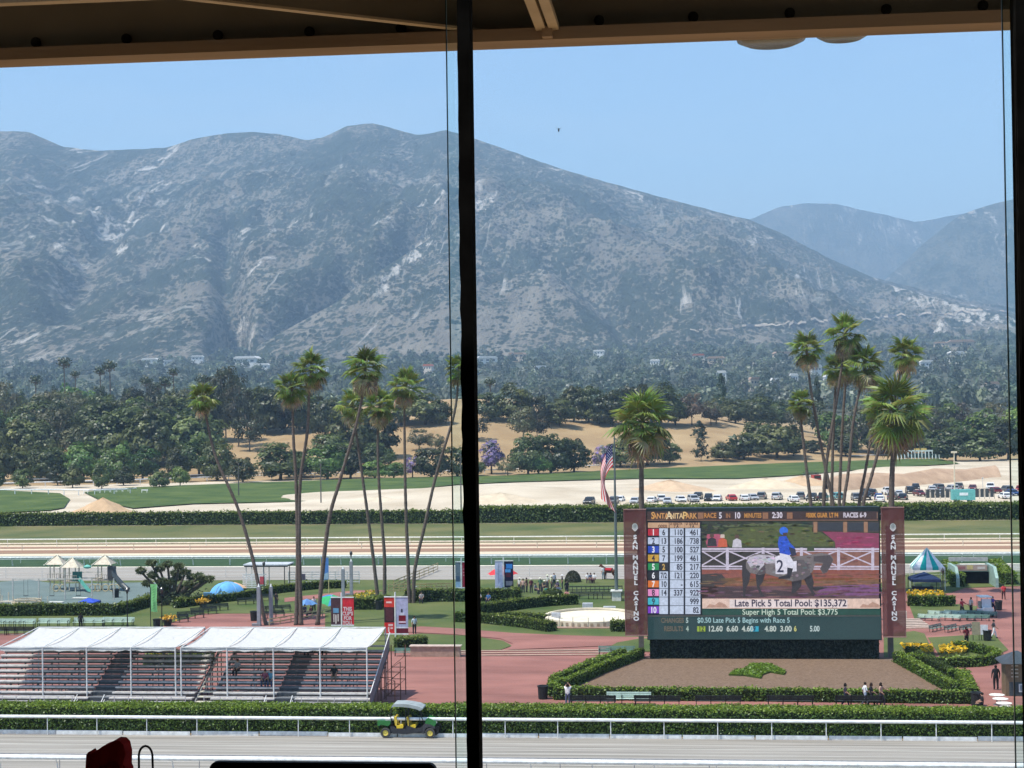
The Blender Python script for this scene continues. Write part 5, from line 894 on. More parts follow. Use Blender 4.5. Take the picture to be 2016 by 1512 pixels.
BIN = [(.26, 0), (.30, .05), (.34, .9), (.37, .92), (.37, 1.0), (.30, 1.0), (.28, .9), (.05, .85)]
for u, v, lb in ((1069, 1376, 'dark trash bin left of the mulch bed'), (228, 1177, 'dark tilted-looking bin on the playground edge'), (309, 1238, 'dark bin beside the green banner'), (500, 1222, 'dark bin on the brick path near the leaning palm'), (746, 1201, 'dark bin at the end of the wedge hedge'), (1922, 1390, 'black trash bin at the right corner of the mulch bed'), (1944, 1262, 'bin under the white notice board'), (1966, 1201, 'dark bin pushed by the person in blue')):
    lathe_thing('trash_bin', lb, 'bin', G(u, v), [(r*1.15, z) for r, z in BIN], (.02, .022, .022), group='trash bins')
b = MB(); b.box(0, 0, .45, 4.4, .8, .9, col=(.40, .27, .20)); b.box(0, 0, .93, 4.6, 1.0, .08, col=(.55, .42, .33)); tag(b.build('planter_wall', PAINT, None, (*G(858, 1292)[:2], 0)), 'low pinkish planter wall beside the green bench', 'wall')
for u, v, lb in ((400, 1196, 'dark planter of yellow flowers under the blue tent'), (330, 1232, 'dark planter of yellow flowers beside the dark benches')):
    p = G(u, v); o = thing('planter', lb, 'planter', p, 0, 'flower planters'); b = MB(); b.lathe([(.35, 0), (.5, .6), (.54, .64), (.4, .64)], 14, col=(.03, .03, .03)); b.build('pot', PAINT, o); r = np.random.default_rng(int(u)); d = r.normal(size=(120, 3))*np.array([.35, .35, .15])+np.array([0, 0, .8]); V, F = leafquads(d, d*0+np.array([0, 0, 1])+r.normal(size=d.shape)*.5, .12, r, .8); link('flowers', npmesh('flowers', V, F, np.array([(.70, .40, .03)])*r.uniform(.7, 1.2, (120, 1)), LEAF), o)
# lamp posts, flagpole, banners
def lamp(u, v, h, lb):
    o = thing('lamp_post', lb, 'lamp post', G(u, v), 0, 'dark lamp posts'); b = MB(); b.lathe([(.16, 0), (.10, .3), (.06, .5), (.045, h-.5)], 10, col=BLK); b.build('pole', PAINT, o); b = MB(); b.lathe([(.06, 0), (.20, .35), (.16, .5), (.05, .62), (.02, .7)], 10, (0, 0, h-.55), col=(.05, .05, .05)); b.build('lantern', GLOSS, o)
lamp(251, 1236, 4.0, 'dark lamp post left of the green banner'); lamp(319, 1240, 4.2, 'dark lamp post right of the green banner'); lamp(520, 1165, 3.6, 'dark lamp post behind the leaning palm'); lamp(692, 1165, 4.8, 'dark lamp post between the two ad banners'); lamp(1857, 1185, 3.6, 'dark lamp post on the hedge by the striped tent')
p = G(302, 1236); o = thing('green_banner', 'tall light green vertical banner by the spiky tree', 'banner', p); b = MB(); b.tube([(-.28, 0, 0), (-.28, 0, 4.1)], .04, 6, BLK); b.build('pole', PAINT, o); b = MB(); t = AT(295, 1150, p[1]); z1 = t[2]; z0 = AT(295, 1204, p[1])[2]; b.add([(-.28, 0, z0), (.42, .05, z0-.05), (.40, -.04, (z0+z1)/2), (.42, .05, z1), (-.28, 0, z1), (-.28, 0, (z0+z1)/2)], [(0, 1, 2, 5), (5, 2, 3, 4)], (.25, .62, .24)); b.build('cloth', CLOTH, o)
for i in range(9): b = MB(); zz = z0+.35+(z1-z0-.6)*i/8; b.bar((-.02, -.06, zz-.08), (.16, -.06, zz+.06), .03, .04, col=(.08, .30, .10)); b.build('lettering', CLOTH, o)
p = G(1214, 1183); fp = thing('flag_pole', 'tall grey flagpole left of the giant screen', 'flagpole', (p[0], p[1], 0)); hp = AT(1208, 858, p[1])[2]; b = MB(); b.box(0, 0, .55, 1.0, 1.0, 1.1, col=(.7, .66, .58)); b.box(0, 0, 1.15, 1.3, 1.3, .14, col=(.72, .69, .62)); b.build('plinth', PAINT, fp); b = MB(); b.tube([(0, 0, 1.2), (0, 0, hp*.5), (0, 0, hp)], [.20, .15, .07], 10, (.12, .15, .15)); b.build('pole', PAINT, fp); b = MB(); b.lathe([(.02, 0), (.14, .08), (.12, .2), (.02, .26)], 10, (0, 0, hp), col=(.6, .45, .1)); b.build('finial', GLOSS, fp)
fl = thing('flag', 'striped flag with starred blue corner hanging limp on the flagpole', 'flag', (p[0]-.1, p[1], 0)); px = lambda v: AT(1205, v, p[1])[2]; ztop, zbot = px(872), px(1020); NS = 13; W = 26; cl = MB(); kx = 1
def fpt(s, t):                                               # limp flag: t down the hoist, s out along the fly, which falls in folds
    out = math.sin(min(1, s*1.9)*math.pi/2); x = -.10-1.25*out*(1-.35*t*s)+.55*max(0, s-.55)/.45*(1-.2*t) + .10*math.sin(t*10+s*5)*s + 1.15*(t-.5)*s*s; y = .30*math.sin(t*9+s*2)*s+.12*math.sin(s*8+t*3)
    return (x, y-.1, ztop-2.6*t*(1-.4*s)-6.3*s**1.15)
for j in range(NS):
    for i in range(W):
        s0, s1, t0, t1 = i/W, (i+1)/W, j/NS, (j+1)/NS; c_ = (.035, .04, .13) if (i < W*.2 and j < 7) else ((.62, .04, .05) if j % 2 == 0 else (.74, .72, .70)); cl.add([fpt(s0, t0), fpt(s1, t0), fpt(s1, t1), fpt(s0, t1)], [(0, 1, 2, 3)], c_)
cl.build('cloth', CLOTH, fl); b = MB()
for i in range(5):
    for j in range(4):
        q = fpt(.02+i*.038, (j+.6)/NS*1.7); b.poly([(q[0]+.06*math.cos(a)*(1 if k % 2 == 0 else .45), q[1]-.03, q[2]+.06*math.sin(a)*(1 if k % 2 == 0 else .45)) for k, a in enumerate(np.linspace(.31, .31+2*math.pi, 11)[:-1])], (.75, .75, .75))
b.build('stars', CLOTH, fl)
# twin advertising banners on white poles
def adsign(label, u, v, zt_v, zb_v, uL, uR, left, right, base=True):
    p = G(u, v); Y = p[1]; o = thing('ad_banner_stand', label, 'banner', p, 0, 'twin ad banner stands'); zt, zb = AT(u, zt_v, Y)[2], AT(u, zb_v, Y)[2]; xL, xR = AT(uL, zb_v, Y)[0]-p[0], AT(uR, zb_v, Y)[0]-p[0]; b = MB(); b.tube([(0, 0, 0), (0, 0, zt+.45)], .07, 8, WH); b.build('pole', PAINT, o)
    for z in (zt, zb):
        b = MB(); b.bar((xL, 0, z), (xR, 0, z), .10, col=WH); b.build('cross_bar', PAINT, o)
    for nm, x0, x1, art in (('left_banner', xL, -.09, left), ('right_banner', .09, xR, right)):
        b = MB()
        for (s0, t0, s1, t1, k, c_) in art: b.poly([(x0+(x1-x0)*s0, -.012*k, zt-.06+(zb-zt+.12)*t1), (x0+(x1-x0)*s1, -.012*k, zt-.06+(zb-zt+.12)*t1), (x0+(x1-x0)*s1, -.012*k, zt-.06+(zb-zt+.12)*t0), (x0+(x1-x0)*s0, -.012*k, zt-.06+(zb-zt+.12)*t0)], lin(*c_))
        b.build(nm, MATTE, o)
    return o, zt, zb, xL, xR
RD = (214, 52, 62)
o, zt, zb, xL, xR = adsign('red and dark twin ad banner behind the right canopy', 673, 1243, 1176, 1231, 652, 697, [(0, 0, 1, 1, 1, (86, 62, 66)), (.22, .38, .8, .56, 2, (110, 158, 190)), (.25, .6, .35, .9, 2, (226, 214, 204)), (.45, .62, .56, .96, 2, (230, 220, 212)), (.68, .6, .78, .88, 2, (226, 214, 204))], [(0, 0, 1, 1, 1, RD)])
for i, s in enumerate(('THIS', "CUP'S", 'FOR', 'YOU.')): text(s, .52, (xR+.09)/2-.05, zt-(zt-zb)*(.42+.165*i), -.05, o, MATTE, (.75, .6, .6), sx=.8, bold=.02)
o, zt, zb, xL, xR = adsign('twin ad banner with a red panel and a bottle picture', 779, 1268, 1175, 1248, 757, 804, [(0, 0, 1, .27, 1, (214, 70, 60)), (.2, .11, .75, .16, 2, (240, 200, 190)), (0, .27, 1, .70, 1, (70, 46, 52)), (.18, .3, .85, .66, 2, (92, 52, 58)), (0, .70, 1, 1, 1, (216, 56, 56)), (.4, .74, .85, .80, 2, (240, 200, 196)), (.35, .82, .5, .97, 2, (240, 200, 196)), (.6, .83, .85, .88, 2, (236, 190, 186))], [(0, 0, 1, .82, 1, (178, 178, 204)), (.42, .32, .54, .42, 2, (40, 44, 56)), (.3, .42, .68, .50, 2, (206, 204, 216)), (.2, .50, .8, .74, 2, (128, 34, 46)), (.2, .66, .8, .71, 3, (226, 196, 206)), (0, .82, 1, .86, 1, (230, 226, 236)), (0, .86, 1, 1, 1, (112, 40, 54))])
adsign('grey and red twin ad banner half behind the window post', 909, 1178, 1106, 1157, 897, 924, [(0, 0, 1, 1, 1, (110, 122, 134)), (.1, .55, .8, .75, 2, (74, 92, 116)), (0, .78, 1, 1, 2, (150, 178, 206))], [(0, 0, 1, 1, 1, (150, 44, 62)), (.1, .25, .9, .3, 2, (190, 120, 130)), (.1, .38, .9, .43, 2, (190, 120, 130)), (.1, .5, .9, .55, 2, (190, 120, 130))])
adsign('white and dark blue twin ad banner right of the window post', 992, 1172, 1104, 1158, 975, 1011, [(0, 0, 1, 1, 1, (196, 202, 226)), (.42, .1, .5, .85, 2, (160, 166, 196))], [(0, 0, 1, 1, 1, (38, 40, 66)), (.2, .1, .9, .28, 2, (64, 132, 206)), (.1, .3, .7, .42, 3, (92, 160, 220)), (.15, .75, .9, .92, 2, (150, 146, 152)), (.2, .45, .7, .6, 2, (92, 44, 60))])
for i, (u, v, vt) in enumerate(((510, 1232, 1155), (534, 1228, 1155), (676, 1190, 1120), (692, 1172, 1105))):
    p = G(u, v); z = AT(u, vt, p[1])[2]; o = thing('pylon', f'slim grey-white pylon sign on the brick path, {nth(i+1)} from left', 'sign', p, 0, 'slim pylons'); b = MB(); b.box(0, 0, z/2, .34, .34, z, col=(.30, .32, .34)); b.build('shaft', PAINT, o); b = MB(); b.box(0, 0, z+.15, .2, .2, .3, col=WH, taper=.4); b.build('cap', PAINT, o); b = MB(); b.box(-.25, 0, .12, .9, .5, .24, col=(.25, .25, .26)); b.build('foot', PAINT, o)
p = G(640, 1178); z1, z0 = AT(640, 1098, p[1])[2], AT(640, 1142, p[1])[2]; o = thing('blue_banner', 'blue vertical banner behind the shaggy leaning palm', 'banner', p); b = MB(); b.bar((-.42, 0, z0), (-.42, 0, z1), .03, col=(.1, .2, .45)); b.poly([(-.45, 0, z0), (.45, .04, z0), (.45, .04, z1), (-.45, 0, z1)], (.10, .24, .55)); b.poly([(-.1, -.03, z0+.1), (.42, 0, z0+.1), (.42, 0, z0+.9), (-.1, -.03, z0+.7)], (.35, .5, .62)); b.build('cloth', CLOTH, o); b = MB(); b.tube([(-.45, 0, 0), (-.45, 0, z1)], .05, 6, (.55, .48, .22)); b.build('pole', PAINT, o); b = MB(); b.tube([(.45, 0, 0), (.45, 0, z0+.1)], .05, 6, (.55, .48, .22)); b.build('pole', PAINT, o)
# ================================================================ TENTS, UMBRELLAS, PAVILIONS
def umbrella(label, u, v, r, h, cols, n=8, tilt=0, name='umbrella'):
    o = thing(name, label, 'umbrella', G(u, v), 0, 'umbrellas'); b = MB(); b.tube([(0, 0, 0), (0, 0, h)], .03, 6, (.5, .5, .5)); b.build('pole', PAINT, o)
    for k in range(n):
        a0, a1 = 2*math.pi*k/n, 2*math.pi*(k+1)/n; b = MB(); am = (a0+a1)/2; b.add([(0, 0, h), (r*.6*math.cos(a0), r*.6*math.sin(a0), h-r*.22), (r*math.cos(a0), r*math.sin(a0), h-r*.5), (r*.93*math.cos(am), r*.93*math.sin(am), h-r*.44), (r*math.cos(a1), r*math.sin(a1), h-r*.5), (r*.6*math.cos(a1), r*.6*math.sin(a1), h-r*.22)], [(0, 1, 5), (1, 2, 3), (1, 3, 5), (5, 3, 4)], cols[k % len(cols)]); b.build('canopy_panel', CLOTH, o)
    if tilt: o.rotation_euler = (tilt, tilt*.5, 0)
    return o
umbrella('red umbrella behind the white ad banner', 990, 1160, 1.9, 2.75, [(.62, .06, .07)]); umbrella('green and blue umbrella beside the red ad banner', 650, 1203, 1.3, 1.9, [(.05, .38, .14), (.06, .38, .16), (.10, .30, .55), (.08, .22, .45)], tilt=.35); umbrella('blue umbrella by the people near the touching palms', 604, 1208, 1.2, 1.6, [(.10, .20, .42), (.14, .28, .5)]); umbrella('peach coloured umbrella left of the white pavilion', 462, 1162, 1.5, 1.0, [(.72, .46, .30)])
# blue dome tent
o = thing('dome_tent', 'light blue dome tent on the lawn', 'tent', G(448, 1173), .1, None, (1.12, 1.12, 1.15)); b = MB(); P = []; F = []; n, m = 20, 7
for j in range(m):
    t = j/(m-1)*math.pi/2
    for k in range(n): a = 2*math.pi*k/n; sq = 1+.10*math.cos(4*a); P.append((1.75*math.cos(t)*math.cos(a)*sq, 1.3*math.cos(t)*math.sin(a)*sq, 1.45*math.sin(t)))
for j in range(m-1):
    for k in range(n): F.append((j*n+k, j*n+(k+1) % n, (j+1)*n+(k+1) % n, (j+1)*n+k))
b.add(P, F, (.16, .42, .75)); b.build('shell', CLOTH, o, smooth=True); b = MB(); b.add([(-1.1, -1.05, .05), (-.2, -1.32, .05), (-.5, -1.1, .95)], [(0, 1, 2)], (.09, .22, .42)); b.build('door_flap', CLOTH, o); b = MB(); b.box(-2.0, -.4, .2, .9, .7, .4, col=(.10, .22, .36)); b.build('porch', CLOTH, o)
for a in (.785, -.785):
    b = MB(); b.tube([(1.78*math.cos(t)*math.cos(a)*.93, 1.33*math.cos(t)*math.sin(a)*.93, 1.5*math.sin(t)) for t in np.linspace(0, math.pi, 12)], .025, 5, (.45, .62, .8)); b.build('tent_pole', PAINT, o)
# small blue canopy on the playground
def popup(label, u, v, w, h, roof, side=None, stripes=None, name='canopy_tent', rise=.6):
    p = G(u, v); o = thing(name, label, 'tent', p, 0, 'pop-up tents'); zc = h+w*rise
    for k in range(4):
        a = [(-w/2, -w/2), (w/2, -w/2), (w/2, w/2), (-w/2, w/2)]; q0, q1 = a[k], a[(k+1) % 4]; N_ = 5 if stripes else 1
        for i in range(N_):
            s0, s1 = i/N_, (i+1)/N_; A = (q0[0]+(q1[0]-q0[0])*s0, q0[1]+(q1[1]-q0[1])*s0); B = (q0[0]+(q1[0]-q0[0])*s1, q0[1]+(q1[1]-q0[1])*s1); b = MB(); c_ = stripes[i % 2] if stripes else roof; t = .88
            b.add([(*A, h), (*B, h), (B[0]*(1-t), B[1]*(1-t), h+(zc-h)*t), (A[0]*(1-t), A[1]*(1-t), h+(zc-h)*t), (0, 0, zc), (A[0], A[1], h-.32), (B[0], B[1], h-.32)], [(0, 1, 2, 3), (3, 2, 4), (5, 6, 1, 0)], c_); b.build('roof_panel', CLOTH, o)
    for x in (-w/2, w/2):
        for y in (-w/2, w/2): b = MB(); b.bar((x, y, 0), (x, y, h), .07, col=(.7, .7, .7) if stripes else BLK); b.build('leg', PAINT, o)
    return o
popup('white and teal striped peaked tent near the tunnel', 1826, 1160, 3.5, 2.7, None, stripes=((.80, .80, .78), (.02, .40, .36)), rise=.62); popup('navy blue canopy in front of the striped tent', 1820, 1168, 3.2, 1.75, (.025, .04, .09), rise=.22)
popup('small royal blue canopy on the playground surface', 175, 1197, 2.0, .75, (.05, .10, .50), rise=.2)
p = G(1816, 1167); o = thing('folding_table', 'dark draped table under the navy canopy', 'table', p); b = MB(); b.box(0, 0, .72, 2.4, .8, .06, col=BLK); b.build('top', PAINT, o); b = MB(); b.box(0, -.42, .35, 2.4, .04, .7, col=(.03, .04, .06)); b.build('drape', CLOTH, o); b = MB(); b.box(.4, -.2, .95, .9, .06, .45, col=(.25, .55, .45)); b.build('display_card', PAINT, o)
# white slatted pavilion
p = G(520, 1160); pv_ = thing('white_pavilion', 'small white slatted pavilion with a flat roof', 'pavilion', (p[0], p[1]+1.2, 0)); b = MB(); b.box(.3, 0, 3.0, 5.6, 3.2, .14, col=(.52, .54, .56)); b.box(.3, 0, 2.84, 5.4, 3.0, .16, col=(.08, .08, .08)); b.build('roof', PAINT, pv_)
for x in (-2.2, 0, 2.6):
    for y in (-1.3, 1.3): b = MB(); b.bar((x, y, 0), (x, y, 2.8), .09, col=(.72, .72, .70) if x < 2 else BLK); b.build('post', PAINT, pv_)
for k in range(7):
    b = MB(); b.box(-1.15, -1.35, .25+k*.26, 3.0, .04, .15, col=(.74, .74, .72)); b.build('slat', PAINT, pv_)
b = MB(); b.box(-.2, -1.4, 1.1, .55, .04, .95, col=(.55, .08, .10)); b.build('red_poster', PAINT, pv_)
o = thing('white_fence', 'long white slatted fence right of the pavilion', 'fence', G(570, 1150)); 
for k in range(5): b = MB(); b.box(4.4, 0, .3+k*.3, 9.2, .04, .13, col=(.60, .59, .57)); b.build('slat', PAINT, o)
for k in range(7): b = MB(); b.bar((k*1.5-.1, .05, 0), (k*1.5-.1, .05, 1.65), .08, col=(.6, .6, .58)); b.build('post', PAINT, o)
b = MB(); b.box(1.6, -.06, .9, .9, .04, .8, col=(.10, .09, .13)); b.build('dark_poster', PAINT, o)
# timber picket fence on the middle lawn
def picket(label, a, b_, h, n, col=(.42, .33, .17), rails=3):
    A, B = Vector(G(*a)), Vector(G(*b_)); o = thing('timber_fence', label, 'fence', A, 0, 'timber fences'); d = B-A
    for k in range(n+1): b = MB(); q = d*k/n; b.bar((q.x, q.y, 0), (q.x, q.y, h), .08, col=col); b.build('post', PAINT, o)
    for k in range(rails): z = h*(k+1)/rails-.08; b = MB(); b.bar((0, 0, z), (d.x, d.y, z), .04, .12, col=col); b.build('plank', PAINT, o)
picket('tan timber fence slanting up the middle lawn', (775, 1160), (862, 1124), 1.1, 9); picket('low tan timber fence along the lawn behind the hedge', (765, 1166), (890, 1163), .95, 12); picket('yellowish low fence near the bleacher canopy edge', (530, 1232), (655, 1210), .75, 6, (.5, .42, .22), 2); picket('dark low fence on the lawn beside the crowd', (1118, 1167), (1225, 1166), .8, 12, (.05, .06, .05), 2)
# raised cream fountain ring
c = Vector(G(1165, 1222)); o = thing('round_fountain', 'large round cream stone basin with carved rim left of the screen', 'fountain', c); R1, R2 = 4.9, 3.4
b = MB(); n = 48; prof = [(R1, -.05), (R1, .62), (R1-.35, .70), (R1-.5, .70), (R1-.5, .5)]; P = [(r*math.cos(2*math.pi*k/n), r*1.15*math.sin(2*math.pi*k/n), z) for r, z in prof for k in range(n)]; b.add(P, [(i*n+k, i*n+(k+1) % n, (i+1)*n+(k+1) % n, (i+1)*n+k) for i in range(4) for k in range(n)], (.70, .62, .48)); b.build('rim', cream, o, smooth=False)
b = MB(); b.add([((R1-.45)*math.cos(2*math.pi*k/n), (R1-.45)*1.15*math.sin(2*math.pi*k/n), .45) for k in range(n)], [tuple(range(n))], (.72, .64, .50)); b.build('basin_floor', cream, o)
b = MB()
for k in range(n): a = 2*math.pi*(k+.5)/n; b.box((R1+.03)*math.cos(a), (R1+.03)*1.15*math.sin(a), .34, .05, .28, .30, a, (.42, .34, .24))
stuff(b.build('carved_frieze', MATTE, o))
for k in range(7): a = math.pi*1.22+k*math.pi*.56/6; b = MB(); b.bar((R1*1.08*math.cos(a), R1*1.22*math.sin(a), 0), (R1*1.08*math.cos(a), R1*1.22*math.sin(a), 1.1), .05, col=(.2, .19, .18)); b.build('railing_post', PAINT, o)
b = MB(); b.box(-.6, -R1*1.17, .05, 6.2, .9, .16, col=(.38, .24, .18)); b.build('step', PAINT, o)
for u, v, s in ((1095, 1226, (.9, .5, 1.0)), (1157, 1200, (1.1, .6, .7)), (1200, 1203, (1.3, .6, .5))): b = MB(); b.box(0, 0, s[2]/2, *s, col=(.55, .56, .58)); tag(b.build('stone_plinth', PAINT, None, G(u, v)), {1095: 'pale plinth at the left edge of the round basin', 1157: 'grey plinth behind the round basin', 1200: 'low grey plinth beside the flagpole base'}[u], 'plinth', 'stone plinths')
# tunnel mouth
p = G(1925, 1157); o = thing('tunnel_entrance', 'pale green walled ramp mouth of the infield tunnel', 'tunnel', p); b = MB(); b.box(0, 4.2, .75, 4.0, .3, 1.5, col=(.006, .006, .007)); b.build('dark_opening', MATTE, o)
for s in (-1, 1): b = MB(); b.add([(s*2.05, 0, 0), (s*2.05, 6.5, 0), (s*2.05, 6.5, 2.3), (s*2.05, 1.4, 2.3), (s*2.05, 0, 1.1), (s*2.4, 0, 0), (s*2.4, 6.5, 0), (s*2.4, 6.5, 2.3), (s*2.4, 1.4, 2.3), (s*2.4, 0, 1.1)], [(0, 1, 2, 3, 4), (9, 8, 7, 6, 5), (4, 3, 8, 9), (3, 2, 7, 8), (0, 4, 9, 5)], (.30, .42, .36)); b.build('side_wall', PAINT, o)
b = MB(); b.box(0, 4.0, 1.9, 4.08, .3, .85, col=(.26, .34, .30)); b.build('lintel', PAINT, o); b = MB(); b.box(0, 3.8, 1.95, 3.6, .03, .7, col=(.45, .33, .28)); b.box(-.2, 3.78, 2.0, .7, .02, .5, col=(.6, .48, .22)); b.box(-1.2, 3.78, 1.95, .9, .02, .36, col=(.35, .16, .16)); b.box(1.1, 3.78, 1.92, .9, .02, .3, col=(.62, .55, .5)); b.build('hanging_banner', CLOTH, o); b = MB(); b.box(0, 6.2, 2.75, 4.6, .2, .5, col=(.45, .44, .41)); b.build('parapet', PAINT, o)
# golf cart
p = G(1940, 1212); o = thing('golf_cart', 'white golf cart seen from the front on the brick walk', 'golf cart', p, .1); b = MB(); b.side([(-.55, .35), (.55, .35), (.58, .75), (.45, .95), (-.45, .95), (-.58, .75)], -1.1, -.4, (.74, .73, .70)); b.build('front_body', GLOSS, o); b = MB(); b.box(0, .3, .45, 1.15, 1.7, .25, col=(.66, .65, .62)); b.build('floor_body', PAINT, o); b = MB(); b.box(0, .35, 1.92, 1.2, 1.7, .09, col=(.78, .76, .70)); b.build('roof', PAINT, o); b = MB(); b.box(0, .4, .85, 1.05, .55, .2, col=(.5, .47, .4)); b.box(0, .72, 1.15, 1.05, .12, .5, col=(.5, .47, .4)); b.build('seat', CLOTH, o)
for x in (-.52, .52):
    for y, y2 in ((-.5, -.42), (1.1, 1.1)): b = MB(); b.bar((x, y, .8), (x, y2, 1.9), .04, col=BLK); b.build('roof_post', PAINT, o)
    for y in (-.75, .95): wh = wheel(o, x, y, .23, .18, (.6, .6, .6), 1 if x > 0 else -1); wh.rotation_euler.z = R_(90); wh.location = (x, y, .23)
b = MB(); b.add([(-.5, -.5, .95), (.5, -.5, .95), (.5, -.42, 1.75), (-.5, -.42, 1.75)], [(0, 1, 2, 3)], (.55, .58, .62)); b.build('windshield', GLOSS, o)
for x in (-.4, .4): b = MB(); b.box(x, -1.12, .72, .2, .04, .1, col=(.8, .8, .78)); b.build('headlight', GLOSS, o)
# kiosk at the right edge, notice boards, round tables
p = G(2002, 1374); o = thing('wooden_kiosk', 'small wooden kiosk with a dark peaked roof at the right edge', 'kiosk', (p[0]+.35, p[1]+.9, 0)); b = MB(); b.box(0, .6, 1.25, 2.0, 1.6, 2.5, col=(.19, .14, .085)); b.build('wall', PAINT, o); b = MB(); b.lathe([(1.95, 2.45), (1.85, 2.55), (.1, 3.25)], 4, (0, .6, 0), (.055, .065, .075), R_(45)); b.build('roof', PAINT, o)
for k in range(4): b = MB(); b.box(-.35, -.28, 1.45+k*.27, .5, .10, .06, col=(.6, .55, .45)); b.build('shelf', PAINT, o)
b = MB(); b.box(.1, -.22, .55, 1.7, .05, 1.0, col=(.055, .075, .08)); b.build('counter_panel', PAINT, o); b = MB(); b.box(.35, -.27, .62, .85, .04, .6, col=(.75, .75, .74)); b.build('notice_frame', PAINT, o); b = MB(); b.box(.35, -.30, .62, .65, .03, .42, col=(.25, .3, .32)); b.build('notice', PAINT, o)
def rtable(u, v, lb, h=.75, r=.55):
    p = G(u, v, 0); o = thing('round_table', lb, 'table', (p[0], p[1], 0), 0, 'white round tables'); b = MB(); b.lathe([(r*.95, h-.05), (r, h-.03), (r, h), (r*.9, h+.005)], 24, col=(.78, .74, .64)); b.build('top', PAINT, o); b = MB(); b.lathe([(.28, 0), (.26, .04), (.05, .08), (.05, h-.05)], 12, col=(.25, .22, .2)); b.build('pedestal', PAINT, o)
for i, (u, v) in enumerate(((1963, 1388), (1970, 1396), (1977, 1405), (1984, 1413))): rtable(u, v, f'round cream table near the kiosk, {["farthest", "second", "third", "nearest"][i]} of the row')
rtable(2006, 1360, 'round cream table in front of the kiosk counter', 1.0, .4)
for u, v, w_, h_, lb in ((1938, 1262, .55, .75, 'white notice board on the picnic lawn'), (1922, 1262, .6, 1.0, 'tan notice board on the picnic lawn')):
    o = thing('notice_board', lb, 'sign', G(u, v), 0, 'notice boards'); b = MB(); b.box(0, 0, .65+h_/2, w_*1.2, .06, h_*1.2, col=(.74, .75, .78) if 'white' in lb else (.34, .30, .20)); b.build('panel', PAINT, o)
    for s in (-1, 1): b = MB(); b.bar((s*w_*.45, .05, 0), (s*w_*.45, .05, .7), .05, col=BLK); b.build('leg', PAINT, o)
# stone steps on the terrace beside the right pillar
o = thing('terrace_steps', 'pale stone steps and plinth right of the right pillar', 'steps', G(1800, 1232)); 
for k in range(6): b = MB(); b.box(-.4+k*.12, -.8*k+2.2, .30-.05*k, 2.6, .5, .16, .12, col=(.58, .44, .34)); b.build('step', PAINT, o)
b = MB(); b.box(-.9, 3.4, .5, 1.2, .8, 1.0, col=(.6, .52, .42)); b.build('plinth', PAINT, o)
# ================================================================ PLAYGROUND
pg0 = Vector(G(150, 1163)); o = thing('playground_tower', 'large playground climbing structure with three cream peaked roofs and green slides', 'playground', pg0); PC, TAN_ = (.60, .54, .42), (.50, .42, .30)
def pp(u, v, dy=0): a = Vector(AT(u, v, pg0.y+dy)) - pg0; return a
for u, vt, ve, dy in ((112, 1093, 1110, 1.5), (142, 1098, 1116, -.6), (206, 1093, 1110, .5)):
    t = pp(u, vt, dy); e = pp(u, ve, dy); w_ = 1.12; b = MB(); 
    for k in range(4):
        a0, a1 = math.pi/4+k*math.pi/2, math.pi/4+(k+1)*math.pi/2; b.add([(t.x+w_*1.4*math.cos(a0), dy+w_*1.4*math.sin(a0), e.z), (t.x+w_*1.4*math.cos(a1), dy+w_*1.4*math.sin(a1), e.z), (t.x, dy, t.z)], [(0, 1, 2)], (.56, .48, .36))
    b.build('peaked_roof', PAINT, o)
    for k in range(4): a0 = math.pi/4+k*math.pi/2; b = MB(); b.bar((t.x+w_*1.55*math.cos(a0), dy+w_*1.55*math.sin(a0), e.z-.08), (t.x, dy, t.z+.05), .10, col=(.74, .68, .52)); b.build('roof_rib', PAINT, o); b = MB(); b.bar((t.x+w_*.8*math.cos(a0), dy+w_*.8*math.sin(a0), 0), (t.x+w_*.8*math.cos(a0), dy+w_*.8*math.sin(a0), e.z+.1), .11, col=PC); b.build('roof_post', PAINT, o)
    b = MB(); b.box(t.x, dy, 1.25, 1.9, 1.7, .12, col=TAN_); b.build('deck', PAINT, o)
    b = MB()
    for k in range(7): b.bar((t.x-.85+k*.28, dy-.85, 1.3), (t.x-.85+k*.28, dy-.85, 2.0), .04, col=(.32, .27, .22))
    b.bar((t.x-.9, dy-.85, 2.0), (t.x+.9, dy-.85, 2.0), .06, col=(.45, .38, .3)); b.build('railing', PAINT, o)
a = pp(150, 1130, -1.2); e = pp(177, 1168, -2.6); b = MB(); n = 9
P = []; F = []
for i in range(n):
    t = i/(n-1); x = a.x+.3+(e.x-a.x-.3)*t; z = 1.5*(1-t)**1.2+.18; y = -1.4-1.4*t
    for dx, dz in ((-.36, .28), (-.28, 0), (.28, 0), (.36, .28)): P.append((x+dx*.8, y-dx*.6, z+dz))
for i in range(n-1):
    for k in range(3): F.append((i*4+k, i*4+k+1, (i+1)*4+k+1, (i+1)*4+k))
b.add(P, F, (.12, .42, .34)); b.build('slide', GLOSS, o); b = MB(); b.box(a.x+.2, -1.35, 1.9, 1.2, .12, 1.2, col=(.02, .13, .11)); b.build('slide_hood', GLOSS, o)
b = MB(); b.tube([(pp(222, 1118).x, 0, 2.6), (pp(228, 1130).x, -.4, 1.8), (pp(245, 1145).x, -.8, .8), (pp(258, 1155).x, -1.2, .25)], .35, 10, (.05, .06, .06)); b.build('tube_slide', GLOSS, o); b = MB(); b.box(pp(220, 1118).x, 0, 2.2, .8, .9, 1.6, col=(.06, .06, .065)); b.build('tower_box', PAINT, o)
for u0, u1, z in ((112, 142, 1.4), (150, 200, 1.5)): b = MB(); b.bar((pp(u0, 1140).x, .2, z), (pp(u1, 1140).x, .2, z), .8, .12, col=TAN_); b.bar((pp(u0, 1140).x, -.25, z+.8), (pp(u1, 1140).x, -.25, z+.8), .06, col=PC); b.build('bridge', PAINT, o)
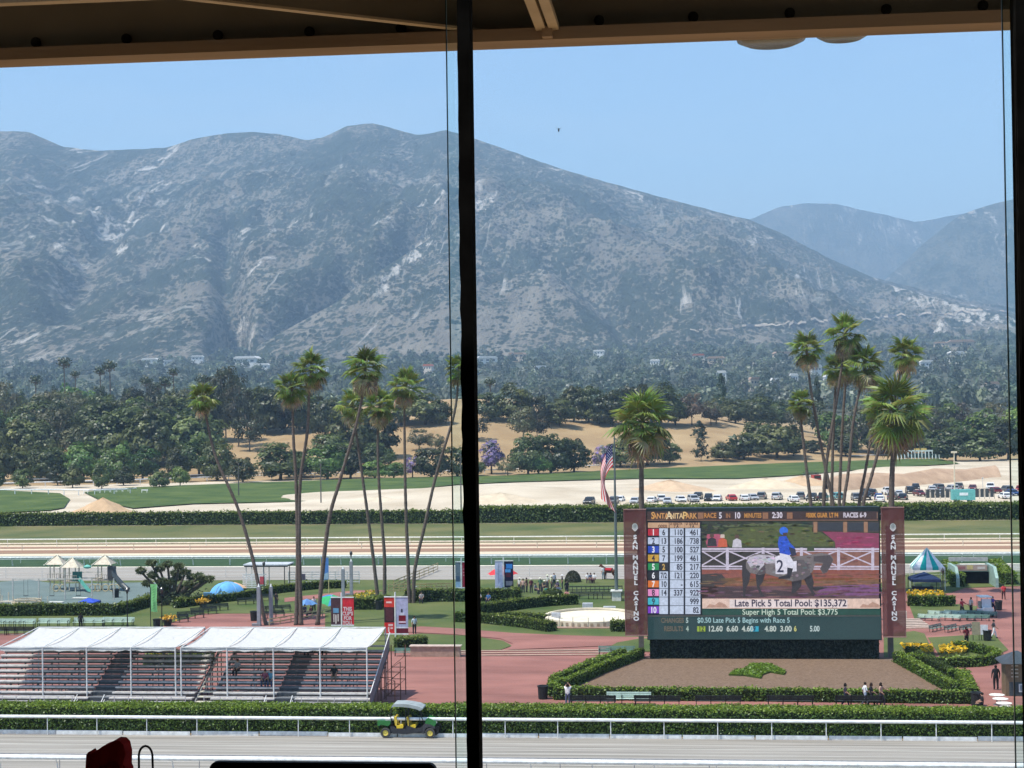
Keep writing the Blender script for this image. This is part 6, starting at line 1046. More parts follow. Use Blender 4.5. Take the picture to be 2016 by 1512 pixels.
for u in (118, 132, 190, 200, 215, 228, 236): 
    b = MB(); x = pp(u, 1150).x; b.tube([(x+.4*math.cos(t), -1.3, .5+.42*math.sin(t)) for t in np.linspace(0, 6.28, 13)], .06, 6, (.52, .42, .24)); b.build('climbing_ring', PAINT, o)
b = MB(); x = pp(172, 1115).x; b.lathe([(.05, 0), (.45, .1), (.5, .3), (.1, .5)], 12, (x, 0, 2.7), (.18, .50, .40)); b.build('bubble_panel', GLOSS, o)
# swing frame in front of the tower
o = thing('swing_frame', 'long grey swing frame in front of the playground tower', 'swings', G(128, 1182)); L_ = [(u, G(u, 1182)[0]-G(128, 1182)[0]) for u in (26, 77, 128, 181, 224)]; b = MB(); b.bar((L_[0][1], 0, 2.5), (L_[3][1], 0, 2.5), .10, col=(.58, .56, .50)); b.build('top_beam', PAINT, o)
for u, x in L_: b = MB(); b.bar((x, 0, 0), (x, 0, 2.55), .12, col=(.52, .50, .45)); b.build('post', PAINT, o)
for k, x in enumerate(((L_[0][1]+L_[1][1])/2, (L_[1][1]+L_[2][1])/2, (L_[2][1]+L_[3][1])/2)):
    b = MB(); b.bar((x-.25, 0, .55), (x-.25, 0, 2.5), .02, col=BLK); b.bar((x+.25, 0, .55), (x+.25, 0, 2.5), .02, col=BLK); b.build('chain', PAINT, o); b = MB(); b.box(x, 0, .55, .55, .2, .05, col=BLK); b.build('swing_seat', PAINT, o)
# toddler structure at the left edge
o = thing('toddler_climber', 'small cream climbing frame at the left edge of the playground', 'playground', G(48, 1200))
for k, (x, y, h) in enumerate([(-2.6, 0, 1.6), (-2.0, .4, 1.9), (-1.3, 0, 1.5), (-.6, -.3, 1.3), (0, .4, 1.3), (.7, -.2, 1.2), (1.3, .4, 1.1), (2.0, 0, 1.5), (2.6, .3, 1.4), (-3.0, .4, 2.3)]): b = MB(); b.bar((x, y, 0), (x, y, h), .10, col=(.56, .50, .38)); b.build('post', PAINT, o)
for z in (.45, .85, 1.15): b = MB(); b.tube([(1.5*math.cos(t)+.4, .9*math.sin(t), z) for t in np.linspace(0, 6.28, 19)], .06, 6, (.54, .44, .30)); b.build('ring_rail', PAINT, o)
b = MB(); b.box(-2.0, 0, .9, 1.6, 1.0, .1, col=(.5, .44, .34)); b.bar((-1.2, -.4, .9), (-.3, -.9, .05), .5, .08, col=(.58, .5, .36)); b.build('deck', PAINT, o)
for k in range(10): a = 2*math.pi*k/10; b = MB(); b.bar((.4+1.5*math.cos(a), .9*math.sin(a), 0), (.4+1.5*math.cos(a), .9*math.sin(a), 1.15), .05, col=(.54, .46, .34)); b.build('bar', PAINT, o)
for u, v, lb in ((110, 1187, 'flat white mat on the play surface, left of the blue canopy'), (158, 1179, 'flat white mat on the play surface, behind the blue canopy')): b = MB(); b.box(0, 0, .06, 1.8, .7, .06, col=(.68, .66, .58)); tag(b.build('play_mat', PAINT, None, (*G(u, v)[:2], .05)), lb, 'mat', 'play mats')
# ================================================================ PEOPLE AND HORSE
def skeleton(pose):
    J = {'pel': ((0, 0, .95), (.15, .115)), 'spi': ((0, 0, 1.14), (.155, .12)), 'che': ((0, 0, 1.33), (.185, .13)), 'nek': ((0, .01, 1.49), (.055, .055)), 'hed': ((0, -.015, 1.585), (.078, .095)), 'top': ((0, 0, 1.675), (.068, .082)), 'nos': ((0, -.115, 1.58), (.018, .018))}
    E = [('pel', 'spi', 1), ('spi', 'che', 1), ('che', 'nek', 1), ('nek', 'hed', 0), ('hed', 'top', 0), ('hed', 'nos', 0)]
    A = {'stand': [((.19, 0, 1.42), (.26, .03, 1.14), (.27, -.06, .90)), ((-.19, 0, 1.42), (-.26, .03, 1.14), (-.27, -.06, .90))], 'walk': [((.19, 0, 1.42), (.25, .14, 1.16), (.25, .06, .93)), ((-.19, 0, 1.42), (-.25, -.06, 1.15), (-.24, -.28, .98))],
         'phone': [((.19, 0, 1.42), (.24, -.24, 1.42), (.07, -.36, 1.62)), ((-.19, 0, 1.42), (-.24, -.24, 1.42), (-.05, -.36, 1.62))], 'sit': [((.19, 0, 1.42), (.26, -.06, 1.16), (.16, -.30, 1.08)), ((-.19, 0, 1.42), (-.26, -.06, 1.16), (-.16, -.30, 1.08))], 'reach': [((.19, 0, 1.42), (.36, -.14, 1.22), (.50, -.32, 1.14)), ((-.19, 0, 1.42), (-.26, .0, 1.15), (-.2, -.2, 1.0))]}[pose]
    Lg = {'stand': [((.10, 0, .90), (.115, -.01, .50), (.12, .03, .09)), ((-.10, 0, .90), (-.115, -.01, .50), (-.12, .03, .09))], 'walk': [((.10, 0, .90), (.10, -.16, .52), (.10, -.22, .10)), ((-.10, 0, .90), (-.10, .07, .50), (-.10, .32, .14))], 'sit': [((.10, -.02, .92), (.14, -.44, .94), (.14, -.40, .52)), ((-.10, -.02, .92), (-.14, -.44, .94), (-.14, -.40, .52))]}
    Lg = Lg.get(pose if pose in Lg else ('walk' if pose == 'reach' else 'stand'))
    for i, (s, e, w_) in enumerate(A):
        k = 'ab'[i]; d = (Vector(w_)-Vector(e)).normalized(); h = Vector(w_)+d*.07; side = Vector((1 if i == 0 else -1, 0, 0)); J['s'+k] = (s, (.065, .065)); J['e'+k] = (e, (.058, .058)); J['w'+k] = (w_, (.036, .038)); J['h'+k] = (tuple(h), (.022, .038)); E += [('che', 's'+k, 1), ('s'+k, 'e'+k, 1), ('e'+k, 'w'+k, 0), ('w'+k, 'h'+k, 0)]
        cr = d.cross(side).normalized()
        for f in range(4): off_ = cr*(f-1.5)*.02; ln = [.075, .088, .085, .065][f]; J[f'f{k}{f}'] = (tuple(h+off_*1.3+d*ln*.6), (.009, .009)); J[f'g{k}{f}'] = (tuple(h+off_*1.5+d*ln-side*.012), (.007, .007)); E += [('h'+k, f'f{k}{f}', 0), (f'f{k}{f}', f'g{k}{f}', 0)]
        J[f't{k}'] = (tuple(Vector(w_)+d*.04+cr*-.05), (.010, .010)); E.append(('w'+k, f't{k}', 0))
    for i, (hp_, kn, an) in enumerate(Lg):
        k = 'ab'[i]; J['l'+k] = (hp_, (.112, .115)); J['k'+k] = (kn, (.082, .085)); J['n'+k] = (an, (.062, .066)); J['o'+k] = ((an[0]*1.05, an[1]-.17, an[2]-.06), (.042, .032)); E += [('pel', 'l'+k, 2), ('l'+k, 'k'+k, 2), ('k'+k, 'n'+k, 2), ('n'+k, 'o'+k, 3)]
    return J, E
def horse_skel():
    J = {'pel': ((-.62, 0, 1.20), (.26, .30)), 'bel': ((-.1, 0, 1.10), (.27, .31)), 'che': ((.42, 0, 1.16), (.25, .32)), 'nk1': ((.74, 0, 1.42), (.13, .21)), 'nk2': ((.98, 0, 1.70), (.10, .15)), 'hd1': ((1.12, 0, 1.78), (.10, .12)), 'hd2': ((1.36, 0, 1.54), (.065, .075)), 'tl1': ((-.92, 0, 1.24), (.06, .06)), 'tl2': ((-1.04, 0, .80), (.06, .06)), 'tl3': ((-1.04, 0, .5), (.03, .03)), 'ear': ((1.06, .06, 1.95), (.03, .03)), 'ear2': ((1.06, -.06, 1.95), (.03, .03))}
    E = [('pel', 'bel', 0), ('bel', 'che', 0), ('che', 'nk1', 0), ('nk1', 'nk2', 0), ('nk2', 'hd1', 0), ('hd1', 'hd2', 0), ('pel', 'tl1', 1), ('tl1', 'tl2', 1), ('tl2', 'tl3', 1), ('hd1', 'ear', 0), ('hd1', 'ear2', 0)]
    for i, s in enumerate((-.17, .17)):
        J[f'q{i}'] = ((-.66, s, .98), (.15, .16)); J[f'st{i}'] = ((-.52, s, .76), (.10, .10)); J[f'hk{i}'] = ((-.80, s, .52), (.06, .06)); J[f'fe{i}'] = ((-.76, s, .14), (.045, .045)); J[f'ho{i}'] = ((-.70, s, .03), (.06, .06)); E += [('pel', f'q{i}', 0), (f'q{i}', f'st{i}', 0), (f'st{i}', f'hk{i}', 0), (f'hk{i}', f'fe{i}', 1), (f'fe{i}', f'ho{i}', 1)]
        J[f'sh{i}'] = ((.46, s, .92), (.12, .12)); J[f'cp{i}'] = ((.48, s, .52), (.06, .06)); J[f'ff{i}'] = ((.47, s, .14), (.045, .045)); J[f'fh{i}'] = ((.52, s, .03), (.06, .06)); E += [('che', f'sh{i}', 0), (f'sh{i}', f'cp{i}', 0), (f'cp{i}', f'ff{i}', 1), (f'ff{i}', f'fh{i}', 1)]
    return J, E
SKEL = {k: skeleton(k) for k in ('stand', 'walk', 'phone', 'sit', 'reach')}; SKEL['horse'] = horse_skel(); tmp = {}
for k, (J, E) in SKEL.items():
    names = list(J); me = bpy.data.meshes.new('sk'); me.from_pydata([J[n][0] for n in names], [(names.index(a), names.index(c)) for a, c, _ in E], []); o = bpy.data.objects.new('sk', me); col0.objects.link(o); o.modifiers.new('s', 'SKIN'); ss = o.modifiers.new('u', 'SUBSURF'); ss.levels = 1
    for i, n in enumerate(names): me.skin_vertices[0].data[i].radius = J[n][1]
    me.skin_vertices[0].data[names.index('pel')].use_root = True; tmp[k] = o
dg = bpy.context.evaluated_depsgraph_get(); BODY = {}
for k, o in tmp.items():
    me = bpy.data.meshes.new_from_object(o.evaluated_get(dg)); J, E = SKEL[k]; me.materials.clear()
    for i in range(4): me.materials.append(MATTE)
    segs = [(Vector(J[a][0]), Vector(J[c][0]), m_) for a, c, m_ in E]; mi = []
    for pl in me.polygons:
        best = (9, 0)
        for a, c, m_ in segs:
            ab = c-a; t = max(0, min(1, (pl.center-a).dot(ab)/max(ab.length_squared, 1e-6))); dd = (pl.center-(a+ab*t)).length
            if dd < best[0]: best = (dd, m_)
        mi.append(best[1])
    me.polygons.foreach_set('material_index', mi); me.polygons.foreach_set('use_smooth', [True]*len(mi)); BODY[k] = me
for o in tmp.values(): bpy.data.objects.remove(o)
def cmat(c, rough=.9): return mat('c_%02x%02x%02x' % tuple(int(v*255) for v in c), tuple(v*.85 for v in c), tuple(min(1, v*1.12) for v in c), 8, rough, spec=.15)
b = MB(); b.lathe([(.094, -.03), (.102, .02), (.092, .075), (.05, .115), (.005, .125)], 12); HAIR = b.mesh('hair', MATTE, True); b = MB(); b.lathe([(.20, .03), (.20, .04), (.11, .05), (.105, .12), (.08, .14), (.005, .145)], 14); HAT = b.mesh('hat', MATTE, True); b = MB(); b.lathe([(.097, -.09), (.115, -.12), (.104, .02), (.092, .075), (.05, .115), (.005, .125)], 12); LONG = b.mesh('hair', MATTE, True)
SK = (.42, .25, .17)
def person(label, u, v, pose='stand', rz=0.0, top=(.3, .3, .3), legs=(.05, .05, .07), skin=SK, hair='hair', hcol=(.02, .015, .012), shoe=(.03, .03, .03), sc=1.0, z=None, group='people', Y=None):
    p = G(u, v) if Y is None else AT(u, v, Y)
    if z is not None: p = (p[0], p[1], z)
    me = BODY[pose]; o = link('person', me, None, p, rz); o.scale = (sc,)*3; tag(o, label, 'person', group)
    for i, c in enumerate((skin, top, legs, shoe)): o.material_slots[i].link = 'OBJECT'; o.material_slots[i].material = cmat(c)
    h = link('hat' if hair == 'hat' else 'hair', {'hair': HAIR, 'hat': HAT, 'long': LONG}[hair], o, (0, .012, 1.615)); h.material_slots[0].link = 'OBJECT'; h.material_slots[0].material = cmat(hcol); return o
W_, K_ = (.72, .72, .72), (.02, .02, .022)
person('woman in white top holding a phone up left of the mulch bed', 1118, 1392, 'phone', math.pi, (.70, .68, .66), (.10, .12, .18), hair='long', z=0)
person('dark dressed person walking in front of the mulch bed hedge', 1665, 1392, 'walk', R_(80), (.05, .045, .06), (.03, .03, .05), hair='long'); person('man in white shirt among the walkers by the mulch bed', 1704, 1390, 'walk', R_(100), W_, (.30, .34, .42)); person('person in black beside the man in white shirt', 1716, 1391, 'walk', R_(90), K_, K_, hair='long', hcol=(.05, .03, .02)); person('woman with bare shoulders reaching out, last of the walkers', 1735, 1391, 'reach', R_(60), (.46, .30, .22), (.06, .05, .06), hair='long')
person('person in black sitting by the corner bin', 1934, 1402, 'sit', R_(-90), K_, K_, z=-.35); person('person all in black standing before the kiosk', 1961, 1358, 'stand', math.pi, K_, K_, (.08, .05, .04), sc=1.08)
person('walker in dark top and white shorts by the notice boards', 1957, 1257, 'walk', R_(90), (.05, .05, .06), W_); person('person in dark red standing beside the tan notice board', 1903, 1272, 'stand', R_(20), (.14, .02, .03), K_, hair='long'); person('child in pink sitting on the picnic lawn', 1936, 1282, 'sit', R_(70), (.65, .32, .38), W_, sc=.7, z=-.55, hair='long')
person('person in red shirt facing left by the golf cart', 1894, 1212, 'reach', R_(40), (.52, .06, .07), K_); person('person in white and black facing the red shirt', 1912, 1209, 'stand', R_(-60), (.42, .40, .40), K_); person('person in purple blue with a bin right of the golf cart', 1955, 1207, 'reach', R_(60), (.07, .06, .28), (.03, .03, .07)); person('person in red shirt walking away near the tunnel', 1976, 1181, 'walk', math.pi, (.50, .05, .06), (.08, .03, .03))
person('person in pale shirt standing by the brick path', 816, 1248, 'stand', R_(30), (.48, .55, .58), (.03, .03, .035)); person('dark figure standing behind the teal benches', 159, 1240, 'stand', math.pi, K_, K_, (.06, .04, .03)); person('dark figure by the hedge left of the touching palms', 544, 1196, 'stand', R_(150), K_, (.04, .04, .05))
for i, (u, v, ps, tc, hc_, lb) in enumerate([(818, 1184, 'stand', (.12, .10, .10), (.6, .58, .55), 'person in dark clothes and light hat at the palm trunks'), (830, 1188, 'sit', (.30, .28, .28), (.03, .03, .03), 'person in grey sitting by the palm trunks'), (943, 1188, 'sit', (.55, .55, .56), (.03, .02, .02), 'person in white sitting before the dark hedge'), (962, 1190, 'sit', (.06, .14, .32), (.05, .03, .02), 'person in blue sitting before the dark hedge'), (600, 1214, 'sit', (.05, .05, .07), (.02, .02, .02), 'person in black sitting near the touching palms'), (618, 1206, 'stand', (.50, .42, .42), (.03, .02, .02), 'person in pale top standing near the touching palms'), (612, 1216, 'sit', (.10, .03, .04), (.03, .02, .02), 'person in dark red sitting near the touching palms')]):
    person(lb, u, v, ps, random.uniform(-1, 1), tc, (.04, .04, .06), hair='hat' if 'hat' in lb else 'hair', hcol=hc_, z=-.42 if ps == 'sit' else 0)
crowd = [(1023, 1166, 'stand', (.62, .60, .56), 'hat', (.66, .62, .52)), (1030, 1168, 'stand', (.55, .36, .30), 'hair', K_), (1037, 1166, 'stand', (.10, .05, .05), 'hair', K_), (1046, 1168, 'stand', (.16, .05, .06), 'hat', (.68, .62, .55)), (1054, 1170, 'sit', (.16, .17, .20), 'hair', K_), (1064, 1166, 'stand', (.10, .18, .12), 'hat', (.70, .68, .55)), (1072, 1164, 'sit', (.05, .05, .06), 'hat', (.70, .69, .58)), (1078, 1160, 'stand', (.58, .58, .52), 'hat', (.70, .70, .5)), (1086, 1162, 'stand', (.62, .62, .35), 'hat', (.72, .70, .52)), (1091, 1156, 'stand', (.55, .55, .60), 'hair', (.15, .12, .1)), (1098, 1164, 'sit', (.10, .09, .14), 'hat', (.62, .58, .56)), (1107, 1160, 'stand', (.04, .04, .05), 'hat', (.72, .71, .70)), (1100, 1174, 'sit', (.40, .36, .42), 'hair', K_), (1116, 1172, 'stand', (.05, .04, .04), 'hair', K_), (1116, 1184, 'sit', (.45, .20, .18), 'hair', K_), (1076, 1176, 'sit', (.03, .20, .14), 'hair', K_)]
for i, (u, v, ps, tc, hr, hcl) in enumerate(crowd): person(f'{"hatted" if hr == "hat" else "bareheaded"} {"seated" if ps == "sit" else "standing"} spectator in the infield crowd, {nth(i+1)} counted from left' if False else f'{"hatted" if hr == "hat" else "bareheaded"} {"seated" if ps == "sit" else "standing"} spectator right of the white ad banner, {nth(1+sorted(c[0]+c[1]*1e-4 for c in crowd).index(u+v*1e-4))} from left', u, v, ps, random.uniform(-1.5, 1.5), tc, (.05, .05, .07), hair=hr, hcol=hcl, z=-.42 if ps == 'sit' else 0, group='infield crowd')
for i, (u, tc) in enumerate(((1157, W_), (1163, (.12, .14, .2)), (1170, W_))): person(f'{["left", "middle", "right"][i]} person of the three sitting on the far lawn', u, 1148, 'sit', random.uniform(-.5, .5), tc, (.06, .03, .05), z=-.45)
# seated on the bleachers
for u, r_, lb, tc, lc in ((468, 5, 'person in grey sitting under the right canopy, left seats', (.30, .30, .31), K_), (522, 3, 'person in maroon sitting beside the right bleacher stair', (.22, .07, .10), (.05, .06, .10)), (534, 3, 'person in blue sitting beside the right bleacher stair', (.10, .26, .36), (.04, .06, .12)), (658, 4, 'person in black sitting under the right canopy, right seats', (.03, .03, .03), (.20, .15, .11)), (608, 9, 'person in grey on the top row of the right bleacher', (.25, .26, .28), K_), (632, 9, 'person in brown on the top row of the right bleacher', (.22, .10, .08), K_)):
    yy = Y0B+.5+r_*.68+.2; zz = .62+r_*.285+.35-.83; x = AT(u, 1320, yy)[0]; o = person(lb, u, 1320, 'sit', random.uniform(-.3, .3), tc, lc, Y=yy, z=zz)
# pony and handler
p = G(1199, 1141); hs_ = link('horse', BODY['horse'], None, p, R_(25)); tag(hs_, 'brown saddled horse on the far lawn beside its handler', 'horse'); hs_.rotation_euler.z = R_(160)
for i, c in enumerate(((.10, .04, .025), (.03, .02, .018), (.05, .03, .02), (.05, .03, .02))): hs_.material_slots[i].link = 'OBJECT'; hs_.material_slots[i].material = cmat(c)
b = MB(); b.add([(-.45+.85*i/4, .36*math.cos(t), 1.14+.34*math.sin(t)) for i in range(5) for t in np.linspace(.15, math.pi-.15, 7)], [(i*7+k, i*7+k+1, (i+1)*7+k+1, (i+1)*7+k) for i in range(4) for k in range(6)], (.36, .03, .04)); b.build('saddle_cloth', CLOTH, hs_)
person('handler in white shirt and light jeans leading the brown horse', 1188, 1141, 'stand', R_(30), W_, (.30, .38, .42))
# ================================================================ CARS AND WORK VEHICLES BEYOND THE HEDGE
def car_proto(kind_):
    L_, W2, H_ = {'sedan': (4.6, .90, 1.45), 'suv': (4.7, .95, 1.75), 'pickup': (5.5, .98, 1.85)}[kind_]; o = thing('parked_car', '', 'car'); hb = .95 if kind_ != 'sedan' else .85
    prof = {'sedan': [(-2.3, .35), (2.3, .35), (2.32, .62), (2.15, .80), (1.2, .90), (-1.5, .92), (-2.25, .88), (-2.33, .6)], 'suv': [(-2.3, .4), (2.35, .4), (2.38, .75), (2.25, .95), (1.3, 1.05), (-2.2, 1.05), (-2.35, .8)], 'pickup': [(-2.75, .5), (2.7, .5), (2.75, .9), (2.6, 1.05), (1.5, 1.15), (-2.7, 1.12), (-2.75, .9)]}[kind_]
    b = MB(); b.side(prof, -W2, W2, (1, 1, 1)); body = b.build('body', GLOSS, o)
    cab = {'sedan': [(1.15, .88), (.45, 1.36), (.2, 1.43), (-.9, 1.43), (-1.25, 1.34), (-1.85, .90)], 'suv': [(1.3, 1.03), (.65, 1.60), (.4, 1.68), (-1.9, 1.68), (-2.1, 1.58), (-2.25, 1.03)], 'pickup': [(1.5, 1.13), (.85, 1.72), (.6, 1.80), (-.7, 1.80), (-.85, 1.7), (-.9, 1.13)]}[kind_]
    n = len(cab); P = [(x, -W2*(.97 if z < 1.15 else .80), z) for x, z in cab] + [(x, W2*(.97 if z < 1.15 else .80), z) for x, z in cab]; b = MB(); b.add(P, [tuple(range(n)), tuple(range(2*n-1, n-1, -1))] + [(n+k, n+(k+1) % n, (k+1) % n, k) for k in range(n)], (1, 1, 1)); b.build('cabin', GLOSS, o)
    gl = (.015, .02, .025); q = cab; zt_ = q[1][1]; b = MB(); b.add([(q[0][0]+.02, -W2*.86, q[0][1]+.06), (q[0][0]+.02, W2*.86, q[0][1]+.06), (q[1][0]+.05, W2*.74, zt_-.04), (q[1][0]+.05, -W2*.74, zt_-.04)], [(0, 1, 2, 3)], gl); b.build('windshield', GLOSS, o)
    b = MB(); b.add([(q[-1][0]-.02, -W2*.84, q[-1][1]+.08), (q[-1][0]-.02, W2*.84, q[-1][1]+.08), (q[-2][0]-.04, W2*.74, q[-2][1]-.05), (q[-2][0]-.04, -W2*.74, q[-2][1]-.05)], [(3, 2, 1, 0)], gl); b.build('rear_window', GLOSS, o)
    for s in (-1, 1):
        b = MB(); x0, x1 = q[-1][0]+.35, q[0][0]-.35; z0_ = q[0][1]+.08; b.add([(x0, s*(W2*.975), z0_), (x1, s*(W2*.975), z0_), (q[1][0]-.1, s*(W2*.83), zt_-.06), (q[-2][0]+.2, s*(W2*.83), zt_-.06)], [(0, 1, 2, 3)], gl); b.build('side_window', GLOSS, o)
        b = MB(); b.box(prof[2][0]-.04, s*W2*.72, prof[2][1]+.02, .1, .34, .14, col=(.7, .72, .74)); b.build('headlight', GLOSS, o); b = MB(); b.box(prof[-1][0]+.04, s*W2*.75, prof[-1][1]+.05, .1, .26, .18, col=(.3, .02, .02)); b.build('tail_light', GLOSS, o)
        for x in (-L_*.29, L_*.30): wheel(o, x, s*(W2-.08), .33 if kind_ == 'sedan' else .38, .22, (.3, .3, .31), s)
    if kind_ == 'pickup': b = MB(); b.box(-1.8, 0, 1.10, 1.7, W2*1.7, .06, col=(.03, .03, .03)); b.build('bed', PAINT, o)
    b = MB(); b.box(prof[2][0], 0, prof[2][1]-.08, .06, W2*1.1, .16, col=(.02, .02, .02)); b.build('grille', PAINT, o); return o
CP = {k: car_proto(k) for k in ('sedan', 'suv', 'pickup')}; CU = set(); CCOL = {'white': (.72, .72, .71), 'silver': (.42, .43, .45), 'black': (.012, .012, .014), 'grey': (.12, .125, .13), 'red': (.42, .02, .02), 'blue': (.03, .06, .18), 'teal': (.10, .30, .30), 'dark red': (.14, .02, .025)}
def gcol(c): return mat('car_' + c.replace(' ', '_'), tuple(v*.95 for v in CCOL[c]), tuple(v*1.03 for v in CCOL[c]), 1, .25, spec=.6)
cars = [(1160, 994, 'suv', 'black'), (1208, 993, 'suv', 'grey'), (1220, 989, 'sedan', 'white'), (1250, 992, 'sedan', 'silver'), (1284, 990, 'sedan', 'white'), (1302, 988, 'suv', 'white'), (1314, 992, 'sedan', 'silver'), (1340, 989, 'sedan', 'white'), (1365, 989, 'suv', 'silver'), (1374, 984, 'suv', 'black'), (1395, 987, 'suv', 'black'), (1412, 987, 'sedan', 'white'), (1440, 986, 'sedan', 'red'), (1465, 986, 'sedan', 'white'), (1482, 985, 'sedan', 'silver'), (1500, 983, 'suv', 'grey'), (1530, 984, 'suv', 'silver'), (1562, 988, 'sedan', 'white'), (1576, 983, 'suv', 'grey'), (1598, 986, 'suv', 'black'), (1620, 986, 'pickup', 'black'), (1647, 984, 'suv', 'teal'), (1686, 986, 'suv', 'grey'), (1705, 984, 'pickup', 'black'), (1708, 976, 'suv', 'black'), (1730, 984, 'sedan', 'blue'), (1718, 977, 'suv', 'black'), (1733, 988, 'sedan', 'white'), (1748, 974, 'pickup', 'white'), (1757, 984, 'suv', 'grey'), (1770, 977, 'sedan', 'silver'), (1778, 984, 'sedan', 'black'), (1792, 972, 'suv', 'black'), (1803, 966, 'suv', 'black'), (1810, 977, 'sedan', 'dark red'), (1846, 966, 'suv', 'grey'), (1874, 968, 'suv', 'silver'), (1888, 965, 'pickup', 'grey'), (1915, 966, 'sedan', 'dark red'), (1950, 965, 'pickup', 'white'), (1958, 971, 'sedan', 'dark red'), (1982, 970, 'suv', 'grey'), (1993, 976, 'sedan', 'blue'), (1978, 982, 'sedan', 'white'), (2008, 968, 'sedan', 'red'), (1850, 976, 'sedan', 'silver'), (1835, 968, 'sedan', 'silver')]
for i, (u, v, k, c) in enumerate(sorted(cars)):
    p = G(u, v); lb = f'{c} {k} parked beyond the tall hedge, {nth(i+1)} car from left'
    rz = R_(-90) + random.choice((0, math.pi)) + random.uniform(-.25, .25)
    if k not in CU: CU.add(k); o = CP[k]; o.location = (p[0], p[1], .06); o.rotation_euler.z = rz; o['label'] = lb
    else: o = dup(CP[k], (p[0], p[1], .06), rz, lb)
    o['group'] = 'cars parked on the sand'
    for ch in o.children:
        if ch.name.split('.')[0] in ('body', 'cabin'): ch.material_slots[0].link = 'OBJECT'; ch.material_slots[0].material = gcol(c)
# red work truck with a rack, starting gate, teal tank trailer with a fence, light pole
p = G(1600, 953); o = thing('red_truck', 'red flatbed truck with a dark rack on the sand bank', 'truck', p, R_(-70)); b = MB(); b.side([(1.6, .6), (3.2, .6), (3.2, 1.5), (2.9, 2.6), (1.6, 2.6)], -1.1, 1.1, (.42, .05, .04)); b.build('cab', GLOSS, o); b = MB(); b.box(-1.0, 0, .9, 5.2, 2.2, .3, col=(.06, .04, .04)); b.build('bed', PAINT, o); b = MB(); b.box(3.16, 0, 2.0, .1, 1.8, .8, col=(.02, .02, .025)); b.build('windshield', GLOSS, o)
for s in (-1, 1):
    for x in (-2.6, -1.5, 2.4): wheel(o, x, s*1.0, .5, .3, (.2, .2, .2), s)
    b = MB()
    for x in np.linspace(-3.4, 1.4, 6): b.bar((x, s*1.05, 1.0), (x, s*1.05, 3.2), .08, col=(.05, .05, .06))
    for z in (2.0, 2.6, 3.2): b.bar((-3.4, s*1.05, z), (1.4, s*1.05, z), .08, col=(.05, .05, .06))
    b.build('side_rack', PAINT, o)
p = G(1808, 905); o = thing('starting_gate', 'pale green multi-stall starting gate below the far trees', 'starting gate', (p[0], p[1], 0), R_(-4)); L_ = 15.0; b = MB(); b.box(0, 0, 3.3, L_, 2.0, .5, col=(.62, .72, .68)); b.build('roof', PAINT, o)
for k in range(13): b = MB(); x = -L_/2+L_*k/12; b.bar((x, -1.6, 0), (x, -1, 3.1), .28, col=(.66, .74, .70)); b.bar((x, 1.6, 0), (x, 1, 3.1), .2, col=(.5, .58, .55)); b.build('stall_frame', PAINT, o)
for k in range(12): b = MB(); x = -L_/2+L_*(k+.5)/12; b.box(x, -.9, 1.5, .9, .1, 1.6, col=(.05, .10, .09)); b.build('stall_gate', PAINT, o)
for x in (-.5, 2.0): b = MB(); b.box(x, 0, 3.9, 2.0, 1.0, .7, col=(.60, .42, .12)); b.build('sign_box', PAINT, o)
p = G(1896, 990); o = thing('teal_tank_trailer', 'teal box trailer with white lettering panel among the parked cars', 'trailer', (p[0], p[1], .05)); b = MB(); b.box(0, 0, 1.7, 4.8, 2.3, 2.2, col=(.13, .42, .40)); b.build('box', PAINT, o); b = MB(); b.box(0, -1.17, 1.9, 1.8, .05, .6, col=(.7, .78, .78)); b.build('sign_panel', PAINT, o)
for x in (-1.4, 1.4):
    for s in (-1, 1): wheel(o, x, s*.95, .42, .25, (.2, .2, .2), s)
p0, p1 = Vector(G(1822, 984)), Vector(G(1958, 982)); o = thing('mesh_fence', 'dark mesh fence around the teal trailer', 'fence', p0); d = p1-p0
for k in range(15): b = MB(); q = d*k/14; b.bar((q.x, q.y, 0), (q.x, q.y, 2.4), .08, col=(.08, .09, .09)); b.build('post', PAINT, o)
for k in range(14): b = MB(); q = d*(k+.5)/14; b.box(q.x, q.y, 1.35, d.length/14-.3, .04, 1.9, math.atan2(d.y, d.x), (.07, .08, .085)); b.build('mesh_panel', MATTE, o)
def pole(lb, u, vb, vt, r, col, name='light_pole', head=False):
    p = G(u, vb); z = AT(u, vt, p[1])[2]; o = thing(name, lb, 'pole', p, 0, 'poles in the infield'); b = MB(); b.tube([(0, 0, -.1), (0, 0, z)], [r, r*.7], 8, col); b.build('shaft', PAINT, o); b = MB(); b.box(0, 0, z+.2, 1.2 if head else .3, .5 if head else .3, .4, col=col); b.build('head', PAINT, o)
pole('tall cream light pole among the parked cars', 1880, 990, 892, .16, (.70, .62, .45), head=True); pole('slim pole at the right end of the car park', 1935, 970, 943, .08, (.6, .58, .55))
for i, (u, vb, vt) in enumerate(((470, 978, 915), (632, 992, 916), (908, 1010, 898))): pole(f'thin dark utility pole in front of the wood, {nth(i+1)} from left', u, vb, vt, .16, (.10, .09, .08), 'utility_pole')
o = thing('storage_shed', 'small dark shed among the trees at the left', 'shed', (*hit(78, 935)[:2], hit(78, 935)[2])); b = MB(); b.box(0, 0, 1.6, 6, 4, 3.2, col=(.10, .10, .11)); b.build('wall', PAINT, o); b = MB(); b.side([(-3.4, 3.2), (3.4, 3.2), (2.6, 4.4), (-2.6, 4.4)], -2.4, 2.4, (.30, .30, .31)); b.build('roof', PAINT, o)
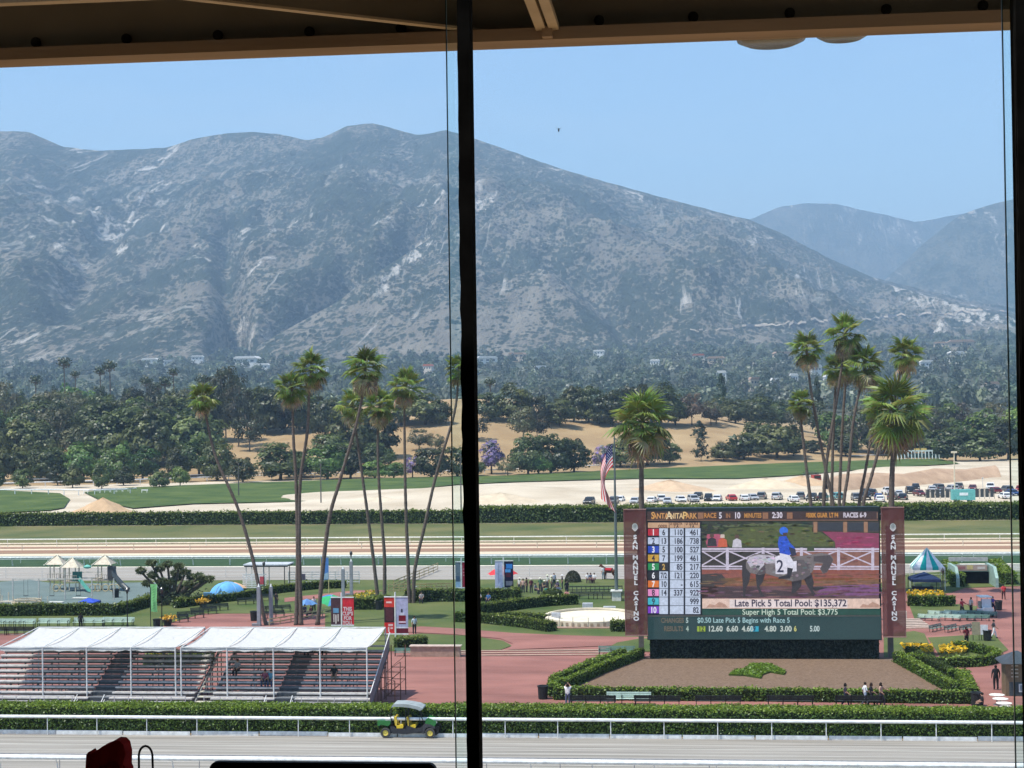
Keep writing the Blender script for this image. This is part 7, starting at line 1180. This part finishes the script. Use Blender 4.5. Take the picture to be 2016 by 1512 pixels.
p = AT(1100, 256, 120); o = thing('bird', 'tiny dark bird in the sky right of the window post', 'bird', p); b = MB(); b.lathe([(.01, -.16), (.05, -.08), (.06, 0), (.035, .12), (.005, .16)], 8, col=(.03, .03, .03)); b.build('body', MATTE, o); b = MB()
b.add([(-.02, -.08, 0), (.02, .08, .02), (-.2, .1, .22), (-.26, 0, .26), (.2, .1, .22), (.26, 0, .26)], [(0, 1, 2, 3), (0, 5, 4, 1)], (.03, .03, .03)); b.build('wings', MATTE, o)
# ================================================================ THE ROOM AND WINDOW WE LOOK FROM
dk = mat('room_paint', (.36, .33, .29), (.42, .39, .35), 3, .8); fl = mat('room_floor', (.05, .045, .042), (.08, .07, .065), 3, .7)
YW = 3.0
def slab(name, x0, x1, y0, y1, z0, z1, mt): b = MB(); b.box((x0+x1)/2, (y0+y1)/2, (z0+z1)/2, x1-x0, y1-y0, z1-z0); return struct(b.build(name, mt))
slab('room_floor', -7, 7, -5, 3.6, 20.15, 20.4, fl); slab('room_back_wall', -7, 7, -5.2, -5, 20.4, 23.7, dk); slab('room_left_wall', -7.2, -7, -5, 2.9, 20.4, 23.7, dk); slab('room_right_wall', 7, 7.2, -5, 2.9, 20.4, 23.7, dk); slab('room_ceiling', -7, 7, -5, 2.6, 23.55, 23.7, dk); slab('roof_deck', -14, 14, 2.6, 9.4, 24.35, 24.5, mat('roof_deck', (.035, .027, .02), (.05, .04, .03), 2, .9)); slab('window_sill', -7, 7, 2.6, 3.3, 20.4, 20.9, dk)
STL = mat('brown_steel', (.11, .082, .055), (.16, .12, .08), 1.5, .75, .002, 20); TANS = mat('tan_steel', (.34, .25, .17), (.44, .33, .23), 3, .7); FAS = mat('fascia_timber', (.20, .135, .09), (.30, .20, .135), 4, .8, .004, 20, stretch=(.1, 1, 1))
YB = 8.0; zb_ = AT(1008, 90, YB)[2]; o = thing('roof_beam', 'long brown steel roof beam with bolts across the top of the view', 'beam', (0, YB, zb_)); b = MB(); b.box(0, 0, .36, 28, .06, .60); b.build('web', STL, o); b = MB(); b.box(0, -.02, .03, 28, .18, .06); b.build('bottom_flange', FAS, o)
me = None
for u in (72, 250, 430, 610, 790, 1180, 1365, 1555, 1745, 1935):
    b = MB(); b.lathe([(.026, 0), (.026, .012), (.015, .02)], 10, col=(.02, .016, .012)); me = me or b.mesh('bolt', MATTE); x = AT(u, 95 - (u-72)*.0345, YB-.03)[0]; c = link('bolt', me, o, (x, -.032, .10)); c.rotation_euler.x = R_(90)
# joist running back over the viewer, and a flat diagonal brace
q = Vector(AT(1082, 80, YB)); o = thing('roof_joist', 'pair of tan steel joist flanges running overhead to the beam', 'beam', (q.x, YB-.1, q.z+.02))
for s in (-1, 1): b = MB(); b.box(s*.032, -2.4, .02, .048, 4.8, .03); b.build('flange', TANS, o)
b = MB(); b.box(0, -2.4, .19, .02, 4.8, .30); b.build('joist_web', STL, o); b = MB(); b.box(0, -.01, -.01, .05, .10, .05); b.build('end_clip', FAS, o)
a = Vector(G(1062, 74, zb_+.07)); e = Vector(G(385, -2, zb_+.07)); e = a+(e-a)*1.3; o = thing('roof_brace', 'thin tan diagonal roof brace meeting the joist', 'brace', a); b = MB(); b.bar((0, 0, 0), e-a, .045, .012); b.build('flat_bar', TANS, o); b = MB(); b.box(-.03, -.05, .0, .22, .12, .016, -.1); b.build('gusset_plate', TANS, o)
for k in range(4): b = MB(); b.lathe([(.016, 0), (.016, .02)], 8, col=(.03, .02, .015)); b.build('rivet', MATTE, o, (-.12+k*.055, -.06+k*.012, -.025))
q = Vector(AT(0, 12, 6.2)); o = thing('roof_purlin', 'tan purlin edge at the top left corner', 'beam', (q.x-1, 6.2, q.z)); b = MB(); b.box(1.2, 0, .02, 2.9, .05, .03); b.build('flange', TANS, o); b = MB(); b.box(1.2, .02, .2, 2.9, .03, .32); b.build('web', STL, o)
for (u, v, r_) in ((1518, 80, .185), (1658, 70, .14)):
    q = AT(u, v, YB+.55); o = thing('dome_lamp', 'larger dome lamp showing below the beam edge' if r_ > .15 else 'smaller dome lamp showing below the beam edge', 'lamp', (q[0], q[1], q[2]), 0, 'dome lamps under the roof'); b = MB(); b.lathe([(r_*.7, -.020), (r_*.95, 0), (r_, .03), (r_*.9, .10), (r_*.5, .19), (.04, .24)], 28, col=(.07, .06, .05)); b.build('shade', GLOSS, o, smooth=True); b = MB(); b.tube([(0, 0, .22), (0, 0, .62)], .015, 6, (.05, .05, .05)); b.build('stem', PAINT, o)
# glass
gm = bpy.data.materials.new('window_glass'); gm.use_nodes = True; n = gm.node_tree.nodes; L = gm.node_tree.links; n.remove(n['Principled BSDF']); tr = n.new('ShaderNodeBsdfTransparent'); tr.inputs[0].default_value = (.975, .99, .985, 1); gl = n.new('ShaderNodeBsdfGlossy'); gl.inputs['Roughness'].default_value = .02; fr_ = n.new('ShaderNodeFresnel'); fr_.inputs[0].default_value = 1.3; mx = n.new('ShaderNodeMixShader'); L.new(fr_.outputs[0], mx.inputs[0]); L.new(tr.outputs[0], mx.inputs[1]); L.new(gl.outputs[0], mx.inputs[2]); L.new(mx.outputs[0], n['Material Output'].inputs[0])
gt = gm.copy(); gt.name = 'tinted_glass'; [x for x in gt.node_tree.nodes if x.type == 'BSDF_TRANSPARENT'][0].inputs[0].default_value = (.87, .965, .955, 1)
edge = mat('glass_edge', (.012, .05, .046), (.02, .07, .064), 5, .3, spec=.5); rub = mat('black_gasket', (.006, .006, .006), (.012, .012, .012), 20, 1.0, spec=.02)
def gx_(u, Y): return AT(u, 756, Y)[0]
def pane(lb, x0, x1, Y, mt=gm, left_edge=False, right_edge=False):
    o = thing('glass_pane', lb, 'window', ((x0+x1)/2, Y, 20.9), 0, 'window panes'); w_ = x1-x0; b = MB(); b.poly([(-w_/2, 0, 0), (w_/2, 0, 0), (w_/2, 0, 2.65), (-w_/2, 0, 2.65)]); b.build('glass', mt, o)
    for on, x in ((left_edge, -w_/2), (right_edge, w_/2)):
        if on: b = MB(); b.box(x, 0, 1.32, .0019, .006, 2.65); b.build('polished_edge', edge, o)
pane('large window pane filling the left half of the view', -5.5, gx_(903, YW), YW); pane('large window pane filling the right half of the view', gx_(945, YW), gx_(2004, YW), YW)
pane('narrow overlapping strip of tinted glass left of the window post', gx_(888, YW+.03), gx_(915, YW+.03), YW+.03, gt, True); pane('narrow overlapping strip of tinted glass at the right edge', gx_(1986, YW+.03), gx_(2008, YW+.03), YW+.03, gt, True)
for u0, u1, lb, seed in ((913, 937, 'black vertical window post in the middle of the view', 1), (2007, 2034, 'black vertical window post at the right edge', 2)):
    x0, x1 = gx_(u0, YW), gx_(u1, YW); o = thing('window_post', lb, 'window post', ((x0+x1)/2, YW, 20.9), 0, 'window posts'); b = MB(); b.box(0, 0, 1.32, x1-x0, .05, 2.65); b.build('gasket_bar', rub, o); r = random.Random(seed); b = MB(); P = []
    for k in range(120):
        z = k*2.65/120; P += [(-(x1-x0)/2-.0002, -.02, z), (-(x1-x0)/2-r.uniform(.0, .0022)*(1.6 if .9 < z < 1.6 else .6), -.02, z)]
    b.add(P, [(2*i, 2*i+2, 2*i+3, 2*i+1) for i in range(119)]); b.build('ragged_sealant', rub, o)
# things on the counter in front of us
slab('counter', -3, 3, 1.2, 2.55, 21.26, 21.30, dk)
a, c = AT(412, 1500, 1.7), AT(858, 1500, 1.7); o = thing('laptop', 'black laptop lid at the bottom edge of the view', 'laptop', ((a[0]+c[0])/2, 1.7, 21.30)); wd = c[0]-a[0]; hh = a[2]-21.30; b = MB(); rr = .008
prof = [(-wd/2, 0), (wd/2, 0)] + [(wd/2-rr+rr*math.cos(t), hh-rr+rr*math.sin(t)) for t in np.linspace(0, 1.57, 5)] + [(-wd/2+rr+rr*math.cos(t), hh-rr+rr*math.sin(t)) for t in np.linspace(1.57, 3.14, 5)]; b.side(prof, 0, .008, (.008, .008, .009)); b.build('lid', PAINT, o); b = MB(); b.box(0, -.11, .01, wd, .21, .018, col=(.012, .012, .013)); b.build('keyboard_base', PAINT, o)
q = AT(214, 1512, 1.9); o = thing('red_bag', 'dark red crumpled bag tip at the lower left', 'bag', (q[0], 1.9, 21.30)); z_ = lambda v: AT(214, v, 1.9)[2]-21.30; x2 = lambda u: AT(u, 1500, 1.9)[0]-q[0]
prof = [(x2(150), 0), (x2(270), 0), (x2(256), z_(1512)), (x2(250), z_(1500)), (x2(254), z_(1480)), (x2(250), z_(1462)), (x2(243), z_(1455)), (x2(232), z_(1454)), (x2(222), z_(1461)), (x2(208), z_(1466)), (x2(198), z_(1474)), (x2(184), z_(1481)), (x2(181), z_(1477)), (x2(177), z_(1482)), (x2(175), z_(1512))]
n = len(prof); b = MB(); P = []
for k, y in enumerate((-.02, -.012, .012, .02)):
    s = (.86, 1, 1, .86)[k]; cx_ = x2(215); P += [(cx_+(x-cx_)*s, y, z*(.5+.5*s)) for x, z in prof]
b.add(P, [tuple(range(n)), tuple(range(4*n-1, 3*n-1, -1))] + [((j+1)*n+k, (j+1)*n+(k+1) % n, j*n+(k+1) % n, j*n+k) for j in range(3) for k in range(n)], (.50, .03, .03)); b.build('cloth', CLOTH, o)
q = AT(287, 1512, 1.9); o = thing('cable_loop', 'black cable loop standing up beside the red bag', 'cable', (q[0], 1.9, 21.30)); ztop = z_(1468); w2 = .0085; b = MB(); pts = [(-w2*1.1, 0, 0), (-w2, 0, ztop*.6)] + [(w2*math.cos(t), 0, ztop-w2*1.5+w2*1.5*math.sin(t)) for t in np.linspace(3.0, .2, 9)] + [(w2*1.25, 0, ztop*.6), (w2*1.6, 0, 0)]; b.tube(pts, .0014, 6, (.02, .02, .02)); b.build('cable', PAINT, o)
# ================================================================ THE AIR
b = MB(); b.box(0, 5600, 690, 22000, 13000, 1390)
hz = bpy.data.materials.new('haze'); hz.use_nodes = True; n = hz.node_tree.nodes; n.remove(n['Principled BSDF']); pv = n.new('ShaderNodeVolumePrincipled')
pv.inputs['Color'].default_value = (.50, .74, 1.0, 1); pv.inputs['Density'].default_value = 1.4e-4; pv.inputs['Anisotropy'].default_value = .0
pv.inputs['Density Attribute'].default_value = ''; hz.cycles.homogeneous_volume = True
hz.node_tree.links.new(pv.outputs[0], n['Material Output'].inputs['Volume']); stuff(b.build('haze', hz))
